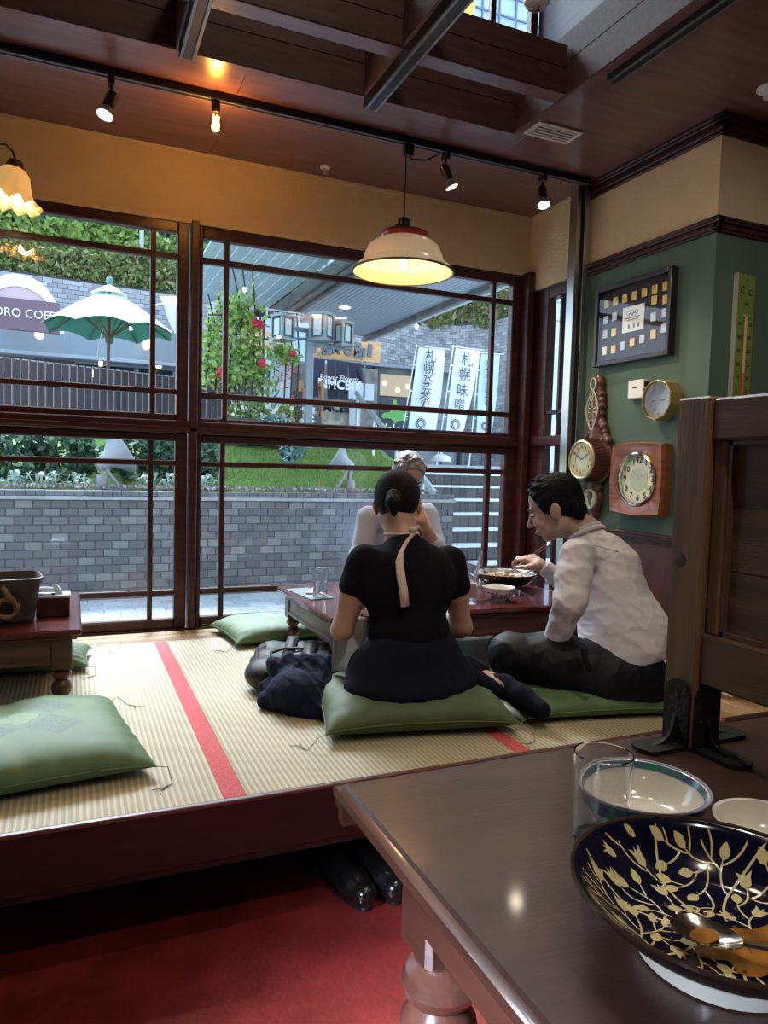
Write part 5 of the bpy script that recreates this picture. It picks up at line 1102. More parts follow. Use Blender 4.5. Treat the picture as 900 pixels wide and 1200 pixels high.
# ------------------------------------------------------------------ cushions
def cushion_mat(name, base, base2, pattern=True, c=(0, 0)):
    m, n, l, b = node_mat(name); uv = n.new('ShaderNodeUVMap'); uv.uv_map = 'UVMap'
    nz = n.new('ShaderNodeTexNoise'); nz.inputs['Scale'].default_value = 3; l.new(uv.outputs[0], nz.inputs['Vector'])
    r = n.new('ShaderNodeValToRGB'); l.new(nz.outputs['Fac'], r.inputs[0]); r.color_ramp.elements[0].position = .35; r.color_ramp.elements[1].position = .65; r.color_ramp.elements[0].color = tuple(base)+(1,); r.color_ramp.elements[1].color = tuple(base2)+(1,)
    out = r.outputs[0]
    if pattern:
        def mth(op, a, bb=None):
            q = n.new('ShaderNodeMath'); q.operation = op
            for i, v in enumerate((a, bb)):
                if v is None: continue
                if isinstance(v, (int, float)): q.inputs[i].default_value = v
                else: l.new(v, q.inputs[i])
            return q.outputs[0]
        sp = n.new('ShaderNodeSeparateXYZ'); l.new(uv.outputs[0], sp.inputs[0])
        U = mth('SUBTRACT', sp.outputs['X'], .5); Vv = mth('SUBTRACT', sp.outputs['Y'], .5); au = mth('ABSOLUTE', U); av = mth('ABSOLUTE', Vv)
        # four diamonds at the diagonals, a round flower in the middle
        d = mth('ADD', mth('ABSOLUTE', mth('SUBTRACT', au, .135)), mth('ABSOLUTE', mth('SUBTRACT', av, .135))); dia = mth('LESS_THAN', d, .115)
        lin = mth('LESS_THAN', mth('ABSOLUTE', mth('SUBTRACT', d, .118)), .004)
        vo = n.new('ShaderNodeTexVoronoi'); vo.feature = 'DISTANCE_TO_EDGE'; vo.inputs['Scale'].default_value = 48; l.new(uv.outputs[0], vo.inputs['Vector'])
        sw = mth('MULTIPLY', dia, mth('LESS_THAN', vo.outputs['Distance'], .16))
        rr = mth('SQRT', mth('ADD', mth('MULTIPLY', U, U), mth('MULTIPLY', Vv, Vv))); an = n.new('ShaderNodeMath'); an.operation = 'ARCTAN2'; l.new(Vv, an.inputs[0]); l.new(U, an.inputs[1])
        pet = mth('MULTIPLY', .085, mth('ADD', .72, mth('MULTIPLY', .28, mth('ABSOLUTE', mth('COSINE', mth('MULTIPLY', an.outputs[0], 2.0)))))); fl = mth('LESS_THAN', rr, pet); fle = mth('LESS_THAN', mth('ABSOLUTE', mth('SUBTRACT', rr, pet)), .004)
        k = mth('MINIMUM', mth('ADD', mth('ADD', mth('MULTIPLY', sw, mth('SUBTRACT', 1, fl)), lin), fle), 1)
        mx = n.new('ShaderNodeMixRGB'); l.new(mth('MULTIPLY', k, .75), mx.inputs[0]); l.new(out, mx.inputs[1]); mx.inputs[2].default_value = (.035, .085, .085, 1); out = mx.outputs[0]
        m2 = n.new('ShaderNodeMixRGB'); l.new(mth('MULTIPLY', fl, .25), m2.inputs[0]); l.new(out, m2.inputs[1]); m2.inputs[2].default_value = (.30, .45, .22, 1); out = m2.outputs[0]
    l.new(out, b.inputs['Base Color']); b.inputs['Roughness'].default_value = .62; b.inputs['Sheen Weight'].default_value = .04
    wv = n.new('ShaderNodeTexWave'); wv.inputs['Scale'].default_value = 95; wv.inputs['Distortion'].default_value = 1; l.new(uv.outputs[0], wv.inputs['Vector'])
    bp = n.new('ShaderNodeBump'); bp.inputs['Strength'].default_value = .12; bp.inputs['Distance'].default_value = .002; l.new(wv.outputs['Fac'], bp.inputs['Height']); l.new(bp.outputs[0], b.inputs['Normal'])
    return m
M['cush'] = cushion_mat('cushion_green', (.085, .155, .070), (.110, .19, .088)); M['cush2'] = cushion_mat('cushion_olive', (.055, .085, .030), (.075, .11, .040), False); M['cush3'] = cushion_mat('cushion_green_plain', (.085, .15, .06), (.11, .19, .08), False)
def cushion(label, c, size, rot, h, m, dent=None, seed=0, z=PZ, sy=None, tilt=None, lift=None):
    """square floor cushion: pinched corners, puckered rim, seam; dent=(u,v,r,depth)"""
    N = 56; rg = np.random.RandomState(seed); sy = sy or size
    o = thing('floor_cushion', label, 'cushion', (c[0], c[1], z), 'green floor cushions')
    ph = rg.rand(8)*6.28; ca, sa = math.cos(rot), math.sin(rot); T = Matrix.Rotation(tilt[1], 3, tilt[0]) if tilt else Matrix()
    def P(u, v, s):
        e = 1-.055*(1-v*v)**1.0*abs(u)**6; f = 1-.055*(1-u*u)*abs(v)**6
        x, y = u*e*size/2, v*f*sy/2
        pr = max(0, (1-abs(u)**3.2))*max(0, (1-abs(v)**3.2)); t = pr**.48
        rimu = abs(u)**5*(1-abs(v)**4); rimv = abs(v)**5*(1-abs(u)**4)
        pk = .006*(rimu*math.sin(9*v*3+ph[0])+rimv*math.sin(9*u*3+ph[1]+s))*(t**.5)*(1+.0)
        wr = .0035*math.sin(7*u+4*v+ph[2])*math.sin(5*v-3*u+ph[3])*t
        # creases running in from the rim
        cr = 0
        for q in range(4):
            a0 = -.8+.5*q+.15*math.sin(ph[q]); cr -= .007*math.exp(-((u-a0-.12*(v+1))/.035)**2)*max(0, -v-.30)*1.3; cr -= .006*math.exp(-((v-a0+.1*(u-1))/.04)**2)*max(0, u-.35)*1.3
        if s > 0:
            th = h*.62*t+pk+wr+cr*t
            if dent: dd = math.exp(-(((u-dent[0])/dent[2])**2+((v-dent[1])/dent[2])**2)**1.5); th -= dent[3]*dd*t
            zz = h*.38+th
        else: zz = h*.38-h*.38*t**.8
        cx_ = (1-pr)**3; zz -= h*.10*(abs(u*v)**4)
        if lift: zz += lift(u, v)
        q = T @ Vector((x, y, zz)); return Vector((c[0]+q.x*ca-q.y*sa, c[1]+q.x*sa+q.y*ca, z+max(.0015, q.z)))
    vs = []; idx = {}
    uvs = []
    def remap(i): t = -1+2*i/N; return math.copysign(abs(math.sin(t*math.pi/2)), t)
    for i in range(N+1):
        for j in range(N+1):
            u, v = remap(i), remap(j); idx[(i, j, 1)] = len(vs); vs.append(P(u, v, 1)); uvs.append((u*.5+.5, v*.5+.5))
    for i in range(N+1):
        for j in range(N+1):
            if i in (0, N) or j in (0, N): idx[(i, j, -1)] = idx[(i, j, 1)]
            else: idx[(i, j, -1)] = len(vs); vs.append(P(remap(i), remap(j), -1)); uvs.append((.02, .02))
    fs = [(idx[i, j, 1], idx[i+1, j, 1], idx[i+1, j+1, 1], idx[i, j+1, 1]) for i in range(N) for j in range(N)]+[(idx[i, j+1, -1], idx[i+1, j+1, -1], idx[i+1, j, -1], idx[i, j, -1]) for i in range(N) for j in range(N)]
    me = bpy.data.meshes.new('cover'); me.from_pydata([tuple(p) for p in vs], [], fs); uvl = me.uv_layers.new(name='UVMap')
    for lp_ in me.loops: uvl.data[lp_.index].uv = uvs[lp_.vertex_index]
    me.shade_smooth(); link('cover', me, m, o)
    mb = MB(); ring = [P(remap(i), -1, 1) for i in range(N+1)]+[P(1, remap(j), 1) for j in range(1, N+1)]+[P(remap(N-i), 1, 1) for i in range(1, N+1)]+[P(-1, remap(N-j), 1) for j in range(1, N)]
    mb.tube(ring+[ring[0]], .0028, 6, False); link('seam_piping', mb, m, o)
    for (u, v) in ((-1, -1), (1, -1), (1, 1), (-1, 1)):
        p = P(u, v, 1); d = Vector((u*ca-v*sa, u*sa+v*ca, 0)).normalized(); s_ = Vector((-d.y, d.x, 0)); zf = z+.003
        mb = MB(); mb.tube([p, p+d*.035+Vector((0, 0, .002)), Vector((p.x, p.y, zf))+d*.06-s_*.02, Vector((p.x, p.y, zf))+d*.055-s_*.055, Vector((p.x, p.y, zf))+d*.03-s_*.07], .0013, 5); mb.tube([Vector((p.x, p.y, zf))+d*.055-s_*.035, Vector((p.x, p.y, zf))+d*.05-s_*.065, Vector((p.x, p.y, zf))+d*.065-s_*.085], .0011, 5); link('corner_thread', mb, mat('cushion_thread', (.22, .20, .13), .8) if 'cushion_thread' not in bpy.data.materials else bpy.data.materials['cushion_thread'], o)
    return o
cushion('large green cushion with diamond embroidery at the lower left', (-.135, 2.19), .60, math.radians(8), .115, M['cush'], (-.25, .55, .35, .03), 1)
cushion('green embroidered cushion between the window and the diners\' table', (.905, 3.425), .50, math.radians(7), .095, M['cush'], None, 2, sy=.42)
cushion('green cushion mostly hidden behind the left low table', (-.20, 3.18), .54, math.radians(-4), .09, M['cush3'], None, 3, z=PZ, sy=.30)
cushion('olive green cushion the woman sits on', (1.055, 2.205), .62, math.radians(-11), .13, M['cush2'], (-.05, .1, .6, .055), 4, sy=.56)
cushion('green cushion under the man in the white shirt', (1.715, 2.115), .60, math.radians(-11), .10, M['cush3'], (.2, .0, .65, .045), 5, sy=.50)
cushion('green cushion lying on another by the side window, upper one of the pair', (2.285, 3.315), .42, math.radians(15), .10, M['cush'], None, 6, z=PZ+.095, sy=.48)
cushion('green cushion under another one by the side window, lower one of the pair', (2.27, 3.325), .42, math.radians(5), .095, M['cush2'], None, 7, sy=.48)
cushion('green cushion the elder man sits on beyond the table', (1.60, 3.47), .46, math.radians(2), .09, M['cush2'], (0, 0, .6, .04), 8, sy=.36)
# ------------------------------------------------------------------ things on the left table
pc_ = at_z(18, 722, TT); pw_ = mat('dark_stoneware', (.055, .045, .038), .65, var=.5, vscale=14, bump=.5, bscale=50); pr_ = mat('ochre_relief', (.30, .17, .07), .55, var=.3, vscale=20)
px0, py0 = -.205, 2.80
o = thing('stoneware_pot', 'dark square stoneware pot with an ochre ring-shaped relief on the left table', 'pot', (px0, py0, TT))
def sqf(p): return lambda a, z: 1/max(abs(math.cos(a-.12))**p+abs(math.sin(a-.12))**p, 1e-6)**(1/p)
hh = .155; mb = MB(); mb.lathe([(.072, TT+.0005), (.080, TT+.008), (.082, TT+.02), (.088, TT+.07), (.097, TT+.125), (.104, TT+.145), (.106, TT+hh), (.100, TT+hh+.002), (.094, TT+hh-.008), (.086, TT+.10), (.07, TT+.02), (.001, TT+.018)], 64, (px0, py0, 0), sq=sqf(5)); link('body', mb, pw_, o)
mb = MB(); fc = Vector((px0+.002, py0-.101, TT+.078)); ring = [fc+Vector((.030*math.cos(a), -.004-.003*math.sin(3*a), .030*math.sin(a)*1.05-.018)) for a in [i*2*math.pi/18+.9 for i in range(19)]]
mb.tube(ring, [.0085+.002*math.sin(i*1.3) for i in range(19)], 8); link('ring_relief', mb, pr_, o)
mb = MB(); mb.tube([fc+Vector(p) for p in ((-.012, 0, .055), (-.004, -.006, .042), (.008, -.008, .022), (.022, -.007, .006), (.030, -.004, -.012))], [.008, .010, .010, .009, .006], 8); link('stem_relief', mb, pr_, o)
mb = MB(); mb.ball(fc+Vector((0, -.003, -.05)), .011, 8, (1.2, .6, .9)); link('knot_relief', mb, pr_, o)
bx0, bx1, by0, by1 = -.118, -.008, 2.80, 2.905
o = thing('condiment_box', 'small dark lacquer box with pale lid holding sachets on the left table', 'box', ((bx0+bx1)/2, (by0+by1)/2, TT)); bm2 = mat('dark_lacquer_box', (.055, .018, .012), .4, var=.5, vscale=20)
mb = MB(); mb.bb((bx0, by0, TT+.0005), (bx1, by1, TT+.068), .003); link('box_body', mb, bm2, o)
mb = MB(); mb.bb((bx0-.003, by0-.003, TT+.068), (bx1+.003, by1+.003, TT+.078), .003); link('lid', mb, mat('pale_lid', (.42, .46, .52), .3), o)
o = thing('wrapped_towel', 'clear-wrapped wet towel lying on the dark box lid', 'towel', (-.07, 2.85, TT+.078)); wr_ = mat('clear_wrap', (.62, .72, .78), .2, spec=.9)
mb = MB(); mb.tube([(-.125, 2.85, TT+.090), (-.09, 2.845, TT+.093), (-.06, 2.85, TT+.090)], [.010, .012, .010], 10); link('roll', mb, wr_, o)
mb = MB(); mb.add([(-.075, 2.83, TT+.079), (-.030, 2.825, TT+.079), (-.035, 2.86, TT+.081), (-.062, 2.87, TT+.08), (-.055, 2.84, TT+.115), (-.045, 2.85, TT+.108)], [(0, 1, 4), (1, 2, 5), (1, 5, 4), (2, 3, 5), (3, 4, 5), (3, 0, 4)]); link('wrapper', mb, wr_, o)
o = thing('pen', 'dark-tipped pen lying on the box lid beside the wrapped towel', 'pen', (-.09, 2.82, TT+.08)); mb = MB(); mb.tube([(-.118, 2.822, TT+.083), (-.068, 2.815, TT+.083)], .0045, 8); link('barrel', mb, wr_, o); mb = MB(); mb.tube([(-.068, 2.815, TT+.083), (-.055, 2.813, TT+.083)], .005, 8); link('cap', mb, M['blackm'], o)
# ------------------------------------------------------------------ things on the diners' table
M['glazing_clear'] = glass_pane_mat('glazing_clear', (.99, .99, .99), .045)
clear = mat('clear_glass', (1, 1, 1), .02, trans=1.0)
water = mat('water', (.92, .97, 1), .0, trans=1.0)
def tumbler(label, c, z, r, h, liquid=None, lm=None, group='glasses on the diners\' table', name='drinking_glass', cat='glass'):
    o = thing(name, label, cat, (c[0], c[1], z), group)
    mb = MB(); t = .0025; mb.lathe([(.001, z+.0006), (r*.86, z+.0006), (r*.90, z+.006), (r, z+h), (r-t*.5, z+h+.001), (r-t, z+h), (r*.90-t, z+.014), (.001, z+.010)], 32, (c[0], c[1], 0)); link('glass_body', mb, clear, o)
    if liquid: mb = MB(); mb.lathe([(.001, z+.0145), (r*.88-t, z+.0155), (r*(.90+.1*liquid)-t-.0006, z+h*liquid), (.001, z+h*liquid)], 32, (c[0], c[1], 0)); link('drink', mb, lm or water, o)
    return o
g1 = at_z(375, 700, TT); g2 = at_z(394, 704, TT)
tumbler('clear water glass at the left end of the diners\' table', (g1.x, g1.y), TT, .034, .125, .55)
tumbler('pale tea glass left of the woman\'s arm', (g1.x+.115, g1.y-.02), TT, .034, .12, .6, mat('pale_tea', (.75, .70, .50), .1, trans=.7))
gb2 = at_y(568, 665, 2.95); tumbler('clear glass standing behind the black noodle bowl', (2.02-.20, 3.05), TT, .035, .115, .3)
tumbler('tall glass with a pink drink and straw right of the woman', (1.60, 2.70), TT, .032, .13, .6, mat('milk_pink', (.62, .40, .36), .4))
mb = MB(); mb.tube([(1.605, 2.70, TT+.02), (1.64, 2.69, TT+.215)], .005, 8); tag(link('straw', mb, mat('straw_lilac', (.50, .50, .80), .4)), 'lilac drinking straw in the tall glass', 'straw')
o = thing('drink_carafe', 'dark ceramic jug beyond the woman\'s left shoulder', 'jug', (1.36, 3.12, TT)); mb = MB(); mb.lathe([(.001, TT+.0006), (.040, TT+.0006), (.050, TT+.05), (.048, TT+.10), (.052, TT+.125), (.060, TT+.135), (.056, TT+.134), (.046, TT+.115), (.044, TT+.02), (.001, TT+.015)], 28, (1.36, 3.12, 0)); link('body', mb, mat('dark_grey_ceramic', (.07, .075, .075), .5), o); mb = MB(); mb.tube([(1.30, 3.12, TT+.11), (1.28, 3.12, TT+.09), (1.285, 3.12, TT+.05), (1.315, 3.12, TT+.035)], .006, 8); link('handle', mb, bpy.data.materials['dark_grey_ceramic'], o)
# menu / phone at the left end
o = thing('menu_card', 'bluish menu card lying at the left end of the diners\' table', 'menu', (.975, 3.08, TT)); mb = MB(RT((.965, 3.02, TT), .12)); mb.bb((-.055, -.14, .0005), (.055, .14, .004), .001); link('card', mb, mat('menu_blue', (.22, .32, .36), .35), o)
mb = MB(RT((1.0, 3.06, TT), -.5)); mb.bb((-.02, -.09, .0046), (.02, .09, .013), .003); o = link('chopstick_wrapper', mb, mat('wrapper_pink', (.50, .34, .32), .6)); tag(o, 'small folded pinkish wrapper on the menu card', 'wrapper')
# noodle bowl (dark outside, white inside with blue pattern) with food
def bowl(name, label, c, z, R_, h, foot, mo, mi, rim_m=None, flare=.0, n=56, group=None, cat='bowl', footm=None, ex=.62):
    o = thing(name, label, cat, (c[0], c[1], z), group); f = foot
    pro = [(f, z+.006), (f+.006, z+.0062)]; k = 12
    out = [(f+(R_-f)*(t**(ex)), z+.008+(h-.008)*t**1.45) for t in [i/k for i in range(1, k+1)]]
    inn = [(r-.0035, zz+.0035*(1 if i < k-1 else 0)) for i, (r, zz) in enumerate(out)][::-1]; inn[0] = (R_-.003, z+h-.0005)
    mb = MB(); mb.lathe([(.001, z+.006)]+pro+out, n, (c[0], c[1], 0), c1=0); link('outer_wall', mb, mo, o)
    mb = MB(); mb.lathe([(R_-.0001, z+h)]+inn+[(f*.7, z+.0105), (.001, z+.0105)], n, (c[0], c[1], 0), c0=0); link('inner_wall', mb, mi, o, fix=False)
    mb = MB(); mb.lathe([(f-.004, z+.0005), (f, z+.0005), (f+.001, z+.0075), (f-.005, z+.0075)], n, (c[0], c[1], 0), closed=True); link('foot_ring', mb, footm or mo, o)
    if rim_m: mb = MB(); mb.lathe([(R_+.0012, z+h-.001), (R_+.0005, z+h+.0016), (R_-.003, z+h+.0010), (R_-.0035, z+h-.002)], n, (c[0], c[1], 0), closed=True); link('rim', mb, rim_m, o)
    return o
porc = mat('porcelain', (.72, .70, .62), .12, coat=.6); porcb = mat('porcelain_bluewhite', (.62, .66, .72), .15, coat=.5, var=.06)
navy = mat('navy_glaze', (.003, .004, .018), .10, coat=.8); blk = mat('black_glaze', (.010, .009, .016), .12, coat=.6); brim = mat('brown_glaze_rim', (.035, .018, .012), .15, coat=.5)
patt = mat('inner_pattern', (.012, .015, .05), .15, col2=(.62, .66, .66), vscale=30, coat=.5)
nb = (1.925, 2.93)
bowl('noodle_bowl', 'large dark noodle bowl the man is eating from', nb, TT, .155, .078, .05, blk, patt, brim)
mb = MB(); rgn = random.Random(3); cz0 = TT+.052
noodles = thing('noodles', 'noodles and toppings in the dark bowl', 'food', (nb[0], nb[1], cz0-.02), kind='stuff')
for k in range(60):
    a = rgn.random()*6.28; r0 = .075*rgn.random()**.5; p = Vector((nb[0]+r0*math.cos(a), nb[1]+r0*math.sin(a), cz0+.012*rgn.random())); b = rgn.random()*6.28; q = Vector((math.cos(b), math.sin(b), 0))*.03; s_ = Vector((-q.y, q.x, 0))
    mb.tube([p-q, p-q*.3+s_*.3+Vector((0, 0, .006)), p+q*.4-s_*.3, p+q], .0022, 5)
tm = link('noodle_strands', mb, mat('noodle', (.62, .45, .20), .4), noodles)
mb = MB(); mb.lathe([(.001, cz0), (.095, cz0)], 32, (nb[0], nb[1], 0)); link('broth', mb, mat('broth', (.30, .17, .06), .1, coat=.6), noodles)
mb = MB()
for k in range(14): a = rgn.random()*6.28; r0 = .07*rgn.random(); mb.ball((nb[0]+r0*math.cos(a), nb[1]+r0*math.sin(a), cz0+.014), .010+.006*rgn.random(), 6, (1, .8, .6))
link('toppings', mb, mat('topping', (.34, .20, .08), .5), noodles)
mb = MB(); mb.ball((nb[0]+.055, nb[1]-.02, cz0+.012), .018, 8, (1.3, .9, .4)); mb.tube([(nb[0]+.07, nb[1]-.015, cz0+.014), (nb[0]+.16, nb[1]-.05, cz0+.05), (nb[0]+.19, nb[1]-.06, cz0+.062)], [.007, .006, .005], 8); o = tag(link('ceramic_spoon', mb, porc), 'white ceramic spoon resting in the noodle bowl', 'spoon')
wb_ = (1.72, 2.665)
wbo = bowl('rice_bowl', 'small white bowl with a rust and blue floral pattern in front of the noodle bowl', wb_, TT, .072, .060, .032, porcb, porc)
mb = MB(); fm2 = mat('rust_pattern', (.30, .09, .05), .3); bm3 = mat('blue_pattern', (.10, .14, .40), .3); rgn = random.Random(8); mbb = MB()
for k in range(12):
    a = -2.75+k*.165*1.6; 
    for q in range(3):
        aa = a+rgn.uniform(-.1, .1); t = .25+.5*rgn.random(); r = .032+.040*t**.62+.0008; zz = TT+.008+.052*t**1.45; P0 = Vector((wb_[0]+r*math.cos(aa), wb_[1]+r*math.sin(aa), zz)); nrm = Vector((math.cos(aa), math.sin(aa), -.4)).normalized(); tn = Vector((-math.sin(aa), math.cos(aa), 0)); bn = nrm.cross(tn); an = rgn.random()*3.1; d = (tn*math.cos(an)+bn*math.sin(an)); e = nrm.cross(d); (mb if q < 2 else mbb).add([P0-d*.012+nrm*.0012, P0+e*.004+nrm*.0018, P0+d*.012+nrm*.0012, P0-e*.004+nrm*.0018], [(0, 1, 2, 3)])
link('rust_leaves', mb, fm2, wbo, fix=False); link('blue_leaves', mb if False else mbb, bm3, wbo, fix=False)
mb = MB(); mb.lathe([(.001, TT+.0005), (.019, TT+.0005), (.023, TT+.03), (.021, TT+.031), (.018, TT+.008), (.001, TT+.006)], 20, (1.86, 2.74, 0)); o = tag(link('sake_cup', mb, clear), 'tiny clear glass cup at the foot of the noodle bowl', 'cup')
# ------------------------------------------------------------------ things on the green wall (x = XR, facing -x)
def wallp(px, py, d=0): p = at_x(px, py, XR); return Vector((XR-d, p.y, p.z))
# framed pin collection
P0, P1 = wallp(706, 341), wallp(794, 314); P2, P3 = wallp(795, 417), wallp(704, 431)
y1, y0, z0, z1 = 3.03, 2.515, 1.742, 2.140
fr = thing('framed_picture', 'black framed display of golden pins around a white card on the green wall', 'picture frame', (XR, (y0+y1)/2, z0))
fd_ = .045; bf = mat('black_frame', (.018, .016, .018), .35)
for a, b in (((XR-fd_, y0, z0), (XR-.001, y0+.022, z1)), ((XR-fd_, y1-.022, z0), (XR-.001, y1, z1)), ((XR-fd_, y0+.022, z0), (XR-.001, y1-.022, z0+.022)), ((XR-fd_, y0+.022, z1-.022), (XR-.001, y1-.022, z1))): mb = MB(); mb.bb(a, b, .003); link('frame_bar', mb, bf, fr)
mb = MB(); mb.bb((XR-.014, y0+.02, z0+.02), (XR-.003, y1-.02, z1-.02)); link('dark_velvet_backing', mb, mat('velvet', (.030, .028, .040), .9), fr)
gold = mat('gold_pin', (.62, .34, .07), .35, .4, col2=(.70, .50, .14), vscale=60); card = mat('white_card', (.66, .70, .70), .6)
W_, H_ = y1-y0-.044, z1-z0-.044
def FPos(u, v): return Vector((XR-.016, y1-.022-W_*u, z1-.022-H_*v))
def pin(u, v, w_=.034, h_=.042, m=gold): p = FPos(u, v); mb = MB(); mb.bb((p.x-.006, p.y-w_/2, p.z-h_/2), (p.x+.001, p.y+w_/2, p.z+h_/2), .002); link('pin', mb, m, fr)
silver = mat('silver_pin', (.45, .48, .50), .4, .3)
for i in range(7): pin(.08+.14*i, .17-.002*i)
for u, v, m in ((.08, .40, silver), (.215, .38, silver), (.08, .60, silver), (.215, .60, gold), (.78, .30, gold), (.93, .33, gold), (.78, .52, silver), (.93, .50, silver), (.08, .84, card), (.22, .84, gold), (.36, .82, silver), (.50, .80, gold), (.64, .78, silver), (.79, .75, gold), (.93, .70, silver)): pin(u, v, m=m)
p = FPos(.49, .47); mb = MB(); mb.bb((XR-.018, p.y-.073, p.z-.062), (XR-.013, p.y+.073, p.z+.062), .001); link('white_card', mb, card, fr)
inkm = mat('print_grey', (.12, .13, .15), .7)
for i, (dy, dz) in enumerate(((.030, .030), (.004, .030), (-.022, .030), (.017, .020), (-.009, .020))):
    c = Vector((XR-.0192, p.y+dy, p.z+dz)); mb = MB(); mb.tube([c+Vector((0, .0105*math.cos(a), .0105*math.sin(a))) for a in [k*2*math.pi/20 for k in range(21)]], .0012, 4, False); link('printed_ring', mb, inkm, fr)
for dz_, w2_ in ((.006, .050), (-.004, .034)): mb = MB(); mb.bb((XR-.0192, p.y-w2_, p.z+dz_-.0018), (XR-.0186, p.y+w2_, p.z+dz_+.0018)); link('printed_line', mb, inkm, fr)
for dy in (.025, -.01, -.04): mb = MB(); mb.bb((XR-.0195, p.y+dy-.006, p.z-.045), (XR-.0185, p.y+dy+.006, p.z-.025)); link('printed_motif', mb, inkm, fr)
mb = MB(); mb.quad((XR-fd_+.008, y0+.02, z0+.02), (XR-fd_+.008, y1-.02, z0+.02), (XR-fd_+.008, y1-.02, z1-.02), (XR-fd_+.008, y0+.02, z1-.02)); link('glazing', mb, M['glazing_clear'], fr)
# white thermostat box
o = thing('thermostat', 'small white wall box right of the pendulum clock', 'thermostat', (XR, 2.72, 1.56)); mb = MB(); mb.bb((XR-.034, 2.668, 1.560), (XR-.001, 2.772, 1.648), .004); link('case', mb, mw, o)
for z in (1.578, 1.612): mb = MB(); mb.bb((XR-.030, 2.664, z), (XR-.006, 2.6685, z+.024)); link('side_vent', mb, M['black'], o)
mb = MB(); mb.bb((XR-.0348, 2.705, 1.608), (XR-.0338, 2.740, 1.614)); link('label_line', mb, inkm, o)
# decagonal brass clock
cy_, cz_, r_ = 2.543, 1.538, .093
o = thing('ten_sided_clock', 'ten-sided brass wall clock high beside the wooden partition', 'clock', (XR, cy_, cz_)); bras = mat('brass', (.62, .44, .16), .3, .8)
def ngon(r, n, off, y=cy_, z=cz_): return [(y+r*math.cos(2*math.pi*(k+off)/n), z+r*math.sin(2*math.pi*(k+off)/n)) for k in range(n)]
A, B = ngon(r_, 10, .5), ngon(r_-.005, 10, .5); mb = MB()
for k in range(10):
    k2 = (k+1) % 10; mb.add([(XR-.001, *A[k]), (XR-.001, *A[k2]), (XR-.072, *A[k2]), (XR-.072, *A[k]), (XR-.001, *B[k]), (XR-.001, *B[k2]), (XR-.074, *B[k2]), (XR-.074, *B[k])], [(0, 1, 2, 3), (7, 6, 5, 4), (3, 2, 6, 7)])
link('brass_case', mb, bras, o, fix=False, smooth=0)
mb = MB(); mb.prism(ngon(r_-.006, 10, .5), XR-.02, XR-.01, 'x'); link('dial', mb, mat('grey_dial', (.30, .33, .32), .3), o)
mb = MB(); mb.bb((XR-.024, cy_-.045, cz_+.004), (XR-.0205, cy_+.004, cz_+.007)); mb.bb((XR-.024, cy_-.004, cz_), (XR-.0205, cy_+.03, cz_+.004)); link('hand', mb, M['black'], o)
for k in range(12): a = k*math.pi/6; mb = MB(); c = Vector((XR-.0215, cy_+.070*math.sin(a), cz_+.070*math.cos(a))); mb.box(c, (.002, .004, .010), R=Matrix.Rotation(-a, 3, 'X')); link('hour_mark', mb, M['black'], o)
mb = MB(); mb.add([(XR-.066, *q) for q in ngon(r_-.006, 10, .5)], [tuple(range(10))]); link('glazing', mb, M['glazing_clear'], o)
# wooden square clock with round dial
cy_, cz_ = 2.668, 1.172
o = thing('wooden_wall_clock', 'brown square wooden wall clock with round numbered dial', 'clock', (XR, cy_, cz_)); wc_ = mat('clock_wood', (.25, .085, .035), .35, var=.3, vscale=5, stretch=(1, 1, 9), coat=.4)
def rsq(h, bul, n=12):
    P = []; 
    for s in range(4):
        for k in range(n):
            t = -1+2*k/n; q = h+bul*(1-t*t); x, y = (t*h, q) if s == 0 else (q, -t*h) if s == 1 else (-t*h, -q) if s == 2 else (-q, t*h)
            P.append((cy_+x, cz_+y))
    return P
mb = MB(); rings = [(rsq(.165, .008), XR-.001), (rsq(.168, .010), XR-.045), (rsq(.160, .010), XR-.062), (rsq(.138, .008), XR-.058)]
circ_ = [(cy_+.122*math.sin(2*math.pi*(k-6)/48), cz_+.122*math.cos(2*math.pi*(k-6)/48)) for k in range(48)]; rings.append((circ_, XR-.045)); rings.append(([(cy_+.118*math.sin(2*math.pi*(k-6)/48), cz_+.118*math.cos(2*math.pi*(k-6)/48)) for k in range(48)], XR-.030))
vs = [(x, *p) for P, x in rings for p in P]; mb.add(vs, [(i*48+k, i*48+(k+1) % 48, (i+1)*48+(k+1) % 48, (i+1)*48+k) for i in range(len(rings)-1) for k in range(48)]); link('wooden_case', mb, wc_, o, smooth=30)
RX_ = frame_R((0, -1, 0), (-1, 0, 0)); chrome = mat('chrome', (.75, .75, .74), .12, 1)
mb = MB(); mb.lathe([(.126, .044), (.128, .056), (.120, .060), (.114, .050), (.114, .040)], 48, (XR, cy_, cz_), RX_, closed=True); link('chrome_bezel', mb, chrome, o)
mb = MB(); mb.lathe([(.001, .034), (.118, .034)], 48, (XR, cy_, cz_), RX_); link('dial', mb, mat('clock_dial', (.78, .76, .60), .5), o)
mb = MB(); mb.lathe([(.001, .0352), (.058, .0352)], 40, (XR, cy_, cz_), RX_); link('dial_centre', mb, mat('clock_centre', (.52, .58, .50), .5), o)
for k in range(12): a = (k+1)*math.pi/6; link('numeral', text_mb(str(k+1), .040, .0006, RX_, (XR-.0365, cy_-.091*math.sin(a), cz_+.091*math.cos(a)), bold=.0005), M['black'], o)
hm_ = mat('clock_hand', (.72, .68, .50), .4)
for a, L, w_ in ((math.radians(312), .062, .009), (math.radians(120), .078, .007)):
    d = Vector((0, -math.sin(a), math.cos(a))); mb = MB(); mb.bar(Vector((XR-.041, cy_, cz_))-d*.012, Vector((XR-.041, cy_, cz_))+d*L, w_, .0015, up=(1, 0, 0)); link('hand', mb, hm_, o)
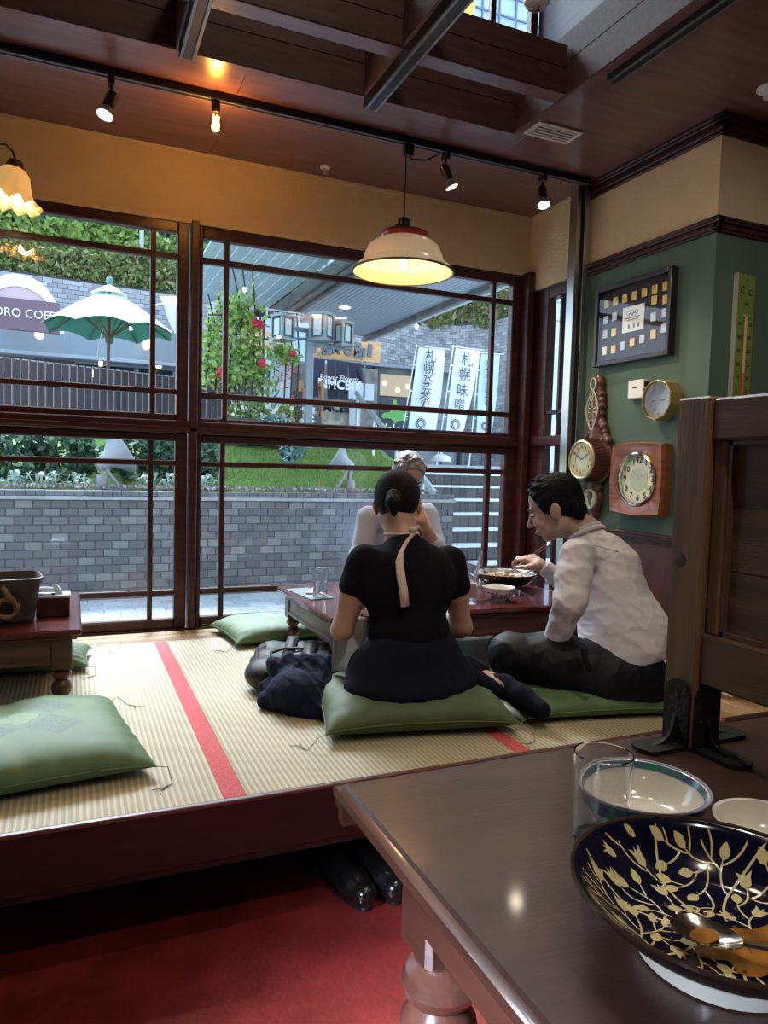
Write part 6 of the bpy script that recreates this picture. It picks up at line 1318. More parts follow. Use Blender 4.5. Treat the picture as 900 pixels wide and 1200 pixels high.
mb = MB(); mb.lathe([(.006, .038), (.006, .044), (.001, .045)], 12, (XR, cy_, cz_), RX_); link('hub', mb, hm_, o)
mb = MB(); mb.lathe([(.001, .0555), (.114, .0555)], 40, (XR, cy_, cz_), RX_, c0=0, c1=0); link('glazing', mb, M['glazing_clear'], o, fix=False, smooth=0)
# carved banjo barometer-clock
o = thing('carved_banjo_clock', 'dark carved banjo-shaped wall clock with brass fretwork and two round dials', 'clock', (XR, 3.01, .956)); cv = mat('carved_walnut', (.10, .035, .025), .4, var=.3, vscale=10, coat=.3); fret = mat('fretwork_brass', (.50, .45, .30), .45, .5)
yc = 2.995; zt_, zd, zs = 1.70, 1.262, 1.060
S_ = SDF(.012)
for (y, z, r) in ((yc, 1.685, .020), (yc-.012, 1.665, .018), (yc+.010, 1.660, .016), (yc-.030, 1.60, .015), (yc-.030, 1.57, .016), (yc-.034, 1.54, .016), (yc-.03, 1.50, .016), (yc-.036, 1.455, .02), (yc-.055, 1.435, .018), (yc-.065, 1.405, .016), (yc+.055, 1.44, .016), (yc+.05, 1.405, .017), (yc+.07, 1.385, .016), (yc-.075, 1.375, .020), (yc-.095, 1.36, .016), (yc-.02, .985, .018), (yc, .965, .016), (yc+.02, .99, .014), (yc-.045, 1.12, .014), (yc+.04, 1.125, .014)):
    S_.ell((XR-.022, y, z), (.022, r, r*1.15))
S_.cap((XR-.018, yc, 1.66), (XR-.018, yc, 1.40), .026, .040); S_.cap((XR-.018, yc, 1.40), (XR-.018, yc, 1.33), .040, .060)
S_.ell((XR-.02, yc, zd), (.03, .125, .13)); S_.ell((XR-.02, yc, zs), (.028, .060, .066)); S_.cap((XR-.02, yc, 1.18), (XR-.02, yc, 1.0), .045, .03)
S_.disp = wrinkle(.006, 95, 3); S_.plane((XR-.0015, yc, 1.2), (1, 0, 0))
link('carved_body', S_.mesh(.0045, 'carved_body'), cv, o)
mb = MB(); mb.lathe([(.118, .03), (.112, .055), (.100, .100), (.098, .112), (.095, .112), (.095, .03)], 48, (XR, yc, zd), RX_); link('fluted_drum', mb, cv, o)
for k in range(40): a = k*math.pi/20; mb = MB(); mb.bar((XR-.05, yc+.117*math.cos(a), zd+.117*math.sin(a)), (XR-.104, yc+.101*math.cos(a), zd+.101*math.sin(a)), .005, .005); link('flute', mb, cv, o)
mb = MB(); mb.lathe([(.099, .110), (.101, .118), (.094, .124), (.088, .119), (.088, .112)], 48, (XR, yc, zd), RX_, closed=True); link('brass_bezel', mb, fret, o)
mb = MB(); mb.lathe([(.001, .1135), (.090, .1135)], 40, (XR, yc, zd), RX_); link('dial', mb, mat('silver_dial', (.60, .60, .55), .4, .2), o)
mb = MB(); mb.lathe([(.048, .1142), (.082, .1142), (.082, .1165), (.048, .1165)], 40, (XR, yc, zd), RX_, closed=True); link('chapter_ring', mb, mat('chapter_brass', (.60, .48, .24), .4, .5), o)
for k in range(12): a = (k+1)*math.pi/6; link('numeral', text_mb(str(k+1), .020, .0006, RX_, (XR-.1172, yc-.065*math.sin(a), zd+.065*math.cos(a))), M['black'], o)
for a, L in ((math.radians(310), .035), (math.radians(60), .055)):
    d = Vector((0, -math.sin(a), math.cos(a))); mb = MB(); mb.bar(Vector((XR-.119, yc, zd)), Vector((XR-.119, yc, zd))+d*L, .005, .001, up=(1, 0, 0)); link('hand', mb, M['black'], o)
mb = MB(); mb.lathe([(.001, .122), (.090, .122)], 40, (XR, yc, zd), RX_, c0=0, c1=0); link('glazing', mb, M['glazing_clear'], o, fix=False, smooth=0)
mb = MB(); mb.lathe([(.052, .040), (.054, .056), (.048, .060), (.042, .056), (.042, .045)], 36, (XR, yc, zs), RX_, closed=True); link('small_bezel', mb, fret, o)
mb = MB(); mb.lathe([(.001, .052), (.044, .052)], 36, (XR, yc, zs), RX_); link('small_dial', mb, mat('floral_dial', (.10, .25, .08), .4, col2=(.60, .60, .40), vscale=60), o)
# pierced lens-shaped fretwork
L0, L1 = 1.415, 1.625; zc_ = (L0+L1)/2; hl = (L1-L0)/2; hw = .044
def lens(t, s): z = zc_+hl*t; return Vector((XR-.052, yc+.012+s*hw*(1-t*t), z))
mb = MB(); mb.tube([lens(-1+2*k/24, 1) for k in range(25)]+[lens(1-2*k/24, -1) for k in range(1, 25)], .0042, 6, False); link('lens_frame', mb, fret, o)
mb = MB(); mb.tube([Vector((XR-.052, yc+.012+.020*math.sin(a)*(1 if math.cos(a) > -.9 else 1), 1.655+.030*math.cos(a))) for a in [k*2*math.pi/20 for k in range(21)]], .0042, 6, False); link('top_loop', mb, fret, o)
for k in range(9):
    t = -.78+.195*k; c = Vector((XR-.052, yc+.012, zc_+hl*t)); w_ = hw*(1-t*t)*.55
    for s in (-1, 1):
        mb = MB(); cc = c+Vector((0, s*w_*.75, 0)); mb.tube([cc+Vector((0, w_*.6*math.cos(a), .0115*math.sin(a))) for a in [q*2*math.pi/12 for q in range(13)]], .0016, 5, False); link('scroll', mb, fret, o)
mb = MB(); mb.bb((XR-.052, yc+.0105, L0), (XR-.050, yc+.0135, L1)); mb.bb((XR-.046, yc-.005, L0+.02), (XR-.03, yc+.03, L1-.02)); link('scroll_backing', mb, cv, o)
# thermometer on recess wall (plane y = 2.315)
ty0 = 2.315; tx0, tx1 = 2.635, 2.745; tz0, tz1 = 1.36, 2.075
o = thing('wall_thermometer', 'tall olive-green enamel thermometer on the dark wall at the right edge', 'thermometer', ((tx0+tx1)/2, ty0, tz0))
mb = MB(); mb.bb((tx0, ty0-.022, tz0), (tx1, ty0-.001, tz1), .003); link('enamel_board', mb, mat('olive_enamel', (.17, .25, .05), .4), o)
mb = MB(); mb.bb((tx0-.001, ty0-.0225, tz0), (tx0+.004, ty0-.001, tz1)); link('side_edge', mb, mat('grey_edge', (.45, .46, .46), .5), o)
tc_ = (tx0+tx1)/2
mb = MB(); mb.tube([(tc_, ty0-.028, tz0+.03), (tc_, ty0-.028, tz1-.175)], .006, 12); link('glass_tube', mb, mat('tube_glass', (.55, .40, .28), .2), o)
mb = MB(); mb.bb((tc_-.016, ty0-.034, tz1-.185), (tc_+.016, ty0-.022, tz1-.175), .002); link('tube_clip', mb, fret, o)
mb = MB(); mb.tube([(tc_, ty0-.0285, tz0+.03), (tc_, ty0-.0285, tz0+.29)], .0066, 10); link('red_column', mb, mat('red_liquid', (.50, .12, .08), .3), o)
dkp = mat('thermo_print', (.01, .02, .015), .6)
for sx in (-1, 1): link('scale_letter', text_mb('C', .042, .0006, R_SOUTH, (tc_+sx*.024, ty0-.0228, tz1-.075-.004*sx)), dkp, o)
mb = MB(); c = Vector((tc_, ty0-.0228, tz1-.125)); mb.box(c, (.003, .001, .022)); mb.box(c+Vector((-.010, 0, 0)), (.010, .001, .003)); mb.box(c+Vector((.010, 0, 0)), (.010, .001, .003)); mb.box(c+Vector((-.006, 0, -.004)), (.004, .001, .009)); mb.box(c+Vector((.006, 0, -.004)), (.004, .001, .009)); link('emblem', mb, dkp, o)
for i, s_ in enumerate(('50', '40', '30', '20', '10', '0', '10', '20')):
    for sx in (-1, 1): link('scale_number', text_mb(s_, .024, .0005, R_SOUTH, (tc_+sx*.030, ty0-.0228, tz1-.215-.058*i)), dkp, o)
for sx in (-1, 1):
    mb = MB()
    for i in range(44): mb.bb((tc_+sx*.013-.004, ty0-.0230, tz1-.20-.0116*i), (tc_+sx*.013+.004, ty0-.0222, tz1-.1985-.0116*i))
    link('scale_ticks', mb, dkp, o)
mb = MB(); mb.lathe([(.001, .003), (.004, .003)], 10, (tc_, ty0-.0205, tz1-.022), R_SOUTH); link('nail_hole', mb, dkp, o)
# ================================================================== PEOPLE
def basis(f, up):
    f = Vector(f).normalized(); r = f.cross(Vector(up)).normalized(); u = r.cross(f).normalized(); return r, f, u
class Fr:
    def __init__(s, c, f, up, k=1): s.c = Vector(c); s.r, s.f, s.u = basis(f, up); s.k = k
    def __call__(s, x, y, z): return s.c + (s.r*x + s.f*y + s.u*z)*s.k
    def R(s): return [[s.r[i], s.f[i], s.u[i]] for i in range(3)]
def head_skin(S, H):
    k = H.k; R = H.R(); E = lambda c, r, kk=.014: S.ell(H(*c), [q*k for q in r], R, kk)
    E((0, -.012, .034), (.073, .092, .078)); E((0, .022, -.028), (.058, .064, .078), .02)
    E((0, .056, -.088), (.024, .022, .018)); 
    for s in (-1, 1): E((s*.040, .012, -.066), (.020, .034, .022), .02); E((s*.034, .062, -.030), (.024, .020, .024), .016); E((s*.076, -.006, -.012), (.009, .019, .031), .004); E((s*.084, -.014, -.004), (.006, .014, .022), .006)
    S.cap(H(0, .083, .004), H(0, .104, -.030), .0075*k, .0105*k, .008*k)
    for s in (-1, 1): E((s*.009, .094, -.034), (.008, .009, .007), .005)
    S.cap(H(-.034, .076, .018), H(.034, .076, .018), .009*k, .009*k, .012*k)
    E((0, .083, -.058), (.022, .010, .0055), .005); E((0, .081, -.069), (.019, .010, .006), .005)
def face_parts(o, H, eye=(.03, .018, .012), closed=False, lip=(.42, .17, .14)):
    k = H.k
    if 'eye_white' not in bpy.data.materials: mat('eye_white', (.7, .68, .65), .3); mat('eye_dark', (.02, .012, .010), .2); mat('brow_hair', (.015, .012, .012), .8)
    for s in (-1, 1):
        if not closed:
            mb = MB(); mb.ball(H(s*.031, .0735, -.001), .0115*k, 10); e = link('eye', mb, bpy.data.materials['eye_white'], o)
            mb = MB(); mb.ball(H(s*.031, .0805, -.003), .0058*k, 8); link('iris', mb, bpy.data.materials['eye_dark'], e)
        mb = MB(); mb.tube([H(s*.016, .0835, -.003), H(s*.026, .0870, .001), H(s*.040, .0815, -.001), H(s*.048, .0735, -.005)], .0022*k, 5); link('eyelid', mb, bpy.data.materials['brow_hair'], o)
        mb = MB(); mb.tube([H(s*.014, .087, .019), H(s*.028, .087, .024), H(s*.044, .078, .021), H(s*.052, .070, .016)], [.003*k, .0038*k, .0032*k, .0015*k], 6); link('eyebrow', mb, bpy.data.materials['brow_hair'], o)
    mb = MB(); mb.tube([H(-.020, .084, -.063), H(-.008, .0925, -.062), H(0, .0935, -.063), H(.008, .0925, -.062), H(.020, .084, -.063)], [.0015*k, .0035*k, .0040*k, .0035*k, .0015*k], 6); link('lips', mb, mat('lip_tone', lip, .5) if 'lip_tone' not in bpy.data.materials else bpy.data.materials['lip_tone'], o)
def hand(wrist, d, n, thumb, curl=(.5, .55, .6, .65), k=1.0, spread=.06, tcurl=.5, tdir=.8):
    """d: direction to knuckles, n: back-of-hand normal, thumb: +1/-1 side along d x n"""
    S = SDF(.006); w_ = Vector(wrist); d = Vector(d).normalized(); n = Vector(n); n = (n-d*n.dot(d)).normalized(); s = d.cross(n)*thumb
    lens = ((.046, .028, .022), (.050, .031, .023), (.046, .029, .022), (.036, .022, .019)); offs = (.030, .010, -.010, -.029)
    S.cap(w_-d*.035*k, w_+d*.02*k, .024*k, .026*k, .02)
    for i in range(4):
        kn = w_+d*(.088-.006*abs(i-1)**1.3)*k+s*offs[i]*k; S.cap(w_+s*offs[i]*.6*k+d*.012*k, kn, .016*k, .0115*k, .012)
        a = curl[i]; p = kn; dd = (d+s*(spread*(1.5-i)))
        dd.normalize()
        for j, L in enumerate(lens[i]):
            ang = a*(1.0, 1.15, .8)[j] if j else a; ax = -s*thumb if False else (n.cross(dd)).normalized()
            dd = (Matrix.Rotation(ang, 3, ax) @ dd).normalized()
            if dd.dot(n) > .99: dd = -n
            q = p+dd*L*k; S.cap(p, q, (.0098-.0012*j-.0008*(i == 3))*k, (.0088-.0012*j-.0008*(i == 3))*k, .004); p = q
    t0 = w_+s*.024*k+d*.015*k; t1 = t0+(s*.75+d*.75-n*.25).normalized()*.040*k; t2 = t1+(s*(.35)+d*tdir-n*tcurl).normalized()*.032*k; t3 = t2+(s*(-.05)+d*tdir-n*tcurl*1.2).normalized()*.026*k
    S.cap(t0, t1, .017*k, .013*k, .012); S.cap(t1, t2, .0115*k, .0105*k, .004); S.cap(t2, t3, .0105*k, .0085*k, .004)
    return S
skin_w = mat('skin_fair', (.42, .25, .175), .5, var=.05, vscale=8, sub=.06); skin_m = mat('skin_warm', (.44, .275, .205), .5, var=.06, vscale=8, sub=.06)
def hair_mat(name, c): return mat(name, c, .6, var=.5, vscale=60, stretch=(1, 1, .25), bump=.5, bscale=220, spec=.12)
hair_b = hair_mat('hair_brown_black', (.008, .006, .006)); hair_k = hair_mat('hair_black', (.004, .004, .005)); hair_g = mat('hair_grey', (.20, .205, .21), .5, var=.2, vscale=90, stretch=(1, 1, .3), bump=.5, bscale=220)
# ------------------------------------------------------------------ woman seen from behind
wt = thing('person', 'woman in black top seen from behind with cream neck ribbon, sitting on olive cushion', 'person', (1.055, 2.16, PZ+.06))
lat = Vector((.975, .0, 0)); 
Hw = Fr(at_y(466, 592, 2.345), (.46, .74, -.45), (.18, .42, .88), 1.0)
pel = Vector((1.05, 2.15, .515)); wa = Vector((1.055, 2.165, .64)); ch = Vector((1.055, 2.20, .775)); ub = Vector((1.06, 2.235, .875)); nb = Vector((1.066, 2.265, .945))
shL, shR = Vector((.905, 2.24, .872)), Vector((1.235, 2.235, .862)); elL, elR = at_y(401, 738, 2.26), at_y(541, 735, 2.25); wrL, wrR = Vector((.965, 2.52, .680)), Vector((1.235, 2.52, .672))
hL, hR = Vector((.955, 2.17, .50)), Vector((1.14, 2.16, .50)); knL, knR = Vector((1.02, 2.52, .432)), Vector((1.22, 2.50, .438)); anL, anR = Vector((1.26, 2.18, .455)), at_y(592, 809, 2.05)
anR.z = .455
toR = at_y(634, 840, 1.90); toR.z = .415; toL = Vector((1.34, 2.04, .445))
S = SDF(.02); head_skin(S, Hw); S.chain([Hw(0, -.03, -.05), nb+Vector((0, .01, .0)), ub], [.050, .050, .075], .03)
S.chain([ub, ch, wa, pel], [.085, .095, .090, .11], .04); S.cap(shL, shR, .040, .040, .03)
for sh, el, wr in ((shL, elL, wrL), (shR, elR, wrR)): S.chain([sh, sh.lerp(el, .5)+Vector((0, 0, 0)), el, el.lerp(wr, .4), wr], [.044, .043, .036, .035, .023], .02)
for h_, kn, an, to in ((hL, knL, anL, toL), (hR, knR, anR, toR)): S.chain([h_, kn, an], [.075, .052, .034], .02); S.cap(kn.lerp(an, .3), kn.lerp(an, .55), .046, .044, .02); S.chain([an, an.lerp(to, .45), to], [.032, .034, .026], .02)
more = []
more.append(hand(wrL, (.25, .9, -.05), (0, .05, 1), 1, (.5, .5, .55, .6), .92).build(.003)); more.append(hand(wrR, (-.2, .9, .0), (0, .0, 1), -1, (.5, .5, .55, .6), .92).build(.003))
link('body', S.mesh(.0055, 'body', more), skin_w, wt); face_parts(wt, Hw)
# hair
S = SDF(.02); k = 1; R = Hw.R(); S.ell(Hw(0, -.018, .036), (.083, .101, .086), R); S.ell(Hw(0, -.045, -.010), (.071, .062, .062), R, .03)
S.disp = wrinkle(.0035, 150, 2, dirs=[tuple(Hw.r)]); S.plane(Hw(0, .060, .030), Hw.f*.85-Hw.u*.52); S.plane(Hw(0, .0, -.030), Hw.f*.75-Hw.u*.66); S.plane(Hw(0, 0, -.062), -Hw.u)
link('hair', S.mesh(.0045, 'hair'), hair_b, wt)
S = SDF(.012); tl_ = Hw(.004, -.110, -.020); S.ell(Hw(0, -.100, -.012), (.024, .020, .022), R); S.chain([Hw(.0, -.105, -.015), Hw(.0, -.135, -.030), Hw(.0, -.150, -.062), Hw(.004, -.148, -.098)], [.018, .024, .025, .012]); S.disp = wrinkle(.004, 170, 5, dirs=[tuple(Hw.r)]); link('ponytail', S.mesh(.004, 'ponytail'), hair_b, wt)
mb = MB(); mb.lathe([(.017, -.005), (.021, 0), (.017, .005)], 16, Hw(0, -.118, -.020), (Hw.f*-.8-Hw.u*.6).to_track_quat('Z', 'Y').to_matrix()); link('hair_tie', mb, M['blackm'], wt)
# top
blackc = mat('black_jersey', (.0030, .0032, .0055), .9, bump=.3, bscale=300, spec=.15); navyc = mat('navy_skirt_cloth', (.0045, .006, .015), .9, bump=.3, bscale=250, spec=.2)
S = SDF(.035); S.chain([ub+Vector((0, 0, -.0)), ch, wa, wa.lerp(pel, .6)], [.098, .118, .112, .125]); S.cap(shL+Vector((.02, 0, -.01)), shR+Vector((-.02, 0, -.01)), .058, .058); S.ell(ch+Vector((0, .0, .03)), (.168, .105, .13)); S.ell(wa+Vector((-.012, 0, 0)), (.142, .105, .09)); S.ell(ch+Vector((-.085, .0, .02)), (.075, .09, .12)); S.ell(ch+Vector((.085, .0, .02)), (.075, .09, .12))
S.cap(shL, shL.lerp(elL, .34), .058, .060, .03); S.cap(shR, shR.lerp(elR, .34), .058, .060, .03)
S.disp = wrinkle(.007, 34, 4, dirs=[(1, .3, .5), (-1, .2, .6), (.3, .2, 1)]); S.hole(nb+Vector((0, .02, -.0)), nb+Vector((0, .04, .15)), .066); S.plane(pel+Vector((0, 0, .02)), (0, 0, -1))
for sh, el in ((shL, elL), (shR, elR)): pass
link('black_top', S.mesh(.006, 'black_top'), blackc, wt)
# skirt
S = SDF(.05); S.ell(pel+Vector((0, .0, .03)), (.180, .135, .12)); S.ell(pel+Vector((-.0, -.01, -.045)), (.235, .165, .085)); S.ell(pel+Vector((0, .01, .10)), (.135, .112, .06)); S.chain([hL, knL], [.105, .085]); S.chain([hR, knR], [.105, .085]); S.cap(knR, knR.lerp(anR, .62), .075, .066); S.cap(knL, knL.lerp(anL, .7), .07, .06); S.cap(pel+Vector((.15, .02, -.06)), knR.lerp(anR, .70), .075, .060)
S.disp = wrinkle(.012, 26, 8, dirs=[(1, .2, .1), (.9, -.3, .3), (.6, .7, 0)]); S.plane((0, 0, PZ+.055), (0, 0, -1)); S.plane(wa+Vector((0, 0, .015)), (0, 0, 1))
link('skirt', S.mesh(.0065, 'skirt'), navyc, wt)
mb = MB(); mb.lathe([(.128, -.018), (.133, -.010), (.133, .012), (.127, .018)], 40, wa+Vector((0, 0, -.022)), Matrix.Diagonal((1.08, .86, 1)), closed=True); link('belt', mb, mat('dark_belt', (.012, .010, .012), .45), wt)
mb = MB(); mb.bb(wa+Vector((-.098, -.105, -.034)), wa+Vector((-.078, -.096, -.014)), .003); link('belt_buckle', mb, mat('buckle', (.10, .085, .06), .4, .6), wt)
# socks
sock = mat('dark_sock', (.005, .007, .016), .9, bump=.4, bscale=400, spec=.15)
for an, to, kn in ((anR, toR, knR), (anL, toL, knL)):
    S = SDF(.02); S.chain([an.lerp(kn, .18), an, an.lerp(to, .45), to], [.037, .036, .039, .031]); S.ell(an.lerp(to, .1)+Vector((0, 0, -.012)), (.036, .036, .028)); S.disp = wrinkle(.003, 60, 3); link('sock', S.mesh(.0045, 'sock'), sock, wt)
# paper apron: strap, bow knot, tail, front panel
pap = mat('paper_apron_cream', (.62, .50, .40), .85, var=.06, vscale=20); papw = mat('paper_apron_white', (.66, .70, .74), .8)
def ribbon(pts, w_, m, parent, name, side=None):
    mb = MB(); vs = []; pts = [Vector(p) for p in pts]
    for i, p in enumerate(pts):
        d = (pts[min(i+1, len(pts)-1)]-pts[max(0, i-1)]).normalized(); s_ = Vector(side) if side else d.cross(Vector((0, -1, .2))).normalized(); ww = w_[i] if isinstance(w_, (list, tuple)) else w_
        vs += [p-s_*ww/2+Vector((0, .0012, 0)), p+Vector((0, -.003, 0)), p+s_*ww/2+Vector((0, .0012, 0))]
    k = len(pts); fs = []
    for i in range(k-1): fs += [(3*i, 3*i+1, 3*i+4, 3*i+3), (3*i+1, 3*i+2, 3*i+5, 3*i+4)]
    mb.add(vs, fs); o_ = link(name, mb, m, parent, fix=False, smooth=60); md = o_.modifiers.new('s', 'SOLIDIFY'); md.thickness = .0012; return o_
NK = lambda px, py, y: at_y(px, py, y)
mb = MB(); ringp = []
for i in range(33):
    a = 2*math.pi*i/32; ringp.append(nb+Vector((.063*math.sin(a), .008-.060*math.cos(a), .018+.022*math.cos(a)*.2)))
mb.tube(ringp, .0075, 6, False); link('apron_strap', mb, pap, wt)
kx, ky = 483, 622
knot = NK(kx, ky, 2.185); 
ribbon([knot+Vector((.012, 0, .012)), knot+Vector((0, -.006, -.012)), NK(476, 636, 2.160), NK(470, 648, 2.130), NK(468, 658, 2.108), NK(470, 675, 2.090), NK(473, 692, 2.078), NK(475, 711, 2.068)], [.014, .020, .017, .018, .028, .030, .030, .030], pap, wt, 'ribbon_tail', side=(1, 0, .1))
mb = MB(); mb.ball(knot+Vector((.0, -.002, .004)), .013, 8, (1.25, .8, .9)); link('ribbon_knot', mb, pap, wt)
mb = MB(); mb.tube([knot, knot+Vector((.022, 0, .012)), knot+Vector((.040, .012, -.002)), knot+Vector((.045, .02, -.018))], [.006, .009, .008, .004], 6); link('ribbon_loop', mb, pap, wt)
for sx, x0, x1 in ((-1, -.215, -.10), (1, .10, .205)):
    mb = MB(); n = 8; vs = []
    for j in range(n+1):
        for i in range(n+1):
            u, v = i/n, j/n; vs.append(Vector((1.055+x0+(x1-x0)*u, 2.335+.02*math.sin(5*u+3*v+sx), .66-.19*v+.004*math.sin(9*u))))
    mb.add(vs, [(j*(n+1)+i, j*(n+1)+i+1, (j+1)*(n+1)+i+1, (j+1)*(n+1)+i) for j in range(n) for i in range(n)]); o_ = link('apron_front', mb, papw, wt, fix=False, smooth=80); o_.modifiers.new('s', 'SOLIDIFY').thickness = .001
# ------------------------------------------------------------------ man in white shirt (profile, cross-legged)
mt_ = thing('person', 'black-haired man in pale shirt and dark trousers eating cross-legged with chopsticks', 'person', (1.82, 2.05, PZ+.05))
J = lambda px, py, y: at_y(px, py, y)
pel = J(728, 783, 2.00); wa = J(727, 738, 2.04); mid = J(712, 695, 2.11); ub = J(700, 656, 2.19); nb = J(686, 624, 2.245)
Hm = Fr(J(650, 595, 2.32), (-.66, .62, -.38), (-.26, .24, .93), 1.12)
shN, shF = J(676, 652, 2.06), J(702, 648, 2.36); elN, wrN = J(668, 706, 1.985), J(652, 744, 2.05); elF, wrF = J(672, 692, 2.50), J(636, 664, 2.60)
hN, hF = J(712, 792, 1.97), J(725, 788, 2.16); knN = J(598, 768, 2.16); knF = Vector((1.66, 2.50, .445)); anN = J(668, 806, 2.30); anF = J(640, 800, 2.16); anN.z = .44; anF.z = .435
S = SDF(.02); head_skin(S, Hm); S.chain([Hm(0, -.03, -.05), nb, ub], [.056, .058, .08], .03); S.chain([ub, mid, wa, pel], [.10, .11, .11, .12], .04); S.cap(shN, shF, .045, .045, .03)
S.chain([shN, elN, wrN], [.05, .04, .027]); S.chain([shF, elF, wrF], [.05, .038, .026])
for h_, kn, an in ((hN, knN, anN), (hF, knF, anF)): S.chain([h_, kn, an], [.085, .055, .04]); S.cap(an, an+(an-kn).normalized()*.12, .036, .028, .02)
tip = at_y(590, 675, 2.875); topc = at_y(641, 637, 2.60)
hd = hand(wrF, (J(614, 650, 2.69)-wrF), (-.15, -.45, .9), -1, (.55, .6, .75, .85), .98, .05, .45, .9)
hn = hand(wrN, (.1, .75, -.5), (-.5, -.5, .5), 1, (.3, .3, .3, .3), .98)
link('body', S.mesh(.0055, 'body', [hd.build(.003), hn.build(.003)]), skin_m, mt_); face_parts(mt_, Hm)
S = SDF(.016); R = Hm.R(); S.ell(Hm(0, -.016, .040), (.086*1.03, .106, .092), R); S.ell(Hm(0, -.045, -.008), (.074, .064, .066), R, .03)
for s in (-1, 1): S.ell(Hm(s*.066, .002, .018), (.020, .050, .040), R); S.ell(Hm(s*.040, -.075, -.030), (.035, .030, .045), R)
rgm = random.Random(4)
for i in range(64):
    a = rgm.uniform(-1.6, 1.6); e = rgm.uniform(.15, 1.5); d = Hm.r*math.sin(a)*math.cos(e)+Hm.f*math.cos(a)*math.cos(e)+Hm.u*math.sin(e); base = Hm(0, -.010, .040)+Vector((d.dot(Hm.r)*.080*Hm.r+d.dot(Hm.f)*.098*Hm.f+d.dot(Hm.u)*.086*Hm.u)); g = (d*.6+Hm.f*.55+Vector((0, 0, -.25))+Hm.r*rgm.uniform(-.4, .4)).normalized(); S.cap(base, base+g*rgm.uniform(.016, .036), .008, .0022, .006)
S.disp = wrinkle(.005, 130, 6); S.plane(Hm(0, .098, .050), Hm.f*.88-Hm.u*.47); S.plane(Hm(0, .030, -.012), Hm.f*.93-Hm.u*.36); S.plane(Hm(0, 0, -.082), -Hm.u)
link('hair', S.mesh(.0042, 'hair'), hair_k, mt_)
shirt = mat('pale_dress_shirt', (.56, .545, .575), .8, var=.03, vscale=5, bump=.15, bscale=250, sheen=.1)
S = SDF(.045); back = (mid-J(640, 690, 2.2)); 
S.chain([ub, mid, wa, pel+Vector((0, 0, .05))], [.115, .135, .140, .145]); S.cap(shN, shF, .062, .062); S.ell(ub+Vector((.01, -.02, -.03)), (.13, .15, .12)); S.ell(wa+Vector((.03, -.02, .0)), (.13, .15, .13)); S.ell(wa+Vector((.02, -.01, -.05)), (.15, .16, .08))
S.chain([shN, shN.lerp(elN, .5), elN, wrN.lerp(elN, .1)], [.064, .062, .058, .046], .022); S.chain([shF, elF, wrF.lerp(elF, .12)], [.062, .052, .036], .02)
dd_ = [(.5, -.3, 1.0), (.8, -.2, .9), (-.2, .3, 1.), (.9, -.5, .4)]
S.disp = lambda X, Y, Z, a=wrinkle(.020, 30, 11, dirs=dd_), b=wrinkle(.010, 60, 12, dirs=dd_): a(X, Y, Z)+b(X, Y, Z)
S.hole(nb+Vector((-.012, .012, .03)), nb+Vector((-.09, .08, .16)), .060); S.plane(J(728, 772, 1.98), (.12, -.05, -.99))
link('dress_shirt', S.mesh(.0055, 'dress_shirt'), shirt, mt_)
# collar
S = SDF(.006); cR = Hm.R(); upn = (nb-ub).normalized(); ax = upn.orthogonal().normalized(); ay = upn.cross(ax)
for i in range(36):
    a = 2*math.pi*i/36; b = 2*math.pi*(i+1)/36; P = lambda t, r, h: nb+upn*h+ax*math.cos(t)*r+ay*math.sin(t)*r
    S.cap(P(a, .063, .010), P(b, .063, .010), .006, .006); S.cap(P(a, .070, -.008), P(b, .070, -.008), .008, .008)
link('collar', S.mesh(.0035, 'collar'), shirt, mt_)
# yoke seam
mb = MB(); mb.tube([shN+Vector((.035, -.035, .045)), ub+Vector((.05, -.12, .035)), ub+Vector((.10, -.06, .04)), shF+Vector((.06, -.02, .03))], .002, 5); link('yoke_seam', mb, shirt, mt_)
mb = MB(); d_ = (wrN-elN).normalized(); Rc = d_.to_track_quat('Z', 'Y').to_matrix(); mb.lathe([(.040, -.035), (.042, -.03), (.040, .018), (.037, .020), (.036, -.03)], 24, wrN, Rc); link('cuff', mb, shirt, mt_)
d_ = (wrF-elF).normalized(); Rc = d_.to_track_quat('Z', 'Y').to_matrix(); mb = MB(); mb.lathe([(.036, -.05), (.038, -.045), (.036, -.012), (.033, -.010), (.031, -.04)], 24, wrF, Rc); link('cuff', mb, shirt, mt_)
trou = mat('dark_trousers', (.0025, .0035, .006), .55, bump=.15, bscale=250, spec=.25)
S = SDF(.04); S.ell(pel+Vector((0, 0, -.01)), (.165, .160, .095)); S.chain([pel, wa.lerp(pel, .55)], [.13, .135]); S.chain([hN, hN.lerp(knN, .55)+Vector((0, 0, .012)), knN], [.105, .100, .078]); S.chain([hF, knF], [.10, .072]); S.chain([knN, anN], [.072, .055]); S.chain([knF, anF], [.07, .055]); S.ell(pel+Vector((.05, -.03, -.05)), (.14, .14, .06))
S.disp = lambda X, Y, Z, a=wrinkle(.012, 34, 21, dirs=[(1, .2, .8), (.9, -.2, -.5), (.4, .8, .3)]): a(X, Y, Z); S.plane((0, 0, PZ+.045), (0, 0, -1))
link('trousers', S.mesh(.006, 'trousers'), trou, mt_)
for an, kn in ((anN, knN), (anF, knF)):
    e = an+(an-kn).normalized()*.12; S = SDF(.02); S.chain([an.lerp(kn, .1), an, e], [.042, .042, .034]); link('sock', S.mesh(.005, 'sock'), sock, mt_)
bp_ = J(693, 776, 1.90); mb = MB(); mb.tube([J(684, 760, 1.905), J(686, 775, 1.895), J(692, 786, 1.885)], .010, 8); link('pocket_edge', mb, trou, mt_); 
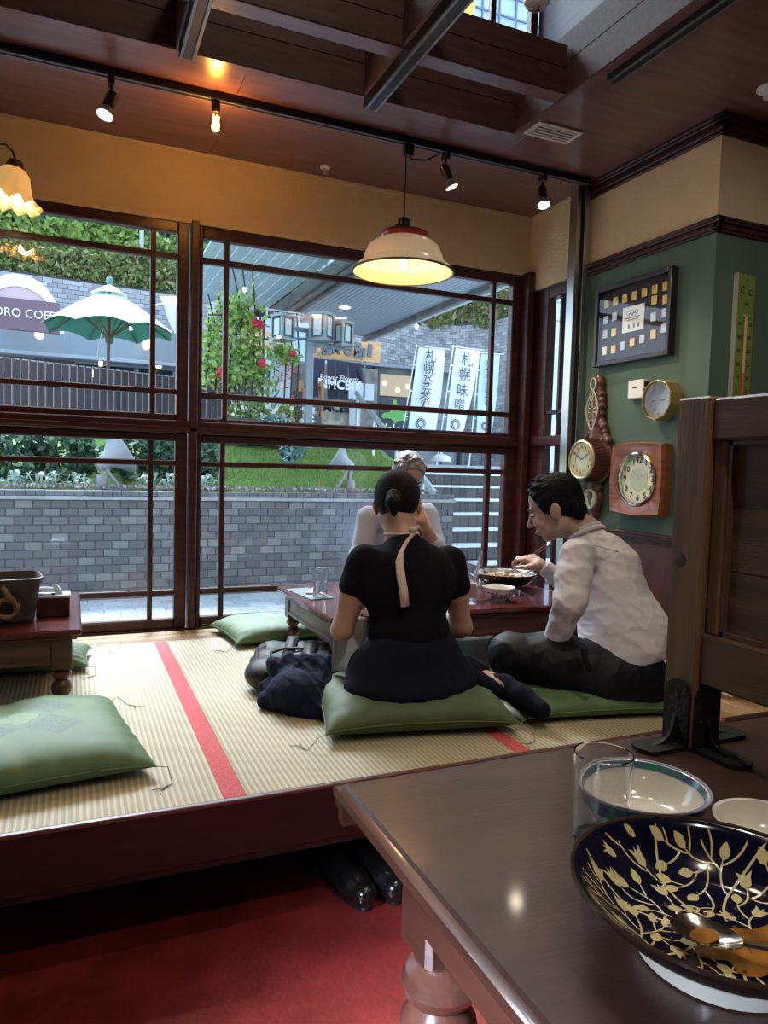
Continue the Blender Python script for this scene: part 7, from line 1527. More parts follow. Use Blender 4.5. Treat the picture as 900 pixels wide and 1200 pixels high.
# chopsticks held in the hand
cs = thing('chopsticks', 'pair of brown wooden chopsticks in the hand of the man in the shirt', 'chopsticks', tuple(tip)); csm = mat('chopstick_wood', (.14, .065, .035), .4)
for dx, t2 in ((Vector((0, 0, 0)), topc), (Vector((.012, .004, -.004)), topc+Vector((.030, .012, -.004)))):
    mb = MB(); mb.tube([tip+dx, (tip+dx).lerp(t2, 1.0)], [.0018, .0036], 8); link('chopstick', mb, csm, cs)
# ------------------------------------------------------------------ elder man facing the camera beyond the table
em = thing('person', 'grey-haired man with glasses in lilac shirt, half hidden behind the woman', 'person', (1.60, 3.46, PZ+.06))
He = Fr(J(478, 558, 3.34), (-.10, -.80, -.60), (-.05, -.58, .82), 1.02)
pel = Vector((1.60, 3.50, .50)); wa = Vector((1.59, 3.49, .62)); ch = Vector((1.58, 3.47, .76)); ub = Vector((1.575, 3.44, .87)); nb = Vector((1.58, 3.41, .95))
sA, sB = J(432, 607, 3.43), J(499, 603, 3.43); eA, eB = J(422, 652, 3.38), J(512, 645, 3.36); wA = Vector((1.50, 3.20, .69)); wB = J(497, 612, 3.26)
S = SDF(.02); head_skin(S, He); S.chain([He(0, -.03, -.05), nb, ub], [.054, .056, .08], .03); S.chain([ub, ch, wa, pel], [.095, .105, .105, .115], .04); S.cap(sA, sB, .045, .045); S.chain([sA, eA, wA], [.048, .038, .026]); S.chain([sB, eB, wB], [.048, .038, .026])
for sx in (-1, 1): S.chain([(1.60+sx*.08, 3.48, .48), (1.60+sx*.20, 3.30, .425), (1.60-sx*.02, 3.32, .415)], [.07, .045, .035])
link('body', S.mesh(.0055, 'body', [hand(wA, (.1, -.6, -.1), (0, 0, 1), 1, (.4, .4, .45, .5), .95).build(.0035), hand(wB, (-.3, .1, .6), (.3, -.9, .2), -1, (.9, 1, 1, 1), .95).build(.0035)]), skin_m, em); face_parts(em, He)
S = SDF(.018); R = He.R(); S.ell(He(0, -.016, .040), (.083, .101, .087), R); S.ell(He(0, -.045, -.008), (.072, .062, .062), R, .03)
for i in range(50):
    a = rgm.uniform(-1.9, 1.9); e = rgm.uniform(.1, 1.4); d = He.r*math.sin(a)*math.cos(e)+He.f*math.cos(a)*math.cos(e)+He.u*math.sin(e); base = He(0, -.012, .040)+d*.082; S.cap(base, base+(d*.5+He.f*.6+He.r*.3).normalized()*.026, .008, .003, .006)
S.disp = wrinkle(.004, 150, 16); S.plane(He(0, .078, .052), He.f*.90-He.u*.43); S.plane(He(0, .022, -.010), He.f*.93-He.u*.36); S.plane(He(0, 0, -.060), -He.u); link('hair', S.mesh(.0045, 'hair'), hair_g, em)
lil = mat('lilac_shirt', (.40, .43, .55), .85, var=.03, vscale=6, sheen=.1)
S = SDF(.04); S.chain([ub, ch, wa, pel], [.105, .125, .13, .13]); S.cap(sA, sB, .060, .060); S.ell(ch, (.17, .11, .14)); S.chain([sA, eA, eA.lerp(wA, .35)], [.062, .054, .05], .02); S.chain([sB, eB, eB.lerp(wB, .3)], [.062, .054, .046], .02); S.disp = wrinkle(.010, 36, 31, dirs=[(1, 0, .6), (-.7, 0, 1), (.1, .2, 1)]); S.hole(nb+Vector((0, -.01, .03)), nb+Vector((0, -.06, .16)), .060); S.plane((0, 0, PZ+.09), (0, 0, -1)); link('shirt', S.mesh(.006, 'shirt'), lil, em)
S = SDF(.03); S.ell(pel+Vector((0, 0, -.03)), (.16, .12, .07))
for sx in (-1, 1): S.chain([(1.60+sx*.08, 3.48, .48), (1.60+sx*.20, 3.30, .425), (1.60-sx*.02, 3.32, .415)], [.085, .060, .045])
S.plane((0, 0, PZ+.035), (0, 0, -1)); link('trousers', S.mesh(.008, 'trousers'), trou, em)
gl = M['blackm']; k = He.k
for s in (-1, 1):
    mb = MB(); mb.tube([He(s*.031+.021*math.cos(a), .098, -.003+.015*math.sin(a)) for a in [q*2*math.pi/16 for q in range(17)]], .0014, 5, False); link('glasses_rim', mb, gl, em)
    mb = MB(); mb.tube([He(s*.052, .097, .0), He(s*.076, .03, .003), He(s*.080, -.01, -.004)], .0014, 5); link('glasses_arm', mb, gl, em)
# ================================================================== BAGS beside the woman
bagm = mat('black_nylon', (.007, .008, .012), .5, bump=.2, bscale=200, spec=.4); bagm2 = mat('navy_cloth', (.008, .013, .034), .85, bump=.3, bscale=180, spec=.2)
bc = Vector((.815, 2.66, PZ))
bk = thing('backpack', 'black nylon backpack lying flat beside the low table', 'backpack', tuple(bc))
S = SDF(.03); u = Vector((.93, -.36, 0)); v = Vector((.36, .93, 0))
for a in (-.11, 0, .11):
    for b in (-.13, 0, .13): S.ell(bc+u*a+v*b+Vector((0, 0, .062)), (.085, .095, .058))
S.disp = wrinkle(.008, 30, 41); S.plane((0, 0, PZ+.0015), (0, 0, -1)); link('bag_body', S.mesh(.007, 'bag_body'), bagm, bk)
S = SDF(.02); S.ell(bc-u*.13-v*.04+Vector((0, 0, .062)), (.055, .12, .050)); S.ell(bc-u*.10-v*.10+Vector((0, 0, .070)), (.07, .07, .045)); S.disp = wrinkle(.006, 45, 42); S.plane((0, 0, PZ+.0015), (0, 0, -1)); link('front_pocket', S.mesh(.006, 'front_pocket'), bagm, bk)
mb = MB(); mb.tube([bc-u*.08-v*.20+Vector((0, 0, .10)), bc-u*.10-v*.11+Vector((0, 0, .135)), bc-u*.06-v*.02+Vector((0, 0, .130)), bc+u*.02-v*.0+Vector((0, 0, .125))], .006, 6); link('carry_handle', mb, bagm, bk)
mb = MB(); mb.tube([bc-u*.15-v*.14+Vector((0, 0, .10)), bc-u*.165+Vector((0, 0, .115)), bc-u*.14+v*.12+Vector((0, 0, .11))], .0035, 5); link('zip', mb, mat('zip_grey', (.10, .11, .12), .3, .5), bk)
for s in (-1, 1):
    mb = MB(); p0 = bc+u*(.04*s)-v*.12; vs = []
    for i in range(9):
        t = i/8; p = p0+v*(.30*t)+Vector((0, 0, .122+.010*math.sin(3*t+s))); vs += [p-u*.022, p+u*.022]
    mb.add(vs, [(2*i, 2*i+1, 2*i+3, 2*i+2) for i in range(8)]); o_ = link('shoulder_strap', mb, bagm, bk, fix=False); o_.modifiers.new('s', 'SOLIDIFY').thickness = .006
jc = Vector((.765, 2.375, PZ))
jk = thing('folded_jacket', 'dark navy jacket slumped over a bag in front of the backpack', 'jacket', tuple(jc))
S = SDF(.018)
rgj = random.Random(12)
ctrl = [((-.13, .07, .055), (-.12, -.02, .02)), ((-.10, .10, .12), (-.09, -.04, .02)), ((-.06, .05, .145), (-.05, -.10, .025)), ((-.02, .02, .150), (.0, -.15, .03)), ((.03, .02, .145), (.05, -.13, .03)), ((.08, .05, .12), (.10, -.07, .03)), ((.12, .08, .11), (.15, -.02, .03)), ((-.08, .12, .11), (.12, .13, .10)), ((-.15, .0, .03), (-.03, -.14, .02))]
for a, b in ctrl: S.cap(jc+Vector(a), jc+Vector(b), .036, .030)
S.ell(jc+Vector((0, .02, .06)), (.13, .10, .07)); S.ell(jc+Vector((.10, .06, .06)), (.09, .09, .06)); S.ell(jc+Vector((-.06, -.04, .07)), (.10, .10, .075)); S.disp = lambda X, Y, Z, a=wrinkle(.030, 34, 51, dirs=[(1, .1, .2), (.9, -.3, .1), (1, 0, -.3)]), b=wrinkle(.010, 75, 52, dirs=[(1, .5, .2), (.4, -.9, .1)]): a(X, Y, Z)+b(X, Y, Z); S.plane((0, 0, PZ+.0015), (0, 0, -1)); link('cloth', S.mesh(.005, 'cloth'), bagm2, jk)
S = SDF(.02)
for k in range(8): a = .3+k*.33; S.cap(jc+Vector((-.02-.085*math.cos(a)*1.0, -.02+.02*math.sin(a), .045+.095*math.sin(a))), jc+Vector((-.02-.085*math.cos(a+.33), -.02+.02*math.sin(a+.33), .045+.095*math.sin(a+.33))), .013, .013)
S.disp = wrinkle(.006, 60, 53); S.plane((0, 0, PZ+.0015), (0, 0, -1)); link('sleeve_fold', S.mesh(.005, 'sleeve_fold'), bagm2, jk)
# ================================================================== FOREGROUND TABLE, PARTITION, DISHES
TH = .72
fgw = mat('dark_tabletop', (.055, .026, .020), .34, var=.22, vscale=3, stretch=(1, 7, 1), bump=.08, bscale=30, coat=.15)
fge = mat('table_moulding', (.095, .036, .025), .3, var=.3, vscale=5, stretch=(9, 1, 9), coat=.3)
ft = thing('dining_table', 'large dark wooden dining table in the right foreground with moulded edge', 'table', (.9, .4, 0))
X0, Y1 = .372, .975; X1 = 1.62; Y0 = -.35
mb = MB(); mb.bb((X0, Y0, TH-.012), (X1, Y1, TH), .004); link('tabletop', mb, fgw, ft)
mb = MB()
prof = [(0, -.004), (-.012, -.007), (-.016, -.014), (-.012, -.021), (-.004, -.024), (-.002, -.030), (.010, -.034), (.010, -.046), (.020, -.050), (.03, -.05), (.03, -.012)]
def mould(p, q, out):
    vs = []; fs = []; n = len(prof)
    for e in (p, q):
        for (o_, z) in prof: vs.append(Vector(e)+Vector(out)*(-o_)+Vector((0, 0, TH+z)))
    for k in range(n): fs.append((k, (k+1) % n, n+(k+1) % n, n+k))
    fs += [tuple(range(n)), tuple(range(n, 2*n))[::-1]]; return vs, fs
for p, q, out in (((X0, Y0, 0), (X0, Y1, 0), (-1, 0, 0)), ((X0-.012, Y1, 0), (X1, Y1, 0), (0, 1, 0)), ((X1, Y0, 0), (X1, Y1, 0), (1, 0, 0))): mb = MB(); mb.add(*mould(p, q, out)); link('edge_moulding', mb, fge, ft)
for a, b in (((X0+.055, Y0+.1, TH-.150), (X0+.080, Y1-.10, TH-.048)), ((X0+.08, Y1-.085, TH-.150), (X1-.08, Y1-.06, TH-.048)), ((X1-.08, Y0+.1, TH-.150), (X1-.055, Y1-.10, TH-.048))): mb = MB(); mb.bb(a, b, .003); link('apron', mb, fge, ft)
for lx, ly2 in ((X0+.115, Y1-.105), (X1-.1, Y1-.1), (X0+.115, Y0+.12), (X1-.1, Y0+.12)):
    mb = MB(); mb.box((lx, ly2, TH-.048-.085), (.092, .092, .17), ch=.008); z = TH-.048-.17
    mb.lathe([(.040, z+.002), (.040, z-.008), (.034, z-.014), (.050, z-.026), (.056, z-.045), (.050, z-.062), (.036, z-.072), (.040, z-.080), (.055, z-.10), (.060, z-.14), (.052, z-.20), (.040, z-.26), (.034, z-.30), (.042, z-.315), (.042, z-.33), (.030, z-.345), (.034, z-.42), (.03, .001)], 32, (lx, ly2, 0)); link('leg', mb, fge, ft)
# partition screen standing on the table
pw1 = mat('cedar_post', (.175, .088, .048), .45, var=.28, vscale=6, stretch=(5, 5, .35), bump=.12, bscale=60); pw2 = mat('cedar_rail', (.11, .055, .034), .45, var=.28, vscale=6, stretch=(5, .4, 5), bump=.1); pw3 = mat('cedar_panel', (.10, .050, .031), .5, var=.38, vscale=5, stretch=(5, .5, 7), bump=.15)
sc = thing('partition_screen', 'wooden partition screen with a recessed panel, standing on the foreground table', 'partition', (1.01, .93, TH))
px1, px2 = .972, 1.040; py1, py2 = .888, .958; ztp = 1.326
mb = MB(); mb.bb((px1, py1, TH+.001), (px2, py2, ztp), .004); link('post', mb, pw1, sc)
pa1, pa2 = .985, 1.028
mb = MB(); mb.bb((pa1-.005, .18, 1.252), (pa2+.005, py1, ztp-.004), .004); link('top_rail', mb, pw2, sc)
mb = MB(); mb.bb((pa1-.005, .18, .838), (pa2+.005, py1, .925), .004); link('bottom_rail', mb, pw2, sc)
mb = MB(); mb.bb((pa1+.002, py1-.026, .925), (pa2-.002, py1-.001, 1.252), .003); link('stile', mb, pw1, sc)
mb = MB(); mb.bb((pa1+.006, py1-.034, .920), (pa2-.006, py1-.026, 1.256)); mb.bb((pa1+.006, .18, .925), (pa2-.006, py1-.026, .933)); mb.bb((pa1+.006, .18, 1.244), (pa2-.006, py1-.026, 1.252)); link('inner_bead', mb, pw2, sc)
for i in range(3):
    z0 = .926+i*.1087; mb = MB(); mb.bb((1.000+.001*i, .18, z0+.0008), (1.013, py1-.026, z0+.1079), .001); link('panel_board', mb, pw3, sc)
mb = MB(); mb.bb((px1, .11, TH+.001), (px2, .18, ztp), .004); link('post', mb, pw1, sc)
p = at_x(797, 656, px1); mb = MB(); mb.lathe([(.001, .0010), (.009, .0012), (.0135, .0002)], 20, (px1, p.y, p.z), frame_R((0, -1, 0), (-1, 0, 0))); link('wood_knot', mb, mat('knot_dark', (.05, .022, .012), .5), sc)
iron = mat('cast_iron', (.026, .027, .028), .45, .6, var=.3, vscale=30, bump=.3, bscale=80)
def bracket(c, d, label):
    """angle bracket: vertical plate on the post, foot plate along d, curved gusset"""
    d = Vector(d).normalized(); s = Vector((-d.y, d.x, 0)); c = Vector(c); o = thing('iron_bracket', label, 'bracket', tuple(c), 'iron brackets of the partition screen'); w_ = .027
    def P(a, b, z): return c+d*a+s*b+Vector((0, 0, z))
    mb = MB(); out = [(-w_, 0), (w_, 0), (w_, .092), (w_*.8, .106), (w_*.4, .115), (0, .118), (-w_*.4, .115), (-w_*.8, .106), (-w_, .092)]
    n = len(out); vs = [P(.0012, b, z+.001) for b, z in out]+[P(.0075, b, z+.001) for b, z in out]; mb.add(vs, [tuple(range(n)), tuple(range(n, 2*n))[::-1]]+[(k, (k+1) % n, n+(k+1) % n, n+k) for k in range(n)]); link('upright_plate', mb, iron, o)
    mb = MB(); L = .088; out = [(.0, -w_), (.0, w_), (L-.015, w_), (L-.006, w_*.8), (L, w_*.3), (L, -w_*.3), (L-.006, -w_*.8), (L-.015, -w_)]; n = len(out)
    vs = [P(a, b, .0008) for a, b in out]+[P(a, b, .0075) for a, b in out]; mb.add(vs, [tuple(range(n)), tuple(range(n, 2*n))[::-1]]+[(k, (k+1) % n, n+(k+1) % n, n+k) for k in range(n)]); link('foot_plate', mb, iron, o)
    mb = MB(); cur = [(.007, .006), (.055, .007), (.036, .011), (.022, .020), (.014, .034), (.0105, .052), (.007, .056)]; n = len(cur)
    vs = [P(a, -.003, z) for a, z in cur]+[P(a, .003, z) for a, z in cur]; mb.add(vs, [tuple(range(n)), tuple(range(n, 2*n))[::-1]]+[(k, (k+1) % n, n+(k+1) % n, n+k) for k in range(n)]); link('gusset', mb, iron, o)
    for (a, b, z, kind) in ((.0075, 0, .100, 0), (.0075, -.015, .050, 0), (.0075, .015, .050, 0), (.072, 0, .0075, 1), (.045, .017, .0075, 1), (.045, -.017, .0075, 1)):
        mb = MB(); R = (d if kind == 0 else Vector((0, 0, 1))).to_track_quat('Z', 'Y').to_matrix(); mb.lathe([(.001, .0006), (.0042, .0006), (.0045, 0)], 12, P(a, b, z), R); link('screw', mb, M['blackm'], o)
    return o
bracket((px1-.0, .920, TH), (-1, 0, 0), 'iron bracket on the left face of the partition post, nearest the green cushion')
bracket(((px1+px2)/2-.006, py1-.0, TH), (0, -1, 0), 'iron bracket on the near face of the partition post, beside the bowls')
bracket((px2, .925, TH), (1, 0, 0), 'iron bracket on the far right face of the partition post')
# big navy bowl with cream vines
BC = (.584, .488); BR = .143; BH_ = .057; BF = .076; BZ = TH+.013
big = bowl('serving_bowl', 'large navy bowl with cream floral vines and traces of curry in the foreground', BC, BZ, BR, BH_, BF, mat('aubergine_glaze', (.012, .006, .014), .15, coat=.6), navy, brim, n=96, footm=porc, ex=.88)
# remove default flat foot look: add white foot wall
mb = MB(); mb.lathe([(BF-.001, TH+.0008), (BF+.002, TH+.002), (BF+.003, TH+.016), (BF+.008, TH+.022), (BF+.002, TH+.021), (BF-.004, TH+.016), (BF-.005, TH+.0008)], 72, (BC[0], BC[1], 0), closed=True); link('white_foot', mb, porc, big)
k_ = 12
_out = [(BF+(BR-BF)*(t**(.88)), BZ+.008+(BH_-.008)*t**1.45) for t in [i/k_ for i in range(1, k_+1)]]
_inn = [(.0, BZ+.0105), (BF*.7, BZ+.0105)]+[(r-.0035, z+.0035*(1 if i < k_-1 else 0)) for i, (r, z) in enumerate(_out)]
def bsurf(r, a, off=.0006):
    r = min(r, BR-.004)
    for (r0, z0), (r1, z1) in zip(_inn[:-1], _inn[1:]):
        if r0 <= r <= r1: z = z0+(z1-z0)*(r-r0)/max(1e-6, r1-r0); sl = (z1-z0)/max(1e-6, r1-r0); break
    else: z = _inn[-1][1]; sl = 1
    nn = Vector((-math.cos(a)*sl, -math.sin(a)*sl, 1)).normalized(); return Vector((BC[0]+r*math.cos(a), BC[1]+r*math.sin(a), z))+nn*off
vine = mat('cream_glaze_pattern', (.60, .50, .24), .15, coat=.6, var=.12, vscale=40)
def XYb(x, y, off=.0007): r = math.hypot(x, y); return bsurf(r, math.atan2(y, x), off)
vb = MB(); lb = MB(); rgv = random.Random(21)
def stroke(pts, w_):
    vs = []; n = len(pts)
    for i, (x, y) in enumerate(pts):
        x2, y2 = pts[min(i+1, n-1)]; x1, y1 = pts[max(i-1, 0)]; dx, dy = x2-x1, y2-y1; L = math.hypot(dx, dy) or 1; ww = w_*(1 if 0 < i < n-1 else .5)/2; vs += [XYb(x-dy/L*ww, y+dx/L*ww), XYb(x, y, .0010), XYb(x+dy/L*ww, y-dx/L*ww)]
    vb.add(vs, [f for i in range(n-1) for f in ((3*i, 3*i+1, 3*i+4, 3*i+3), (3*i+1, 3*i+2, 3*i+5, 3*i+4))])
def leaf(x, y, a, L, w_, tulip=False):
    L *= .82; w_ *= .80
    c, s = math.cos(a), math.sin(a)
    sh = [(0, 0), (.25, .42), (.55, .5), (.8, .3), (1, 0), (.8, -.3), (.55, -.5), (.25, -.42)] if not tulip else [(0, 0), (.3, .5), (.75, .55), (1.1, .75), (.85, .12), (1.15, 0), (.85, -.12), (1.1, -.75), (.75, -.55), (.3, -.5)]
    P = [(x+(p*c*L-q*s*w_), y+(p*s*L+q*c*w_)) for p, q in sh]
    if max(math.hypot(*p) for p in P) > BR-.005: return
    n = len(P); cc = XYb(x+.55*L*c, y+.55*L*s, .0012); lb.add([cc]+[XYb(*p) for p in P], [(0, 1+k, 1+(k+1) % n) for k in range(n)])
def curl(x, y, a, L, w_, turn, depth):
    pts = [(x, y)]; n = 14; side = 1
    for i in range(n):
        a += turn/n*(1+i*.10); x += math.cos(a)*L/n; y += math.sin(a)*L/n
        if math.hypot(x, y) > BR-.008: a += .35*(1 if turn > 0 else -1); x, y = pts[-1]; continue
        pts.append((x, y))
        if depth > 0 and i in (3, 7, 11): curl(x, y, a+side*1.0, L*.42, w_*.8, -side*2.0, depth-1); side = -side
        elif i in (2, 5, 8, 11) : leaf(x, y, a+side*1.15, .013+.005*rgv.random(), .008); side = -side
    if len(pts) > 2: stroke(pts, w_); leaf(x, y, a, .019, .011, rgv.random() < .6)
occ = []
def free(x, y, d, skip=0): return all((x-p[0])**2+(y-p[1])**2 > d*d for p in (occ[:-skip] if skip else occ))
def grow(x, y, a, L, w_, k0, k1, d, leafy=True):
    st_ = .0045; n = int(L/st_); pts = [(x, y)]
    for i in range(n):
        a += (k0+(k1-k0)*i/n)*st_; x += math.cos(a)*st_; y += math.sin(a)*st_
        if math.hypot(x, y) > BR-.008 or (i > 2 and not free(x, y, d, 0)): break
        pts.append((x, y))
    if len(pts) < 4: return None
    stroke(pts, w_); ends = []
    for i, p in enumerate(pts):
        if i >= 1: ends.append(p)
    e = pts[-1]; aa = math.atan2(e[1]-pts[-2][1], e[0]-pts[-2][0])
    if leafy: leaf(e[0], e[1], aa, .021, .0135, rgv.random() < .5); ends += [(e[0]+.010*math.cos(aa), e[1]+.010*math.sin(aa)), (e[0]+.017*math.cos(aa), e[1]+.017*math.sin(aa))]
    occ.extend(ends); return pts, aa
br = []
for k in range(7):
    a = k*2*math.pi/7+.35; r = grow(.022*math.cos(a), .022*math.sin(a), a+.7, .14, .0026, -14, -3, .006)
    if r: br.append(r[0])
for it in range(1500):
    P = br[rgv.randrange(len(br))]; i = rgv.randrange(1, len(P)-1); x, y = P[i]; a = math.atan2(P[i+1][1]-y, P[i+1][0]-x); s_ = rgv.choice((-1, 1)); a2 = a+s_*rgv.uniform(.5, 1.1); x2, y2 = x+.012*math.cos(a2), y+.012*math.sin(a2)
    if math.hypot(x2, y2) < BR-.010 and free(x2, y2, .0095):
        o0 = len(occ); r = grow(x, y, a2, rgv.uniform(.018, .055), .0020, s_*-rgv.uniform(5, 20), s_*-rgv.uniform(20, 60), .0085)
        if r and len(r[0]) > 5: br.append(r[0])
for it in range(500):
    a = rgv.random()*6.28; r = BR*rgv.random()**.5; x, y = r*math.cos(a), r*math.sin(a)
    if r < BR-.012 and free(x, y, .0125): leaf(x-.006*math.cos(a+.7), y-.006*math.sin(a+.7), a+.7, .017, .010, rgv.random() < .4); occ.append((x, y))
link('painted_vines', vb, vine, big, fix=False, smooth=80); link('painted_leaves', lb, vine, big, fix=False, smooth=80)
# curry residue
oil = mat('curry_oil', (.26, .105, .018), .08, coat=.8, var=.4, vscale=40)
mb = MB(); P = []; cxr, cyr = .012, -.030
for k in range(28):
    a = 2*math.pi*k/28; r = 1+.18*math.sin(3*a+1)+.12*math.sin(5*a); P.append((cxr+.058*r*math.cos(a), cyr+.030*r*math.sin(a)))
mb.add([XYb(cxr, cyr, .0018)]+[XYb(*p, .0014) for p in P], [(0, 1+k, 1+(k+1) % 28) for k in range(28)]); link('curry_residue', mb, oil, big, fix=False, smooth=80)
mb = MB()
for k in range(70): x, y = rgv.gauss(-.01, .035), rgv.gauss(.01, .03); p = XYb(x, y, .0016); mb.ball(p, .0011+.0016*rgv.random(), 4, (1, 1, .4))
o_ = link('oil_droplets', mb, mat('wet_droplets', (.10, .07, .05), .05, coat=1), big); o_['kind'] = 'stuff'
# metal spoon in the bowl
spm = mat('worn_stainless', (.62, .58, .52), .16, 1)
sb_ = at_z(828, 1096, BZ+.024); sd = Vector((.55, -.82, 0)).normalized(); ss = Vector((-sd.y, sd.x, 0))
sp_ = thing('soup_spoon', 'stainless steel spoon lying in the navy bowl with a little curry in it', 'spoon', tuple(sb_)); mb = MB(); vs = []; fs = []; nr, na = 6, 28
for t in (0, 1):
    for i in range(nr+1):
        for j in range(na):
            a = 2*math.pi*j/na; r = i/nr; x = .033*r*math.cos(a); y = .022*r*math.sin(a)*(1-.18*math.cos(a)); z = -.009*(1-r*r)-(.0012 if t else 0); vs.append(sb_+sd*x+ss*y+Vector((0, 0, z+.004)))
for t in (0, 1):
    o0 = t*(nr+1)*na
    for i in range(nr):
        for j in range(na): fs.append((o0+i*na+j, o0+i*na+(j+1) % na, o0+(i+1)*na+(j+1) % na, o0+(i+1)*na+j))
for j in range(na): fs.append((nr*na+j, nr*na+(j+1) % na, (2*nr+1)*na+(j+1) % na, (2*nr+1)*na+j))
mb.add(vs, fs); link('spoon_bowl', mb, spm, sp_)
mb = MB(); h0 = sb_+sd*.031+Vector((0, 0, .004)); pts = [h0, h0+sd*.02+Vector((0, 0, .003)), h0+sd*.06+Vector((0, 0, .018)), h0+sd*.10+Vector((0, 0, .034)), h0+sd*.14+Vector((0, 0, .046))]
vs = []
for i, p in enumerate(pts): ww = (.005, .004, .0035, .005, .008)[i]; vs += [p-ss*ww, p-ss*ww*.5+Vector((0, 0, .002)), p+ss*ww*.5+Vector((0, 0, .002)), p+ss*ww, p-Vector((0, 0, .001))]
mb.add(vs, [(5*i+k, 5*i+(k+1) % 5, 5*(i+1)+(k+1) % 5, 5*(i+1)+k) for i in range(4) for k in range(5)]+[(0, 1, 2, 3, 4), (20, 24, 23, 22, 21)]); link('handle', mb, spm, sp_)
mb = MB(); mb.lathe([(.001, -.0012), (.012, -.0010)], 20, sb_+sd*-.002, Matrix.Diagonal((1.25, .85, 1))); link('curry_in_spoon', mb, oil, sp_, fix=False)
# rimmed green bowl, white bowl, glass
gbm = mat('rim_pattern_green', (.03, .24, .15), .2, col2=(.10, .07, .32), vscale=85, coat=.5)
sc_c = (.703, .722)
g_ = bowl('rice_bowl', 'white bowl with a green and purple patterned rim behind the tall glass', sc_c, TH, .0875, .056, .045, porc, porc, None, n=72)
def ringband(c, z, R_, h, foot, t0, t1, m, parent, inside=True, off=.0006):
    f = foot; k = 6; mb = MB(); P = []
    for i in range(k+1):
        t = t0+(t1-t0)*i/k; r = f+(R_-f)*t**.62; zz = z+.008+(h-.008)*t**1.45
        P.append((r-.0035-off, zz+.0035*(0 if t > .95 else 1)+.0004) if inside else (r+off, zz))
    mb.lathe(P, 72, (c[0], c[1], 0)); mb.f = [q for q in mb.f if len(q) == 4]; return link('rim_pattern', mb, m, parent, fix=False)
ringband(sc_c, TH, .0875, .056, .045, .80, .93, gbm, g_); ringband(sc_c, TH, .0875, .056, .045, .62, .97, gbm, g_, False)
mb = MB(); mb.lathe([(.0880, TH+.0555), (.0876, TH+.0572), (.0845, TH+.0568), (.0842, TH+.0545)], 72, (sc_c[0], sc_c[1], 0), closed=True); link('rim_line', mb, mat('lilac_line', (.30, .30, .42), .2), g_)
bowl('small_bowl', 'small plain cream bowl at the right picture edge', (.800, .606), TH, .064, .042, .030, porc, porc, None, n=56)
gq = at_z(708, 984, TH)
fgl = tumbler('tall empty drinking glass in the foreground left of the bowls', (.617, .700), TH, .0375, .118, None, None, 'foreground tableware')
hz_ = bpy.data.materials.new('glass_haze'); hz_.use_nodes = True; hn = hz_.node_tree.nodes; hl = hz_.node_tree.links; hn.clear(); ho = hn.new('ShaderNodeOutputMaterial'); hm = hn.new('ShaderNodeMixShader'); ht = hn.new('ShaderNodeBsdfTransparent'); hd_ = hn.new('ShaderNodeBsdfDiffuse'); hd_.inputs[0].default_value = (.8, .82, .85, 1); hx = hn.new('ShaderNodeTexNoise'); hx.inputs['Scale'].default_value = 45; hr = hn.new('ShaderNodeMapRange'); hr.inputs[1].default_value = .35; hr.inputs[2].default_value = .75; hr.inputs[3].default_value = .03; hr.inputs[4].default_value = .24
hl.new(hx.outputs['Fac'], hr.inputs[0]); hl.new(hr.outputs[0], hm.inputs[0]); hl.new(ht.outputs[0], hm.inputs[1]); hl.new(hd_.outputs[0], hm.inputs[2]); hl.new(hm.outputs[0], ho.inputs[0])
mb = MB(); mb.lathe([(.0312, TH+.016), (.0345, TH+.112)], 40, (.617, .700, 0), c0=0, c1=0); link('condensation_film', mb, hz_, fgl, fix=False)  # white haze put on an inner film so the clear glass shows up
# ------------------------------------------------------------------ shoes under the platform
def shoe(c, rz, label):
    o = thing('shoe', label, 'shoe', (c[0], c[1], 0), 'black leather shoes'); lea = mat('black_leather', (.007, .007, .008), .22, coat=.4) if 'black_leather' not in bpy.data.materials else bpy.data.materials['black_leather']
    Mx = RT((c[0], c[1], 0), rz); T = lambda x, y, z: Mx @ Vector((x, y, z)); S = SDF(.018)
    S.chain([T(0, .135, .034), T(0, .08, .040), T(0, .02, .052), T(0, -.05, .050), T(0, -.105, .048)], [.034, .042, .040, .034, .033]); S.cap(T(0, -.03, .072), T(0, -.105, .078), .030, .030); S.cap(T(0, .03, .06), T(0, -.02, .088), .026, .024)
    S.hole(T(0, -.035, .112), T(0, -.095, .108), .026); S.plane((0, 0, .012), (0, 0, -1)); link('upper', S.mesh(.0045, 'upper'), lea, o)
    out = [(.030*math.sin(a)*(1.25 if math.cos(a) > .0 else 1.05), .150*math.cos(a)+.01) for a in [k*2*math.pi/28 for k in range(28)]]; mb = MB(Mx); mb.prism([(x*1.05, y) for x, y in out], .001, .012, 'z'); mb.bb((-.030, -.135, .0005), (.030, -.07, .013), .003); link('sole', mb, M['blackm'], o)
    mb = MB(Mx); mb.tube([(-.040, .035, .050), (-.022, .03, .082), (0, .028, .088), (.022, .03, .082), (.040, .035, .050)], .0035, 6); link('strap_seam', mb, lea, o)
shoe((.700, 1.865), math.radians(192), 'left one of the black leather shoes tucked under the platform')
shoe((.792, 1.862), math.radians(190), 'right one of the black leather shoes tucked under the platform')
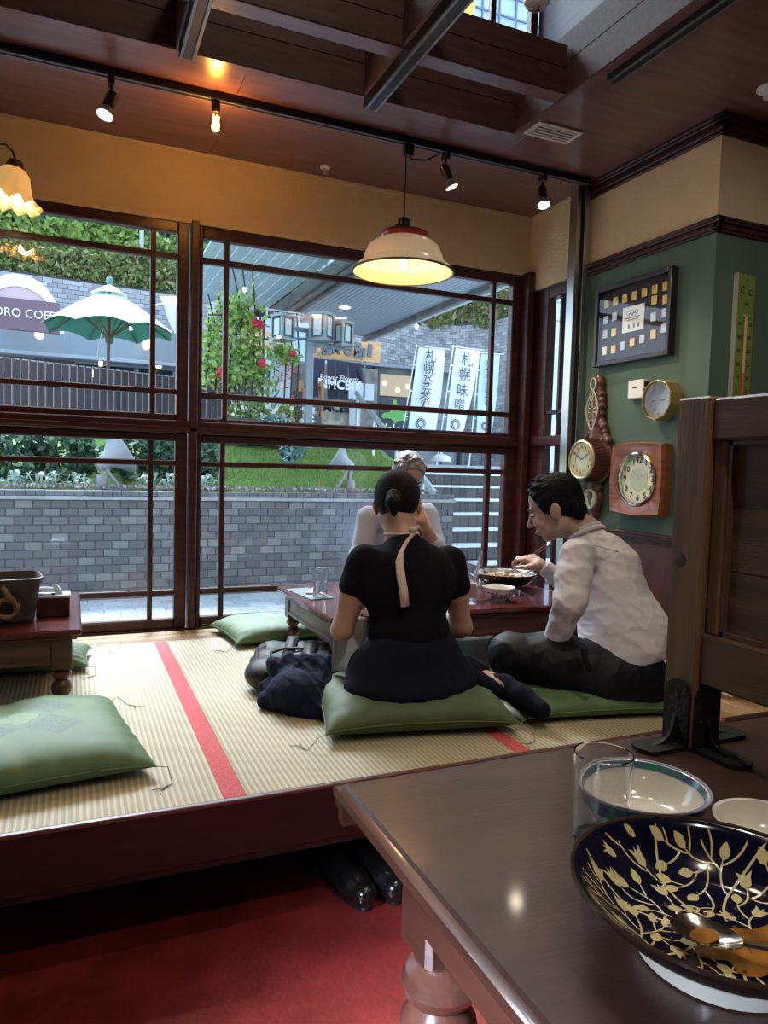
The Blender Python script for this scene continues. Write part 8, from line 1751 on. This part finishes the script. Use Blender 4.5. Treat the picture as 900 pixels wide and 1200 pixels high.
# ------------------------------------------------------------------ brushes in the corner at the right
bq = at_z(873, 826, PZ); straw = mat('broom_straw', (.20, .135, .06), .8, var=.4, vscale=50); 
br_ = thing('hand_broom', 'small straw hand broom with bindings standing on the floor at the right edge', 'broom', (2.36, 1.93, PZ))
mb = MB(); rgb = random.Random(5)
for k in range(150):
    a = rgb.random()*6.28; r = rgb.random()**.5; mb.tube([(2.36+.012*r*math.cos(a), 1.93+.008*r*math.sin(a), PZ+.20), (2.36+.030*r*math.cos(a), 1.93+.015*r*math.sin(a), PZ+.12), (2.36+.052*r*math.cos(a), 1.93+.024*r*math.sin(a), PZ+.003)], .0018, 4)
o_ = link('bristles', mb, straw, br_); o_['kind'] = 'stuff'
for z, r in ((.175, .020), (.140, .030), (.110, .036)): mb = MB(); mb.tube([(2.36+r*math.cos(a), 1.93+.55*r*math.sin(a), PZ+z) for a in [q*2*math.pi/20 for q in range(21)]], .0022, 5, False); link('binding', mb, mat('copper_binding', (.55, .24, .13), .4, .6) if 'copper_binding' not in bpy.data.materials else bpy.data.materials['copper_binding'], br_)
mb = MB(); mb.tube([(2.36, 1.93, PZ+.19), (2.365, 1.935, PZ+.34)], .011, 10); link('handle', mb, pw2, br_)
b2 = thing('scrub_brush', 'grey brush with a purple band leaning beside the straw broom', 'brush', (2.285, 1.99, PZ)); mb = MB()
for k in range(70): a = rgb.random()*6.28; r = rgb.random()**.5; mb.tube([(2.29+.014*r*math.cos(a), 1.99+.01*r*math.sin(a), PZ+.105), (2.285+.034*r*math.cos(a), 1.985+.02*r*math.sin(a), PZ+.003)], .0022, 4)
o_ = link('bristles', mb, mat('grey_bristle', (.20, .20, .17), .7), b2); o_['kind'] = 'stuff'
mb = MB(); mb.tube([(2.29, 1.99, PZ+.10), (2.295, 1.995, PZ+.155)], .019, 14); link('purple_band', mb, mat('purple_band', (.09, .06, .22), .5), b2); mb = MB(); mb.tube([(2.295, 1.995, PZ+.15), (2.30, 2.0, PZ+.30)], .010, 10); link('handle', mb, pw2, b2)
mb = MB(); mb.bb((2.405, 1.95, PZ), (2.50, 1.985, PZ+.40), .004); tag(link('wooden_board', mb, pw1), 'upright reddish wooden board behind the straw broom', 'board')
